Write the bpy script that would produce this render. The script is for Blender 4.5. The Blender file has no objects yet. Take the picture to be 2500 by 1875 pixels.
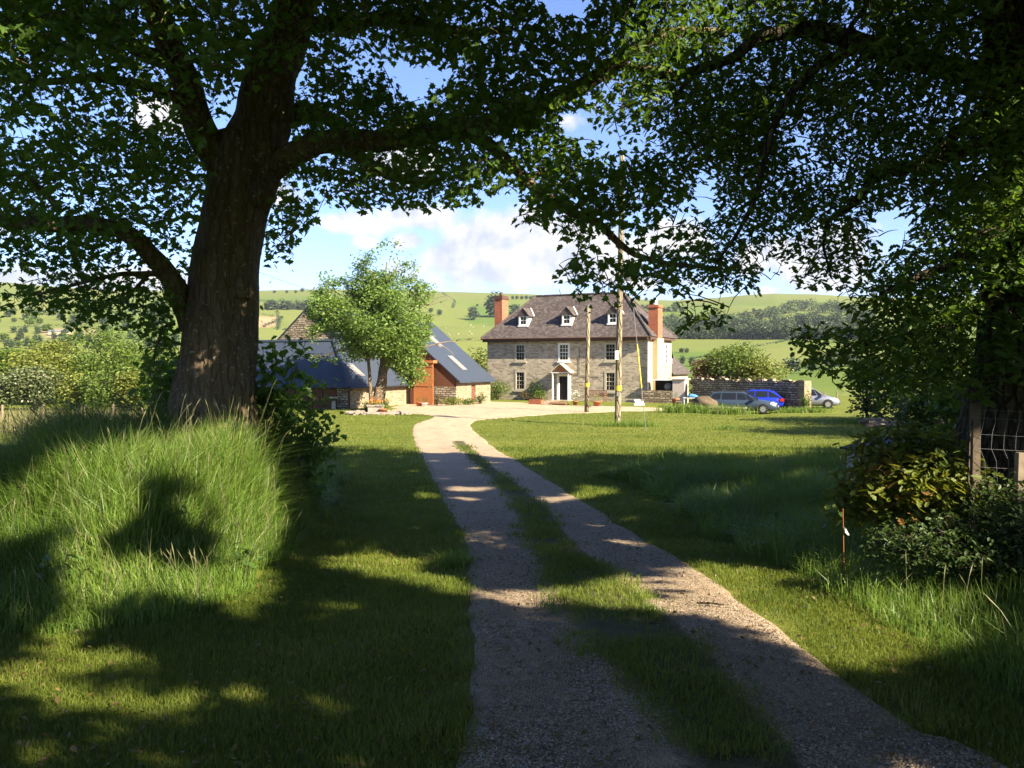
import bpy, math, random
import numpy as np
from mathutils import Vector

R = math.radians
rng = np.random.default_rng(7)
random.seed(7)
SC = bpy.context.scene
COL = SC.collection

# ---------------------------------------------------------------- camera, sky, sun, exposure
EYE = 1.8
PITCH = -1.41
F = 2093.0
cam_d = bpy.data.cameras.new("camera")
cam = bpy.data.objects.new("camera", cam_d)
COL.objects.link(cam)
cam.location = (0, 0, EYE)
cam.rotation_euler = (R(90 + PITCH), 0, 0)
cam_d.sensor_width = 36
cam_d.lens = 36 * F / 2500
cam_d.clip_start = 0.05
cam_d.clip_end = 9000
SC.camera = cam

SUN_EL = 32.0
SUN_B = 38.0            # sun stands to the right and this many degrees behind the viewer
SUN = np.array([math.cos(R(SUN_B)) * math.cos(R(SUN_EL)), -math.sin(R(SUN_B)) * math.cos(R(SUN_EL)), math.sin(R(SUN_EL))])
sd = bpy.data.lights.new("sun", 'SUN')
sd.energy = 5.0
sd.angle = R(0.5)
sd.color = (1.0, 0.88, 0.68)
so = bpy.data.objects.new("sun", sd)
COL.objects.link(so)
so.rotation_euler = Vector(SUN).to_track_quat('Z', 'Y').to_euler()

SC.view_settings.view_transform = 'Standard'
SC.view_settings.look = 'None'
SC.view_settings.gamma = 1.0
SC.view_settings.exposure = 2.08

SC.render.engine = 'CYCLES'
cy = SC.cycles
cy.max_bounces = 6
cy.diffuse_bounces = 3
cy.glossy_bounces = 2
cy.transmission_bounces = 4
cy.transparent_max_bounces = 6
cy.use_denoising = True
cy.caustics_reflective = False
cy.caustics_refractive = False


class NT:
    """small wrapper for building node trees"""
    def __init__(self, tree):
        self.t = tree
        self.l = tree.links

    def n(self, typ, **kw):
        nd = self.t.nodes.new(typ)
        for k, v in kw.items():
            if k.startswith('i_'):
                nd.inputs[k[2:].replace('_', ' ')].default_value = v
            else:
                setattr(nd, k, v)
        return nd

    def math(self, op, a, b=None, c=None, clamp=False):
        nd = self.t.nodes.new('ShaderNodeMath')
        nd.operation = op
        nd.use_clamp = clamp
        for i, v in enumerate((a, b, c)):
            if v is None:
                continue
            if isinstance(v, (int, float)):
                nd.inputs[i].default_value = v
            else:
                self.l.new(v, nd.inputs[i])
        return nd.outputs[0]

    def vmath(self, op, a, b):
        nd = self.t.nodes.new('ShaderNodeVectorMath')
        nd.operation = op
        for i, v in enumerate((a, b)):
            if isinstance(v, (tuple, list)):
                nd.inputs[i].default_value = v
            else:
                self.l.new(v, nd.inputs[i])
        return nd

    def ramp(self, fac, stops):
        nd = self.t.nodes.new('ShaderNodeValToRGB')
        e = nd.color_ramp.elements
        while len(e) < len(stops):
            e.new(0.5)
        for el, (p, c) in zip(e, stops):
            el.position = p
            el.color = (*c, 1) if len(c) == 3 else c
        self.l.new(fac, nd.inputs[0])
        return nd.outputs[0]

    def mix(self, fac, a, b, mode='MIX'):
        nd = self.t.nodes.new('ShaderNodeMix')
        nd.data_type = 'RGBA'
        nd.blend_type = mode
        for sock, v in ((nd.inputs[0], fac), (nd.inputs[6], a), (nd.inputs[7], b)):
            if isinstance(v, (int, float)):
                sock.default_value = v
            elif isinstance(v, (tuple, list)):
                sock.default_value = (*v, 1) if len(v) == 3 else v
            else:
                self.l.new(v, sock)
        return nd.outputs[2]

    def noise(self, vec, scale, detail=4, rough=0.55, dist=0.0):
        nd = self.n('ShaderNodeTexNoise')
        nd.inputs['Scale'].default_value = scale
        nd.inputs['Detail'].default_value = detail
        nd.inputs['Roughness'].default_value = rough
        nd.inputs['Distortion'].default_value = dist
        if vec is not None:
            self.l.new(vec, nd.inputs['Vector'])
        return nd.outputs[0]

    def mapping(self, vec, scale=(1, 1, 1), loc=(0, 0, 0)):
        nd = self.n('ShaderNodeMapping')
        nd.inputs['Scale'].default_value = scale
        nd.inputs['Location'].default_value = loc
        self.l.new(vec, nd.inputs['Vector'])
        return nd.outputs[0]


# ---- sky: physical sky with banks of cumulus placed by compass direction
world = bpy.data.worlds.new("World")
SC.world = world
world.use_nodes = True
wt = NT(world.node_tree)
world.node_tree.nodes.clear()
w_out = wt.n('ShaderNodeOutputWorld')
sky = wt.n('ShaderNodeTexSky')
sky.sky_type = 'NISHITA'
sky.sun_disc = False
sky.sun_elevation = R(SUN_EL)
sky.sun_rotation = R(90 + SUN_B)
sky.altitude = 250
sky.air_density = 1.0
sky.dust_density = 0.6
sky.ozone_density = 1.6
geo = wt.n('ShaderNodeTexCoord')
sep = wt.n('ShaderNodeSeparateXYZ')
wt.l.new(geo.outputs['Generated'], sep.inputs[0])
az = wt.math('ARCTAN2', sep.outputs[0], sep.outputs[1])
el = wt.math('ARCSINE', sep.outputs[2])
comb = wt.n('ShaderNodeCombineXYZ')
wt.l.new(az, comb.inputs[0])
wt.l.new(el, comb.inputs[1])


def px_dir(px, py):
    ax = math.atan((px - 1250) / F)
    ev = math.atan((886 - py) / F * math.cos(ax))
    return ax, ev


clouds = [  # px, py, half width px, half height px, weight
    (1180, 640, 190, 75, 1.0), (1290, 590, 230, 85, 1.0), (1120, 680, 110, 40, 0.75), (1330, 660, 220, 55, 0.9), (1440, 620, 150, 90, 0.9),
    (880, 545, 130, 36, 0.72), (1010, 530, 150, 40, 0.75), (890, 590, 40, 22, 0.6), (1000, 590, 50, 32, 0.8),
    (1620, 590, 130, 60, 0.75), (2000, 640, 150, 85, 1.0), (1880, 620, 110, 60, 0.85), (1880, 712, 45, 20, 0.85),
    (1600, 690, 160, 22, 0.55), (1400, 712, 60, 18, 0.65), (1110, 705, 110, 16, 0.55), (150, 690, 330, 46, 0.7), (380, 690, 150, 45, 0.7),
    (400, 295, 70, 40, 0.9), (960, 395, 130, 60, 0.9), (1400, 300, 50, 26, 0.5), (700, 480, 70, 40, 0.6), (30, 560, 120, 30, 0.5),
]
w_noise = wt.noise(comb.outputs[0], 16.0, 7, 0.58, 0.15)
w_noise_b = wt.noise(comb.outputs[0], 5.5, 3, 0.5)
acc = None
low = None
for (px, py, hw, hh, wgt) in clouds:
    a0, e0 = px_dir(px, py)
    v = wt.vmath('SUBTRACT', comb.outputs[0], (a0, e0, 0)).outputs[0]
    v = wt.vmath('MULTIPLY', v, (F / hw * 0.9, F / hh * 0.9, 0)).outputs[0]
    ln = wt.n('ShaderNodeVectorMath', operation='LENGTH')
    wt.l.new(v, ln.inputs[0])
    b = wt.math('MULTIPLY', wt.math('SUBTRACT', 1.25, ln.outputs['Value'], clamp=True), wgt)
    acc = b if acc is None else wt.math('MAXIMUM', acc, b)
cov = wt.math('ADD', acc, wt.math('MULTIPLY', wt.math('SUBTRACT', w_noise, 0.5), 1.5))
cov = wt.math('ADD', cov, wt.math('MULTIPLY', wt.math('SUBTRACT', w_noise_b, 0.5), 0.5))
mask = wt.ramp(cov, [(0.30, (0, 0, 0)), (0.62, (0.93, 0.93, 0.93))])
# the same noise a little lower tells whether cloud stands above: bases are greyer
comb2 = wt.vmath('ADD', comb.outputs[0], (0.010, 0.016, 0)).outputs[0]
w_noise2 = wt.noise(comb2, 16.0, 5, 0.55, 0.15)
shade = wt.math('ADD', wt.math('MULTIPLY', wt.math('SUBTRACT', w_noise2, w_noise), 2.4), 0.52)
shade = wt.math('ADD', shade, wt.math('MULTIPLY', wt.math('SUBTRACT', w_noise_b, 0.5), -1.4), clamp=True)
ccol = wt.ramp(shade, [(0.30, (0.285, 0.270, 0.258)), (0.85, (0.170, 0.183, 0.212))])
bg1 = wt.n('ShaderNodeBackground')
bg1.inputs[1].default_value = 0.054
skyc = wt.mix(1.0, sky.outputs[0], (0.80, 0.89, 1.24), 'MULTIPLY')
wt.l.new(skyc, bg1.inputs[0])
bg2 = wt.n('ShaderNodeBackground')
bg2.inputs[1].default_value = 1.0
wt.l.new(ccol, bg2.inputs[0])
mx = wt.n('ShaderNodeMixShader')
wt.l.new(mask, mx.inputs[0])
wt.l.new(bg1.outputs[0], mx.inputs[1])
wt.l.new(bg2.outputs[0], mx.inputs[2])
wt.l.new(mx.outputs[0], w_out.inputs[0])


# ---------------------------------------------------------------- helpers
def tag(o, label=None, cat=None, group=None, kind=None):
    if label:
        o['label'] = label
    if cat:
        o['category'] = cat
    if group:
        o['group'] = group
    if kind:
        o['kind'] = kind
    return o


def empty(name, loc, rz=0.0, label=None, cat=None, group=None):
    o = bpy.data.objects.new(name, None)
    COL.objects.link(o)
    o.location = loc
    o.rotation_euler = (0, 0, rz)
    o.empty_display_size = 0.2
    return tag(o, label, cat, group)


def copy_tree(o, parent=None):
    c = o.copy()
    COL.objects.link(c)
    if parent is not None:
        c.parent = parent
    for ch in list(o.children):
        copy_tree(ch, c)
    return c


def np_mesh(name, V, sizes, loops, mat, parent=None, smooth=False, face_attr=None, uv=None, loc=(0, 0, 0)):
    me = bpy.data.meshes.new(name)
    V = np.asarray(V, dtype=np.float32)
    loops = np.asarray(loops, dtype=np.int32).ravel()
    sizes = np.asarray(sizes, dtype=np.int32)
    me.vertices.add(len(V))
    me.vertices.foreach_set('co', V.ravel())
    me.loops.add(len(loops))
    me.loops.foreach_set('vertex_index', loops)
    me.polygons.add(len(sizes))
    starts = np.concatenate(([0], np.cumsum(sizes)[:-1])).astype(np.int32)
    me.polygons.foreach_set('loop_start', starts)
    me.polygons.foreach_set('loop_total', sizes)
    me.polygons.foreach_set('use_smooth', np.full(len(sizes), bool(smooth)))
    if face_attr is not None:
        at = me.attributes.new('tint', 'FLOAT', 'FACE')
        at.data.foreach_set('value', np.asarray(face_attr, dtype=np.float32))
    if uv is not None:
        l = me.uv_layers.new(name='UVMap')
        l.data.foreach_set('uv', np.asarray(uv, dtype=np.float32).ravel())
    me.update(calc_edges=True)
    me.materials.append(mat)
    o = bpy.data.objects.new(name, me)
    COL.objects.link(o)
    o.location = loc
    if parent is not None:
        o.parent = parent
    return o


class MB:
    """collects polygons and links them as one mesh object"""
    def __init__(self):
        self.v = []
        self.f = []

    def poly(self, pts):
        i = len(self.v)
        self.v.extend([tuple(p) for p in pts])
        self.f.append(tuple(range(i, i + len(pts))))

    def box(self, x0, x1, y0, y1, z0, z1):
        i = len(self.v)
        self.v.extend([(x0, y0, z0), (x1, y0, z0), (x1, y1, z0), (x0, y1, z0), (x0, y0, z1), (x1, y0, z1), (x1, y1, z1), (x0, y1, z1)])
        for q in ((0, 3, 2, 1), (4, 5, 6, 7), (0, 1, 5, 4), (1, 2, 6, 5), (2, 3, 7, 6), (3, 0, 4, 7)):
            self.f.append(tuple(i + k for k in q))
        return self

    def hexa(self, p):
        """8 points, ordered like box"""
        i = len(self.v)
        self.v.extend([tuple(q) for q in p])
        for q in ((0, 3, 2, 1), (4, 5, 6, 7), (0, 1, 5, 4), (1, 2, 6, 5), (2, 3, 7, 6), (3, 0, 4, 7)):
            self.f.append(tuple(i + k for k in q))
        return self

    def bar(self, p, q, w, h=None):
        h = h or w
        p = Vector(p); q = Vector(q)
        d = (q - p).normalized()
        s = d.cross(Vector((0, 0, 1)))
        if s.length < 1e-3:
            s = Vector((1, 0, 0))
        s.normalize()
        u = s.cross(d).normalized()
        pts = []
        for e in (p, q):
            pts += [e - s * w / 2 - u * h / 2, e + s * w / 2 - u * h / 2, e + s * w / 2 + u * h / 2, e - s * w / 2 + u * h / 2]
        return self.hexa(pts)

    def tube(self, pts, rad, n=8, cap=True, wob=None):
        pts = [Vector(p) for p in pts]
        if isinstance(rad, (int, float)):
            rad = [rad] * len(pts)
        rings = []
        ref = Vector((0.31, 0.95, 0.07))
        for k, p in enumerate(pts):
            a = pts[max(k - 1, 0)]; b = pts[min(k + 1, len(pts) - 1)]
            d = (b - a).normalized()
            s = ref - d * ref.dot(d)
            if s.length < 1e-3:
                s = Vector((1, 0, 0)) - d * d.x
            s.normalize()
            ref = s
            t = d.cross(s)
            i = len(self.v)
            for j in range(n):
                an = 2 * math.pi * j / n
                r = rad[k] * (1 + (wob(k, j, an) if wob else 0))
                q = p + s * math.cos(an) * r + t * math.sin(an) * r
                self.v.append((q.x, q.y, q.z))
            rings.append(i)
        for a, b in zip(rings, rings[1:]):
            for j in range(n):
                self.f.append((a + j, a + (j + 1) % n, b + (j + 1) % n, b + j))
        if cap:
            self.f.append(tuple(rings[0] + j for j in range(n))[::-1])
            self.f.append(tuple(rings[-1] + j for j in range(n)))
        return self

    def lathe(self, prof, n=14, c=(0, 0, 0)):
        """profile of (radius, z)"""
        pr = []
        for r, z in prof:
            i = len(self.v)
            for j in range(n):
                a = 2 * math.pi * j / n
                self.v.append((c[0] + r * math.cos(a), c[1] + r * math.sin(a), c[2] + z))
            pr.append(i)
        for a, b in zip(pr, pr[1:]):
            for j in range(n):
                self.f.append((a + j, a + (j + 1) % n, b + (j + 1) % n, b + j))
        self.f.append(tuple(pr[0] + j for j in range(n))[::-1])
        self.f.append(tuple(pr[-1] + j for j in range(n)))
        return self

    def build(self, name, mat, parent=None, smooth=False, uv=True, loc=(0, 0, 0)):
        V = np.array(self.v, dtype=np.float64)
        sizes = [len(f) for f in self.f]
        loops = [i for f in self.f for i in f]
        uvs = None
        if uv:
            uvs = np.zeros((len(loops), 2))
            k = 0
            for f in self.f:
                P = V[list(f)]
                nn = np.zeros(3)
                for a in range(1, len(f) - 1):
                    nn += np.cross(P[a] - P[0], P[a + 1] - P[0])
                L = np.linalg.norm(nn)
                nn = nn / L if L > 1e-12 else np.array([0, 0, 1.0])
                if abs(nn[2]) > 0.97:
                    uvs[k:k + len(f)] = P[:, :2]
                else:
                    t = np.array([-nn[1], nn[0], 0]); t /= np.linalg.norm(t)
                    b = np.cross(nn, t)
                    uvs[k:k + len(f), 0] = P @ t
                    uvs[k:k + len(f), 1] = P @ b
                k += len(f)
        return np_mesh(name, V, sizes, loops, mat, parent, smooth, None, uvs, loc)


def hash2(ix, iy, seed=0):
    h = (ix.astype(np.int64) * 374761393 + iy.astype(np.int64) * 668265263 + seed * 974634777) & 0xffffffff
    h = ((h ^ (h >> 13)) * 1274126177) & 0xffffffff
    return ((h ^ (h >> 16)) & 0xffffff) / float(0xffffff)


def vnoise(x, y, seed=0):
    x = np.asarray(x, float); y = np.asarray(y, float)
    ix = np.floor(x); iy = np.floor(y)
    fx = x - ix; fy = y - iy
    fx = fx * fx * (3 - 2 * fx); fy = fy * fy * (3 - 2 * fy)
    a = hash2(ix, iy, seed); b = hash2(ix + 1, iy, seed); c = hash2(ix, iy + 1, seed); d = hash2(ix + 1, iy + 1, seed)
    return (a * (1 - fx) + b * fx) * (1 - fy) + (c * (1 - fx) + d * fx) * fy


def fbm(x, y, seed=0, o=4):
    s = 0; a = 0.5
    for k in range(o):
        s = s + a * vnoise(np.asarray(x) * 2 ** k, np.asarray(y) * 2 ** k, seed + k)
        a *= 0.5
    return s / (1 - 0.5 ** o)


def sstep(a, b, x):
    t = np.clip((np.asarray(x, float) - a) / (b - a), 0, 1)
    return t * t * (3 - 2 * t)


def inpoly(x, y, poly):
    x = np.asarray(x); y = np.asarray(y)
    ins = np.zeros(x.shape, bool)
    n = len(poly)
    for i in range(n):
        x0, y0 = poly[i]; x1, y1 = poly[(i + 1) % n]
        if y0 == y1:
            continue
        c = (y0 > y) != (y1 > y)
        ins ^= c & (x < (x1 - x0) * (y - y0) / (y1 - y0) + x0)
    return ins


# photograph pixel (2500 x 1875) <-> world
CP, SP = math.cos(R(PITCH)), math.sin(R(PITCH))


def ray(px, py):
    cx = (px - 1250) / F; cz = -(py - 937.5) / F
    return np.array([cx, CP - cz * SP, SP + cz * CP])


def W(px, py, y):
    d = ray(px, py)
    k = y / d[1]
    return np.array([d[0] * k, y, EYE + d[2] * k])


def project(P):
    P = np.asarray(P)
    dy = P[..., 1]; dz = P[..., 2] - EYE
    fwd = dy * CP + dz * SP
    up = -dy * SP + dz * CP
    f = np.where(fwd > 0.05, fwd, 0.05)
    return 1250 + F * P[..., 0] / f, 937.5 - F * up / f, fwd


# ---------------------------------------------------------------- terrain
PR = [-400, 0, 4.5, 7, 10, 12.9, 17.5, 28, 41, 60, 80, 100, 140, 200, 300, 380, 500, 650, 800, 1000, 1200, 1400, 1600, 2500]
PZ = [0.6, 0, -.2, -.3, -.5, -.7, -.87, -1.12, -1.4, -1.44, -1.5, -2.0, -3.6, -5.0, -5.5, -3, 6, 20, 36, 63, 89, 113, 117, 110]
fine_r = np.concatenate((np.arange(-400, 120, 0.5), np.arange(120, 2500, 5)))
fine_z = np.interp(fine_r, PR, PZ)
ker = np.hanning(9); ker /= ker.sum()
fz2 = np.convolve(np.pad(fine_z, 4, mode='edge'), ker, 'valid')
SKX = [-600, 0, 260, 640, 785, 1000, 1276, 1400, 1529, 1645, 1750, 1820, 1890, 1990, 2062, 2200, 3200]
SKY_ = [715, 716, 726, 716, 710, 710, 717, 724, 731, 736, 731, 726, 724, 728, 734, 742, 742]


def mound(x, y):
    r = np.sqrt(((x + 5.0 + (fbm(x * .5, y * .5, 15, 2) - .5) * 1.2) / 3.0) ** 2 + ((y - 11.4) / 5.2) ** 2)
    return (1.02 + 0.35 * (fbm(x * .8, y * .8, 17, 3) - .5)) * (1 - sstep(0.1, 1.0, r))


def gz(x, y):
    x = np.asarray(x, float); y = np.asarray(y, float)
    r = np.hypot(x, y)
    t = sstep(90, 170, r)
    p = (1 - t) * y + t * r
    z = np.interp(p, fine_r, fz2)
    pxa = 1250 + F * np.clip(x / np.maximum(np.abs(y), 1e-3), -3, 3)
    sk = np.interp(np.where(y > 0, pxa, 1000), SKX, SKY_)
    ztop = (886 - sk) / F * 1400 + EYE
    sf = ztop / 113.0
    z = z * (1 + (sf * 1.0 - 1) * sstep(450, 1200, r))
    z = z + sstep(380, 700, r) * (fbm(x / 210, y / 210, 3, 3) - 0.5) * 20 * (1 - sstep(1000, 1300, r))
    # knoll beyond the cars on the right
    z = z + 5.6 * np.exp(-(((x - 108) / 46) ** 2 + ((y - 250) / 58) ** 2))
    z = z + mound(x, y)
    z = z + 0.24 * np.exp(-(((x - 7.5) / 4.5) ** 2 + ((y - 20) / 6.0) ** 2))
    z = z - 0.22 * np.exp(-(((x - 17.5) / 7) ** 2 + ((y - 59) / 6.0) ** 2))
    # a soft right-hand bank under the hedge and fence
    z = z + 0.35 * sstep(2.6, 5.5, x - 0.12 * y) * (1 - sstep(11, 16, y)) * sstep(-6, 2, y)
    z = z + (fbm(x * 0.6, y * 0.6, 9, 3) - 0.5) * 0.10 * (1 - sstep(60, 90, r))
    return z


def G(px, py, dmax=1500, lift=0.0):
    d = ray(px, py)
    ys = np.concatenate((np.arange(1.5, 60, 0.05), np.arange(60, 130, 0.25), np.arange(130, dmax, 2.0)))
    X = d[0] / d[1] * ys; Z = EYE + d[2] / d[1] * ys
    below = Z < gz(X, ys) + lift
    k = int(np.argmax(below)) if below.any() else len(ys) - 1
    return np.array([X[k], ys[k], float(gz(X[k], ys[k]))])


def GP(pts):
    return [tuple(G(a, b)[:2]) for a, b in pts]


# ---------------------------------------------------------------- materials
MATS = {}


def new_mat(name):
    m = bpy.data.materials.new(name)
    m.use_nodes = True
    m.node_tree.nodes.clear()
    t = NT(m.node_tree)
    out = t.n('ShaderNodeOutputMaterial')
    return m, t, out


def principled(t, out, col, rough=0.8, spec=0.3, metal=0.0, bump=None, bstr=0.3, bdist=0.02):
    p = t.n('ShaderNodeBsdfPrincipled')
    if isinstance(col, (tuple, list)):
        p.inputs['Base Color'].default_value = (*col[:3], 1)
    else:
        t.l.new(col, p.inputs['Base Color'])
    if isinstance(rough, (int, float)):
        p.inputs['Roughness'].default_value = rough
    else:
        t.l.new(rough, p.inputs['Roughness'])
    p.inputs['Specular IOR Level'].default_value = spec
    p.inputs['Metallic'].default_value = metal
    if bump is not None:
        b = t.n('ShaderNodeBump')
        b.inputs['Strength'].default_value = bstr
        b.inputs['Distance'].default_value = bdist
        t.l.new(bump, b.inputs['Height'])
        t.l.new(b.outputs[0], p.inputs['Normal'])
    if out is not None:
        t.l.new(p.outputs[0], out.inputs[0])
    return p


def mat_plain(name, col, rough=0.7, spec=0.3, metal=0.0, var=0.18, scale=6.0, bump=0.0):
    m, t, out = new_mat(name)
    tc = t.n('ShaderNodeTexCoord')
    nz = t.noise(tc.outputs['Object'], scale, 5, 0.6)
    c = t.mix(nz, tuple(max(0, v * (1 - var * 1.6)) for v in col), tuple(min(1, v * (1 + var * 1.6)) for v in col))
    principled(t, out, c, rough, spec, metal, nz if bump else None, bump, 0.02)
    return m


def mat_leaf(name, dark, light, trans, tr=0.42, rough=0.5, spec=0.3, extra=None):
    m, t, out = new_mat(name)
    at = t.n('ShaderNodeAttribute', attribute_name='tint')
    stops = [(0.0, dark), (0.85, light)]
    if extra:
        stops.append((0.97, extra))
    c = t.ramp(at.outputs['Fac'], stops)
    p = principled(t, None, c, rough, spec)
    tl = t.n('ShaderNodeBsdfTranslucent')
    c2 = t.mix(at.outputs['Fac'], tuple(v * 0.75 for v in trans), trans)
    t.l.new(c2, tl.inputs[0])
    mx = t.n('ShaderNodeMixShader')
    mx.inputs[0].default_value = tr
    t.l.new(p.outputs[0], mx.inputs[1])
    t.l.new(tl.outputs[0], mx.inputs[2])
    t.l.new(mx.outputs[0], out.inputs[0])
    return m


M_SYC = mat_leaf('sycamore_leaf', (0.044, 0.092, 0.018), (0.105, 0.175, 0.032), (0.19, 0.33, 0.028), 0.45)
M_OAK = mat_leaf('oak_leaf', (0.034, 0.072, 0.014), (0.082, 0.138, 0.024), (0.15, 0.27, 0.02), 0.42)
M_OAKS = mat_leaf('oak_shoot_leaf', (0.04, 0.07, 0.012), (0.14, 0.17, 0.02), (0.26, 0.26, 0.02), 0.4, extra=(0.22, 0.10, 0.03))
M_BRAM = mat_leaf('bramble_leaf', (0.03, 0.07, 0.015), (0.075, 0.135, 0.03), (0.14, 0.22, 0.03), 0.35)
M_WIL = mat_leaf('willow_leaf', (0.070, 0.130, 0.024), (0.175, 0.255, 0.052), (0.22, 0.33, 0.05), 0.36)
M_HEDGE = mat_leaf('hedge_leaf', (0.05, 0.095, 0.015), (0.13, 0.18, 0.025), (0.18, 0.24, 0.03), 0.3)
M_HEDGE_Y = mat_leaf('yellow_green_leaf', (0.085, 0.115, 0.02), (0.19, 0.21, 0.035), (0.24, 0.26, 0.035), 0.3)
M_MAY = mat_leaf('hawthorn_leaf', (0.06, 0.09, 0.03), (0.15, 0.17, 0.07), (0.2, 0.22, 0.08), 0.25, extra=(0.55, 0.52, 0.42))
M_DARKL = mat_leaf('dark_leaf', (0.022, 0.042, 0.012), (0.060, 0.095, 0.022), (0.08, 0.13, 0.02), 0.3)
M_BRONZE = mat_leaf('bronze_leaf', (0.075, 0.055, 0.022), (0.16, 0.12, 0.04), (0.2, 0.15, 0.04), 0.3)
M_FAR = mat_leaf('far_leaf', (0.026, 0.044, 0.018), (0.065, 0.095, 0.035), (0.08, 0.11, 0.03), 0.2)
M_GRASS = mat_leaf('grass_blade', (0.058, 0.095, 0.011), (0.165, 0.200, 0.030), (0.23, 0.27, 0.03), 0.42, 0.5, 0.25, extra=(0.26, 0.22, 0.09))
M_TALL = mat_leaf('tall_grass_blade', (0.065, 0.125, 0.016), (0.165, 0.245, 0.040), (0.24, 0.34, 0.045), 0.38, 0.42, 0.3, extra=(0.34, 0.30, 0.14))
M_SEED = mat_leaf('seed_head', (0.08, 0.085, 0.035), (0.19, 0.18, 0.085), (0.2, 0.19, 0.08), 0.3)
M_STRAW = mat_leaf('straw_grass', (0.14, 0.15, 0.045), (0.30, 0.27, 0.12), (0.25, 0.24, 0.09), 0.35)


def mat_ground():
    m, t, out = new_mat('ground_grass')
    tc = t.n('ShaderNodeTexCoord')
    P = tc.outputs['Object']
    at = t.n('ShaderNodeAttribute', attribute_name='field')
    n1 = t.noise(t.mapping(P, (0.6, 1.6, 1)), 0.42, 6, 0.7)
    n2 = t.noise(P, 3.0, 6, 0.7)
    n3 = t.noise(P, 38.0, 4, 0.75)
    c = t.ramp(n1, [(0.32, (0.088, 0.122, 0.016)), (0.52, (0.150, 0.165, 0.026)), (0.70, (0.215, 0.205, 0.042))])
    c = t.mix(t.math('MULTIPLY', t.ramp(n2, [(0.45, (0, 0, 0)), (0.75, (1, 1, 1))]), 0.5), c, (0.225, 0.200, 0.055))
    c = t.mix(t.math('MULTIPLY', t.ramp(n3, [(0.35, (1, 1, 1)), (0.60, (0, 0, 0))]), 0.65), c, (0.040, 0.070, 0.010))
    fn = t.noise(P, 0.07, 9, 0.78)
    fc = t.mix(t.math('MULTIPLY', t.math('SUBTRACT', fn, 0.35, clamp=True), 1.0), at.outputs['Color'], (0.10, 0.115, 0.028))
    fmix = t.mix(at.outputs['Alpha'], c, fc)
    principled(t, out, fmix, 0.95, 0.1, 0, t.math('ADD', n3, t.math('MULTIPLY', n2, 1.5)), 0.6, 0.05)
    return m


M_GROUND = mat_ground()


def mat_gravel():
    m, t, out = new_mat('drive_gravel')
    tc = t.n('ShaderNodeTexCoord')
    P = tc.outputs['Object']
    vo = t.n('ShaderNodeTexVoronoi')
    vo.inputs['Scale'].default_value = 80
    t.l.new(P, vo.inputs['Vector'])
    vo2 = t.n('ShaderNodeTexVoronoi')
    vo2.inputs['Scale'].default_value = 34
    t.l.new(P, vo2.inputs['Vector'])
    stone = t.ramp(vo.outputs['Color'], [(0.1, (0.085, 0.060, 0.038)), (0.5, (0.28, 0.205, 0.13)), (0.9, (0.55, 0.45, 0.33))])
    n1 = t.noise(P, 1.3, 5, 0.6)
    fines = t.ramp(t.noise(P, 9, 5, 0.7), [(0.3, (0.22, 0.160, 0.10)), (0.7, (0.41, 0.31, 0.205))])
    c = t.mix(t.ramp(n1, [(0.40, (0.05, 0.05, 0.05)), (0.62, (0.85, 0.85, 0.85))]), stone, fines)
    big = t.ramp(vo2.outputs['Color'], [(0.84, (0, 0, 0)), (0.88, (1, 1, 1))])
    c = t.mix(t.math('MULTIPLY', big, 0.5), c, (0.40, 0.35, 0.30))
    n4 = t.noise(P, 0.7, 5, 0.62)
    c = t.mix(t.math('MULTIPLY', t.ramp(n4, [(0.56, (0, 0, 0)), (0.72, (1, 1, 1))]), 0.35), c, (0.13, 0.11, 0.065))
    h = t.math('ADD', t.math('MULTIPLY', vo.outputs['Distance'], -1.0), t.math('MULTIPLY', vo2.outputs['Distance'], -0.25))
    ay = t.n('ShaderNodeAttribute', attribute_name='yard')
    sun_pale_col = t.ramp(t.noise(P, 2.2, 5, 0.65), [(0.3, (0.36, 0.265, 0.165)), (0.7, (0.53, 0.41, 0.27))])  # paler gravel colour stands in for sunlight on the courtyard
    c = t.mix(t.math('MULTIPLY', ay.outputs['Fac'], 0.8), c, sun_pale_col)
    am = t.n('ShaderNodeAttribute', attribute_name='moss')
    mossc = t.ramp(t.noise(P, 6, 5, 0.7), [(0.3, (0.045, 0.060, 0.018)), (0.7, (0.115, 0.105, 0.042))])
    mf = t.math('ADD', am.outputs['Fac'], t.math('MULTIPLY', t.math('SUBTRACT', t.noise(P, 14, 4, 0.7), 0.5), 0.9))
    c = t.mix(t.math('MULTIPLY', t.ramp(mf, [(0.42, (0, 0, 0)), (0.75, (1, 1, 1))]), am.outputs['Fac'], clamp=True), c, mossc)
    principled(t, out, c, 0.9, 0.2, 0, t.math('ADD', h, t.math('MULTIPLY', t.noise(P, 5, 4, 0.6), 1.6)), 0.9, 0.018)
    return m


M_GRAVEL = mat_gravel()


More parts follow.
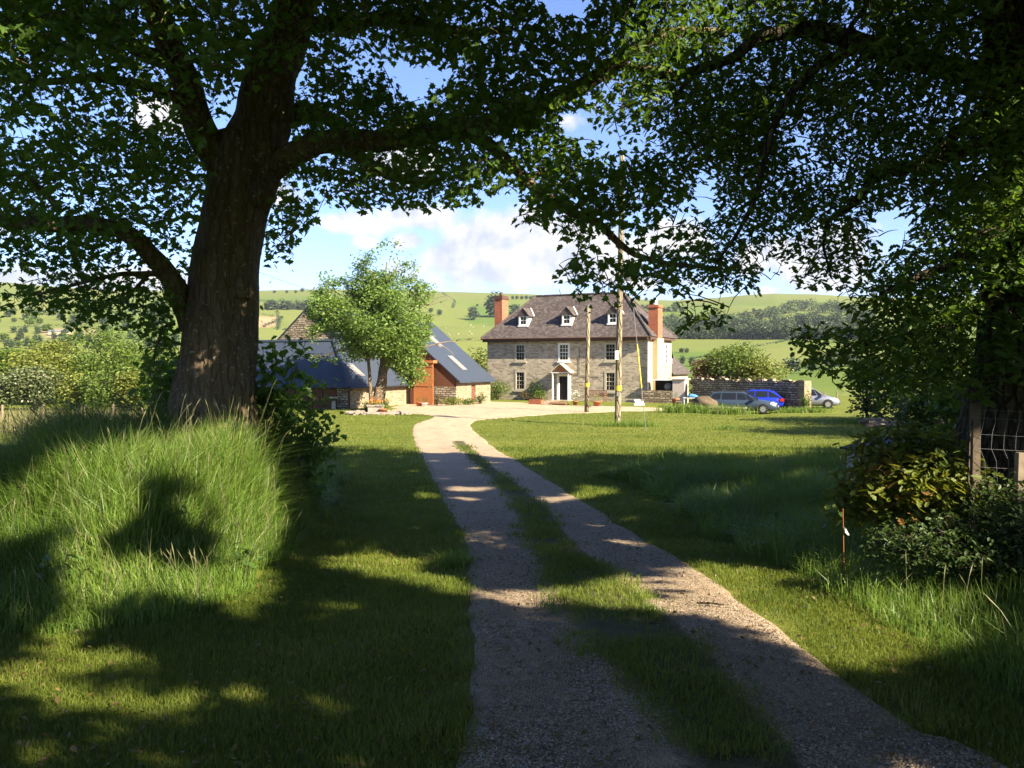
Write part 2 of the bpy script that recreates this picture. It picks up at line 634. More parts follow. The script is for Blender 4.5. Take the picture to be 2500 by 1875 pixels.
def mat_stone(name, cols, mortar, bw=0.34, rh=0.105, mort=0.012, rubble=0.0, bump=0.8, warp=0.05):
    m, t, out = new_mat(name)
    tc = t.n('ShaderNodeTexCoord')
    uv = tc.outputs['UV']
    nw = t.n('ShaderNodeTexNoise')
    nw.inputs['Scale'].default_value = 2.2
    nw.inputs['Detail'].default_value = 3
    t.l.new(uv, nw.inputs['Vector'])
    off = t.vmath('MULTIPLY', t.vmath('SUBTRACT', nw.outputs['Color'], (0.5, 0.5, 0.5)).outputs[0], (warp * 2, warp, 0)).outputs[0]
    v = t.vmath('ADD', uv, off).outputs[0]
    br = t.n('ShaderNodeTexBrick')
    br.inputs['Scale'].default_value = 1
    br.inputs['Brick Width'].default_value = bw
    br.inputs['Row Height'].default_value = rh
    br.inputs['Mortar Size'].default_value = mort
    br.inputs['Mortar Smooth'].default_value = 0.4
    br.inputs['Bias'].default_value = 0
    br.inputs['Color1'].default_value = (0, 0, 0, 1)
    br.inputs['Color2'].default_value = (1, 1, 1, 1)
    br.inputs['Mortar'].default_value = (0.5, 0.5, 0.5, 1)
    br.offset_frequency = 2
    br.squash = 0.75
    br.squash_frequency = 3
    t.l.new(v, br.inputs['Vector'])
    n1 = t.noise(uv, 5.5, 5, 0.7)
    n2 = t.noise(uv, 0.7, 4, 0.6)
    fac = t.math('ADD', t.math('MULTIPLY', br.outputs['Color'], 0.55), t.math('MULTIPLY', n1, 0.5))
    c = t.ramp(fac, [(0.15, cols[0]), (0.5, cols[1]), (0.9, cols[2])])
    c = t.mix(br.outputs['Fac'], c, mortar)
    c = t.mix(t.math('MULTIPLY', t.ramp(n2, [(0.45, (0, 0, 0)), (0.7, (1, 1, 1))]), 0.35), c, cols[0])
    h = t.math('ADD', t.math('MULTIPLY', br.outputs['Fac'], -1.0), t.math('MULTIPLY', n1, 0.6))
    principled(t, out, c, 0.92, 0.15, 0, h, bump, 0.03)
    return m


M_STONE = mat_stone('house_stone', [(0.17, 0.14, 0.10), (0.41, 0.345, 0.25), (0.60, 0.52, 0.39)], (0.50, 0.43, 0.32), 0.40, 0.13, 0.022, bump=1.0)
M_RUBBLE = mat_stone('rubble_stone', [(0.12, 0.09, 0.06), (0.30, 0.235, 0.16), (0.50, 0.42, 0.30)], (0.045, 0.035, 0.025), 0.46, 0.17, 0.03, warp=0.16, bump=1.0)
M_SHEDSTONE = mat_stone('limewashed_stone', [(0.11, 0.085, 0.055), (0.25, 0.19, 0.12), (0.40, 0.32, 0.21)], (0.28, 0.22, 0.14), 0.3, 0.16, 0.03, warp=0.16, bump=0.7)
M_BRICK = mat_stone('red_brick', [(0.22, 0.065, 0.03), (0.32, 0.095, 0.045), (0.40, 0.14, 0.07)], (0.30, 0.20, 0.14), 0.22, 0.075, 0.01, warp=0.004, bump=0.4)
M_SLATE = mat_stone('roof_slate', [(0.052, 0.042, 0.038), (0.083, 0.067, 0.061), (0.135, 0.115, 0.104)], (0.036, 0.030, 0.028), 0.27, 0.19, 0.010, warp=0.015, bump=0.6)
M_RENDER = mat_plain('cream_render', (0.44, 0.345, 0.215), 0.9, 0.1, 0, 0.10, 3.0, 0.2)
M_WHITE = mat_plain('white_paint', (0.74, 0.72, 0.67), 0.5, 0.4, 0, 0.04, 8)
M_HUTCH = mat_plain('shade_grey_white_board', (0.30, 0.29, 0.26), 0.8, 0.2, 0, 0.2, 6)  # white boards greyed in colour to stand for the shade on them
M_PANEL = mat_plain('faded_pink_white_panel', (0.50, 0.42, 0.37), 0.7, 0.2, 0, 0.06, 4)
M_SKYL = mat_plain('skylight_sheet', (0.22, 0.20, 0.17), 0.25, 0.5, 0, 0.08, 3)
M_OFFW = mat_plain('pale_stone_surround', (0.42, 0.38, 0.29), 0.8, 0.2, 0, 0.12, 6)
M_FASCIA = mat_plain('brown_fascia', (0.085, 0.045, 0.03), 0.6, 0.3, 0, 0.1, 5)
M_SHADE_LID = mat_plain('shade_and_lid_black', (0.012, 0.010, 0.009), 0.6, 0.2, 0, 0.1)  # near-black painted for shade in openings; also the lid's own colour
M_WOODO = mat_plain('orange_stained_timber', (0.36, 0.13, 0.045), 0.65, 0.3, 0, 0.22, 7, 0.2)
M_WOODR = mat_plain('redbrown_boarding', (0.13, 0.055, 0.03), 0.75, 0.2, 0, 0.3, 9, 0.3)
M_WOODD = mat_plain('weathered_timber', (0.20, 0.155, 0.11), 0.85, 0.15, 0, 0.3, 10, 0.4)
M_SHADEPOST = mat_plain('shade_dark_post_timber', (0.10, 0.078, 0.055), 0.9, 0.1, 0, 0.3, 10, 0.5)  # timber colour darkened to stand for the unlit front of the post
M_BENCH = mat_plain('bench_timber', (0.22, 0.12, 0.07), 0.7, 0.2, 0, 0.2, 9)
M_TERRA = mat_plain('terracotta', (0.42, 0.14, 0.065), 0.8, 0.2, 0, 0.12, 9)
M_STEEL = mat_plain('galvanised_wire', (0.16, 0.16, 0.16), 0.55, 0.3, 0.2, 0.1)
M_LEAD = mat_plain('grey_lead', (0.17, 0.17, 0.18), 0.55, 0.4, 0, 0.15)
M_ROCK = mat_plain('boulder_rock', (0.105, 0.080, 0.052), 0.95, 0.1, 0, 0.4, 5, 0.9)
M_FLAG = mat_plain('flag_stones', (0.30, 0.25, 0.20), 0.9, 0.15, 0, 0.3, 5, 0.5)
M_YEL = mat_plain('yellow_guard', (0.52, 0.38, 0.03), 0.5, 0.4, 0, 0.05)
M_TYRE = mat_plain('tyre_rubber', (0.02, 0.02, 0.02), 0.8, 0.2)
M_ALLOY = mat_plain('alloy_rim', (0.55, 0.55, 0.56), 0.35, 0.5, 0.6, 0.05)
M_RED = mat_plain('red_lamp', (0.45, 0.02, 0.02), 0.25, 0.5, 0, 0.05)
M_LAMPG = mat_plain('clear_lamp', (0.75, 0.75, 0.75), 0.15, 0.6, 0, 0.05)
M_BLACKP = mat_plain('black_trim', (0.018, 0.018, 0.02), 0.5, 0.4, 0, 0.05)
M_BLUEC = mat_plain('blue_cloth', (0.07, 0.22, 0.48), 0.8, 0.2, 0, 0.1)
M_ORF = mat_plain('orange_petal', (0.75, 0.22, 0.03), 0.7, 0.2, 0, 0.2)
M_WHF = mat_plain('white_petal', (0.75, 0.75, 0.66), 0.7, 0.2, 0, 0.1)
M_PLATE = mat_plain('number_plate_white', (0.7, 0.7, 0.68), 0.5)


def mat_glass():
    m, t, out = new_mat('window_glass')
    principled(t, out, (0.012, 0.014, 0.016), 0.06, 0.7)
    return m


M_GLASS = mat_glass()


def mat_carglass():
    m, t, out = new_mat('car_glass')
    principled(t, out, (0.012, 0.014, 0.018), 0.08, 0.3)
    return m


M_CGLASS = mat_carglass()


def mat_paint(name, col, metal=0.3):
    m, t, out = new_mat(name)
    p = principled(t, out, col, 0.32, 0.5, metal)
    p.inputs['Coat Weight'].default_value = 0.4
    p.inputs['Coat Roughness'].default_value = 0.06
    return m


M_CARG = mat_paint('slate_grey_paint', (0.030, 0.045, 0.064), 0.0)
M_CARB = mat_paint('bright_blue_paint', (0.006, 0.022, 0.33), 0.0)
M_CARS = mat_paint('silver_paint', (0.22, 0.23, 0.28), 0.3)


def mat_metalroof():
    m, t, out = new_mat('blue_sheet_roof')
    tc = t.n('ShaderNodeTexCoord')
    uv = tc.outputs['UV']
    wv = t.n('ShaderNodeTexWave', wave_type='BANDS', bands_direction='X')
    wv.inputs['Scale'].default_value = 1.6
    t.l.new(uv, wv.inputs['Vector'])
    nz = t.noise(uv, 1.2, 4, 0.6)
    nz2 = t.noise(t.mapping(uv, (6, 0.5, 1)), 1.5, 4, 0.6)
    c = t.mix(nz, (0.025, 0.034, 0.051), (0.041, 0.053, 0.075))
    c = t.mix(t.math('MULTIPLY', nz2, 0.3), c, (0.070, 0.082, 0.10))
    principled(t, out, c, 0.6, 0.2, 0.0, wv.outputs['Color'], 0.5, 0.03)
    return m


M_SHEET = mat_metalroof()


def mat_bark(name, a, b, lichen, sc=1.0, ck=0.65):
    m, t, out = new_mat(name)
    tc = t.n('ShaderNodeTexCoord')
    P = tc.outputs['Object']
    st = t.mapping(P, (13 * sc, 13 * sc, 1.7 * sc))
    n1 = t.noise(st, 1.0, 6, 0.65, 0.6)
    n2 = t.noise(P, 22 * sc, 4, 0.6)
    vo = t.n('ShaderNodeTexVoronoi', feature='DISTANCE_TO_EDGE')
    vo.inputs['Scale'].default_value = 1.3
    t.l.new(t.mapping(P, (8 * sc, 8 * sc, 2.2 * sc)), vo.inputs['Vector'])
    crack = t.ramp(vo.outputs['Distance'], [(0.0, (0, 0, 0)), (0.16, (1, 1, 1))])
    c = t.ramp(n1, [(0.3, a), (0.7, b)])
    c = t.mix(t.math('MULTIPLY', t.math('SUBTRACT', 1.0, crack), ck), c, tuple(v * 0.35 for v in a))
    sp = t.ramp(t.noise(P, 16 * sc, 3, 0.6), [(0.62, (0, 0, 0)), (0.67, (1, 1, 1))])
    c = t.mix(t.math('MULTIPLY', sp, 0.75), c, lichen)
    moss = t.ramp(t.noise(P, 1.1, 4, 0.6), [(0.52, (0, 0, 0)), (0.7, (1, 1, 1))])
    c = t.mix(t.math('MULTIPLY', moss, 0.35), c, (0.055, 0.06, 0.02))
    h = t.math('ADD', t.math('MULTIPLY', crack, ck * 1.3), t.math('ADD', t.math('MULTIPLY', n1, 0.9), t.math('MULTIPLY', n2, 0.4)))
    principled(t, out, c, 0.95, 0.1, 0, h, 1.0, 0.075)
    return m


M_BARK = mat_bark('sycamore_bark', (0.105, 0.074, 0.045), (0.25, 0.185, 0.12), (0.42, 0.40, 0.33), 1.0, 0.26)
M_OBARK = mat_bark('oak_bark', (0.045, 0.036, 0.026), (0.11, 0.09, 0.062), (0.16, 0.16, 0.11), 1.2)
M_WBARK = mat_bark('willow_bark', (0.16, 0.115, 0.075), (0.30, 0.23, 0.155), (0.38, 0.34, 0.27), 1.4)
M_POLE = mat_bark('pole_timber', (0.20, 0.165, 0.105), (0.30, 0.25, 0.17), (0.30, 0.27, 0.2), 0.5)

# ---------------------------------------------------------------- the ground: one sheet out to the hills
ang = np.concatenate((np.arange(-50, 50, 0.2), np.arange(50, 310, 2.0)))
rad = np.concatenate(([0.0], 0.35 * (2600 / 0.35) ** (np.arange(300) / 299.0)))
nA, nR = len(ang), len(rad)
AA, RR = np.meshgrid(np.radians(ang), rad[1:])
GX, GY = RR * np.sin(AA), RR * np.cos(AA)
GZ = gz(GX, GY)
V = np.concatenate(([[0, 0, float(gz(0, 0))]], np.stack((GX, GY, GZ), -1).reshape(-1, 3)))
i0 = np.arange(nR - 2)[:, None] * nA + 1
j = np.arange(nA)[None, :]
jn = (j + 1) % nA
quads = np.stack((i0 + j, i0 + nA + j, i0 + nA + jn, i0 + jn), -1).reshape(-1, 4)
tris = np.stack((np.zeros(nA, int), 1 + np.arange(nA), 1 + (np.arange(nA) + 1) % nA), -1)
g_obj = np_mesh('ground', V, np.concatenate((np.full(len(tris), 3), np.full(len(quads), 4))), np.concatenate((tris.ravel(), quads.ravel())), M_GROUND, None, True)
tag(g_obj, 'mown green lawn and pasture rolling out to the hills', 'ground', kind='structure')
# field colours of the far pastures
vx, vy = V[:, 0], V[:, 1]
vr = np.hypot(vx, vy)
vpx, vpy, _ = project(V)
fa = np.arctan2(vx, vy)
wob = (fbm(vx / 90, vy / 90, 21, 3) - 0.5)
cellr = np.floor(np.log(np.maximum(vr, 1) / 100) * 4.2 + wob * 0.5)
cella = np.floor(fa * (7 + (cellr % 3)) + cellr * 0.37 + wob * 0.3)
hsh = hash2(cellr, cella, 5)
cg = np.array([[0.095, 0.135, 0.024], [0.125, 0.150, 0.030], [0.150, 0.158, 0.038], [0.110, 0.140, 0.028], [0.165, 0.165, 0.045]])
fcol = cg[np.minimum((hsh * 5).astype(int), 4)]
hilltop = sstep(1000, 1300, vr)[:, None]
fcol = fcol * (1 - hilltop) + np.array([0.150, 0.150, 0.040]) * hilltop
brown = inpoly(vpx, vpy, [(560, 770), (676, 772), (678, 797), (560, 800)]) & (vr > 300)
fcol = fcol * np.array([0.86, 0.98, 0.80])
fcol[brown] = (0.36, 0.235, 0.13)
tanf = inpoly(vpx, vpy, [(100, 805), (200, 800), (260, 806), (260, 818), (110, 822)]) & (vr > 200)
fcol[tanf] = (0.27, 0.21, 0.13)
alpha = sstep(85, 130, vr)
attr = g_obj.data.color_attributes.new('field', 'FLOAT_COLOR', 'POINT')
attr.data.foreach_set('color', np.concatenate((fcol, alpha[:, None]), 1).astype(np.float32).ravel())

# ---------------------------------------------------------------- drive and courtyard
rows = [  # image y, left x, right x
    (1875, 1085, 2520), (1800, 1098, 2310), (1702, 1112, 2150), (1600, 1122, 2010), (1525, 1126, 1915), (1438, 1130, 1790), (1300, 1117, 1555),
    (1200, 1064, 1388), (1120, 1026, 1258), (1100, 1018, 1222), (1075, 1006, 1190), (1050, 1003, 1160), (1035, 1012, 1152), (1027, 1035, 1168),
    (1021, 1052, 1235), (1016, 1050, 1300), (1011, 1020, 1370), (1007, 965, 1480), (1003, 942, 1640), (998, 938, 1640), (994, 945, 1560), (990, 960, 1370), (985, 985, 1300), (981, 1035, 1200), (979, 1045, 1120)]
eL = [G(l, y)[:2] for y, l, r in rows]
eR = [G(r, y)[:2] for y, l, r in rows]
# carry the lane on behind the viewer
dl, dr = eL[0] - eL[1], eR[0] - eR[1]
eL = [eL[0] + np.array([0.1, -14.0]), eL[0] + np.array([0.0, -5.0])] + eL
eR = [eR[0] + np.array([1.0, -14.0]), eR[0] + np.array([0.6, -5.0])] + eR


def resample(P, n):
    P = np.array(P)
    out = []
    for k in range(len(P) - 1):
        p0, p1, p2, p3 = P[max(k - 1, 0)], P[k], P[k + 1], P[min(k + 2, len(P) - 1)]
        for q in range(n):
            u = q / n
            lin = p1 + (p2 - p1) * u
            cr = 0.5 * (2 * p1 + (p2 - p0) * u + (2 * p0 - 5 * p1 + 4 * p2 - p3) * u * u + (3 * p1 - p0 - 3 * p2 + p3) * u ** 3)
            out.append(0.5 * lin + 0.5 * cr)
    out.append(P[-1])
    return np.array(out)


L_ = resample(eL, 14)
R_ = resample(eR, 14)
DRIVE_L, DRIVE_R = L_, R_
nc = 40
u = np.linspace(0, 1, nc)[None, :, None]
wig = (fbm(L_[:, 1] * 1.1, np.zeros(len(L_)), 31, 3) - 0.5) * 0.15
wig2 = (fbm(R_[:, 1] * 1.1, np.zeros(len(L_)), 37, 3) - 0.5) * 0.15
Lw = L_ + np.stack((wig, wig * 0), -1)
Rw = R_ + np.stack((wig2, wig2 * 0), -1)
D = Lw[:, None, :] * (1 - u) + Rw[:, None, :] * u
uu = np.linspace(0, 1, nc)
crown = 0.03 * np.exp(-((uu - 0.5) / 0.13) ** 2)[None, :] - 0.02
edge = -0.06 * (np.exp(-(uu / 0.03) ** 2) + np.exp(-((1 - uu) / 0.03) ** 2))[None, :]
dz = gz(D[..., 0], D[..., 1]) + 0.045 + crown + edge
DV = np.concatenate((D, dz[..., None]), -1).reshape(-1, 3)
nr = len(L_)
a = np.arange(nr - 1)[:, None] * nc + np.arange(nc - 1)[None, :]
q = np.stack((a, a + 1, a + nc + 1, a + nc), -1).reshape(-1, 4)
STRIP_IMG = [(1700, 2150), (1640, 1875), (1570, 1727), (1398, 1571), (1343, 1452), (1289, 1336), (1247, 1240), (1168, 1150), (1117, 1100), (1097, 1080), (1130, 1078), (1155, 1100), (1210, 1150), (1330, 1240), (1416, 1354), (1542, 1452), (1669, 1546), (1800, 1698), (1950, 1875), (2200, 2150)]
STRIP = GP(STRIP_IMG)
FARSTRIP = GP([(1075, 1050), (1085, 1036), (1105, 1032), (1120, 1040), (1098, 1046), (1085, 1056)])
drv = np_mesh('driveway', DV, np.full(len(q), 4), q, M_GRAVEL, None, True)
mo = np.zeros(len(DV))
for _ in range(12):
    jx, jy = rng.normal(0, .09, 2)
    mo += inpoly(DV[:, 0] + jx, DV[:, 1] + jy, STRIP) / 12.0
    mo += .6 * inpoly(DV[:, 0] + jx * 3, DV[:, 1] + jy * 6, FARSTRIP) / 12.0
uc = np.tile(uu, nr)
yfade = np.where(DV[:, 1] < 38, 1, 0)
mo = np.clip(mo + .8 * yfade * (np.exp(-(uc / .035) ** 2) + np.exp(-((1 - uc) / .035) ** 2)), 0, 1)
ya_ = drv.data.attributes.new('yard', 'FLOAT', 'POINT')
ya_.data.foreach_set('value', sstep(16, 36, DV[:, 1]).astype(np.float32))  # painted paleness rises from the shaded lane to the sunlit courtyard
am_ = drv.data.attributes.new('moss', 'FLOAT', 'POINT')
am_.data.foreach_set('value', mo.astype(np.float32))
tag(drv, 'pale gravel drive with two wheel tracks curving to the house', 'drive', kind='structure')
DRIVE_POLY = [tuple(p) for p in L_] + [tuple(p) for p in R_[::-1]]
# footpath to the door
pth = MB()
pw = [(G(1300, 987), G(1345, 990)), (G(1330, 980), G(1368, 981)), (G(1352, 975.5), G(1378, 976))]
for (a1, b1), (a2, b2) in zip(pw, pw[1:]):
    pth.poly([(*p[:2], float(gz(p[0], p[1])) + 0.05) for p in (a1, b1, b2, a2)])
tag(pth.build('path', M_GRAVEL), 'short gravel path from the drive to the front door', 'path', kind='structure')

# ---------------------------------------------------------------- leaf and blade makers
SYC_T = [(0, 0), (-.06, .24), (.14, .26), (.28, .52), (.40, .30), (.62, .36), (.66, .16), (1.0, 0)]
OAK_T = [(0, 0), (.14, .07), (.27, .19), (.38, .11), (.52, .26), (.62, .15), (.77, .24), (.88, .13), (1, 0)]
DIA_T = [(0, 0), (.45, .30), (1, 0)]
OVA_T = [(0, 0), (.22, .22), (.58, .24), (1, 0)]


def leaves(name, P, size, tmpl, mat, parent=None, droop=0.35, spread=0.7, tint=None, tipdir=None):
    """one mesh of folded leaves; every leaf is two halves along its midrib"""
    P = np.asarray(P, float)
    n = len(P)
    size = np.broadcast_to(np.asarray(size, float), (n,))
    az_ = rng.uniform(0, 2 * np.pi, n)
    T = np.stack((np.cos(az_), np.sin(az_), -np.abs(rng.normal(droop, 0.35, n))), -1)
    if tipdir is not None:
        T += tipdir
    T /= np.linalg.norm(T, axis=1, keepdims=True)
    N = np.stack((rng.normal(0, spread, n), rng.normal(0, spread, n), np.ones(n)), -1)
    N -= T * np.sum(N * T, 1, keepdims=True)
    N /= np.linalg.norm(N, axis=1, keepdims=True) + 1e-9
    B = np.cross(N, T)
    tm = np.array(tmpl)
    k = len(tm)
    right = [(u_, v_, 0.16 * v_ - 0.18 * u_ * u_) for u_, v_ in tm]
    left = [(u_, -v_, 0.16 * v_ - 0.18 * u_ * u_) for u_, v_ in tm[1:-1][::-1]]
    loc = np.array(right + left)
    nv = len(loc)
    V = P[:, None, :] + size[:, None, None] * (loc[None, :, 0:1] * T[:, None, :] + loc[None, :, 1:2] * B[:, None, :] + loc[None, :, 2:3] * N[:, None, :])
    fr = list(range(k))
    fl = [k - 1] + list(range(k, nv)) + [0]
    base = (np.arange(n) * nv)[:, None]
    lp = np.concatenate((np.array(fr)[None, :] + base, np.array(fl)[None, :] + base), 1)
    sizes = np.tile([len(fr), len(fl)], n)
    if tint is None:
        tint = rng.beta(2, 2.2, n)
    return np_mesh(name, V.reshape(-1, 3), sizes, lp, mat, parent, False, np.repeat(tint, 2))


def blades(name, P, h, w, mat, parent=None, lean=0.35, tint=None, leandir=None, curve=1.0):
    n = len(P)
    P = np.asarray(P, float)
    h = np.broadcast_to(np.asarray(h, float), (n,)); w = np.broadcast_to(np.asarray(w, float), (n,))
    a_ = rng.uniform(0, 2 * np.pi, n)
    S = np.stack((np.cos(a_), np.sin(a_), np.zeros(n)), -1)
    b_ = rng.uniform(0, 2 * np.pi, n)
    Ld = np.stack((np.cos(b_), np.sin(b_), np.zeros(n)), -1) * np.abs(rng.normal(0, lean, n))[:, None]
    if leandir is not None:
        ld_ = np.asarray(leandir)
        Ld = Ld + (ld_[None, :] if ld_.ndim == 1 else ld_)
    up = np.array([0, 0, 1.0])
    mid = P + (up[None] * 0.55 + Ld * 0.3) * h[:, None]
    tip = P + (up[None] * (1.0 - 0.25 * curve * np.linalg.norm(Ld, axis=1)[:, None]) + Ld * (0.9 + 0.3 * curve)) * h[:, None]
    hw = S * w[:, None] * 0.5
    V = np.stack((P - hw, P + hw, mid - hw * 0.8, mid + hw * 0.8, tip), 1)
    base = (np.arange(n) * 5)[:, None]
    lp = np.array([[0, 1, 3, 0, 3, 2, 2, 3, 4]]) + base
    if tint is None:
        tint = rng.beta(2, 2, n)
    return np_mesh(name, V.reshape(-1, 3), np.full(n * 3, 3), lp, mat, parent, False, np.repeat(tint, 3))


# ---------------------------------------------------------------- where sunlight reaches the ground between the trees
LIT_IMG = [
    [(-60, 1190), (40, 1150), (150, 1095), (260, 1060), (420, 1040), (560, 1055), (640, 1110), (690, 1180), (750, 1230), (795, 1300), (790, 1360), (700, 1385), (650, 1340), (620, 1280), (560, 1225), (470, 1190), (380, 1190), (330, 1215), (250, 1260), (120, 1270), (-60, 1260)],
    [(150, 1330), (260, 1310), (370, 1340), (360, 1390), (240, 1400)],
    [(800, 1350), (900, 1335), (1000, 1370), (985, 1410), (900, 1405), (820, 1385)],
    [(1000, 1395), (1105, 1400), (1120, 1440), (1010, 1440)],
    [(270, 1690), (310, 1682), (390, 1722), (380, 1745), (320, 1735)],
    [(100, 1800), (165, 1782), (205, 1802), (185, 1820), (120, 1824)],
    [(552, 1684), (585, 1680), (602, 1708), (572, 1715)],
    [(700, 1790), (735, 1786), (740, 1815), (712, 1820)],
    [(520, 1490), (560, 1484), (572, 1512), (530, 1522)],
    [(1125, 1440), (1250, 1448), (1360, 1450), (1390, 1470), (1290, 1482), (1180, 1478)],
    [(1560, 1385), (1730, 1372), (1860, 1440), (1990, 1525), (2030, 1548), (1890, 1536), (1760, 1528), (1660, 1490)],
    [(1390, 1425), (1500, 1410), (1560, 1480), (1540, 1530), (1450, 1510), (1370, 1470)],
    [(1290, 1330), (1390, 1328), (1400, 1346), (1300, 1350)],
    [(1700, 1330), (1830, 1310), (1960, 1340), (2100, 1375), (2260, 1390), (2380, 1420), (2420, 1500), (2320, 1560), (2180, 1570), (2060, 1540), (1960, 1490), (1860, 1430), (1760, 1370)],
    [(1380, 1190), (1440, 1183), (1500, 1205), (1420, 1215)],
    [(1470, 1145), (1560, 1130), (1600, 1145), (1500, 1162)],
    [(1080, 1188), (1180, 1190), (1170, 1200), (1080, 1198)],
    [(1290, 1215), (1390, 1200), (1420, 1215), (1310, 1232)],
    [(1130, 1300), (1210, 1310), (1260, 1340), (1180, 1330), (1130, 1320)],
    [(1470, 1300), (1580, 1312), (1560, 1330), (1470, 1322)],
    [(1080, 1215), (1130, 1212), (1160, 1222), (1100, 1226)],
    [(980, 1200), (1050, 1205), (1040, 1215), (980, 1212)], [(960, 1240), (1010, 1245), (1000, 1256), (960, 1252)],
    [(2130, 1170), (2260, 1120), (2390, 1160), (2380, 1240), (2200, 1250)],
]


def lit_poly(pts, lift):
    """outline of a sunlit patch of grass tips, followed down the sun's rays to the soil"""
    out = []
    for a, b in pts:
        g = G(a, b, lift=lift)
        k = lift / SUN[2]
        out.append((g[0] - SUN[0] * k, g[1] - SUN[1] * k))
    return out


LIT_LIFT = {0: 0.55, 1: 0.5, 13: 0.28, 22: 0.7}
LIT = [lit_poly(p, LIT_LIFT.get(i, 0.02)) for i, p in enumerate(LIT_IMG)]
DAPPLE_B = lit_poly([(-100, 1600), (450, 1570), (700, 1420), (1090, 1400), (1090, 1600), (900, 1860), (-100, 1870)], .03)
DAPPLE = lit_poly([(-200, 1230), (300, 1200), (560, 1230), (700, 1390), (640, 1480), (450, 1560), (0, 1600), (-200, 1600)], .4)
edge_px = [(-400, 1010), (0, 1062), (350, 1066), (640, 1084), (830, 1086), (1000, 1090), (1020, 1104), (1260, 1121), (1400, 1110), (1500, 1093), (1600, 1087), (1700, 1090), (1850, 1086), (1960, 1072), (2100, 1050), (2500, 1040), (3200, 1040)]
edge_w = np.array(GP(edge_px))


def lit_at(x, y):
    nx = (fbm(x * 1.5, y * 1.5, 51, 3) - 0.5) * 0.6
    ny = (fbm(x * 1.5, y * 1.5, 57, 3) - 0.5) * 0.6
    xx, yy = x + nx * np.clip(y / 12, 0.25, 1), y + ny * np.clip(y / 12, 0.25, 1.2)
    l = yy > np.interp(x, edge_w[:, 0], edge_w[:, 1])
    for p in LIT:
        l |= inpoly(xx, yy, p)
    dz_ = inpoly(x, y, DAPPLE)
    l |= dz_ & (fbm(x * 2.6 + 3, y * 1.5, 63, 2) > .585)
    l |= inpoly(x, y, DAPPLE_B) & (fbm(x * 2.3 + 9, y * 2.3, 67, 2) > .82)
    dap = fbm(x * 1.7 + 5, y * 1.7, 61, 2)
    l |= (dap > 0.80)
    return l


SUNSPOTS = [(W(505, 850, 11.9), 0.24), (W(545, 820, 11.9), 0.2), (W(610, 720, 12.2), 0.2), (W(475, 880, 11.9), 0.13), (W(590, 760, 12.2), 0.16), (W(500, 940, 11.9), 0.12), (W(735, 190, 12.0), 0.2), (W(700, 330, 12.0), 0.15),
            (W(880, 350, 11.8), 0.2), (W(930, 340, 11.6), 0.2), (W(40, 40, 8.0), 0.35), (W(2100, 40, 9), 0.3), (W(1660, 260, 9), 0.22), (W(1590, 110, 10), 0.35),
            (W(1830, 40, 10), 0.4), (W(1780, 275, 8.2), 0.22), (W(1690, 470, 10.5), 0.3), (W(2250, 1200, 8.3), 0.35), (W(2330, 1170, 8.3), 0.4), (W(1620, 170, 10), 0.3), (W(2260, 750, 8.5), 0.3), (W(2450, 240, 8), 0.3)]


def sun_ok(P):
    """False for foliage that would stand between the sun and a place where the photograph is sunlit"""
    x, y, z = P[:, 0].copy(), P[:, 1].copy(), P[:, 2]
    t = np.zeros(len(P))
    gx, gy = x.copy(), y.copy()
    for _ in range(6):
        t = (z - gz(gx, gy)) / SUN[2]
        gx, gy = x - SUN[0] * t, y - SUN[1] * t
    ok = ~lit_at(gx, gy)
    for ox_, oy_ in ((.15, 0), (-.15, 0), (0, .15), (0, -.15)):
        ok &= ~lit_at(gx + ox_, gy + oy_)
    for (S, r) in SUNSPOTS:
        d = P - S[None]
        al = d @ SUN
        perp = np.linalg.norm(d - al[:, None] * SUN[None], axis=1)
        ok &= ~((perp < r) & (al > 0.4))
    return ok


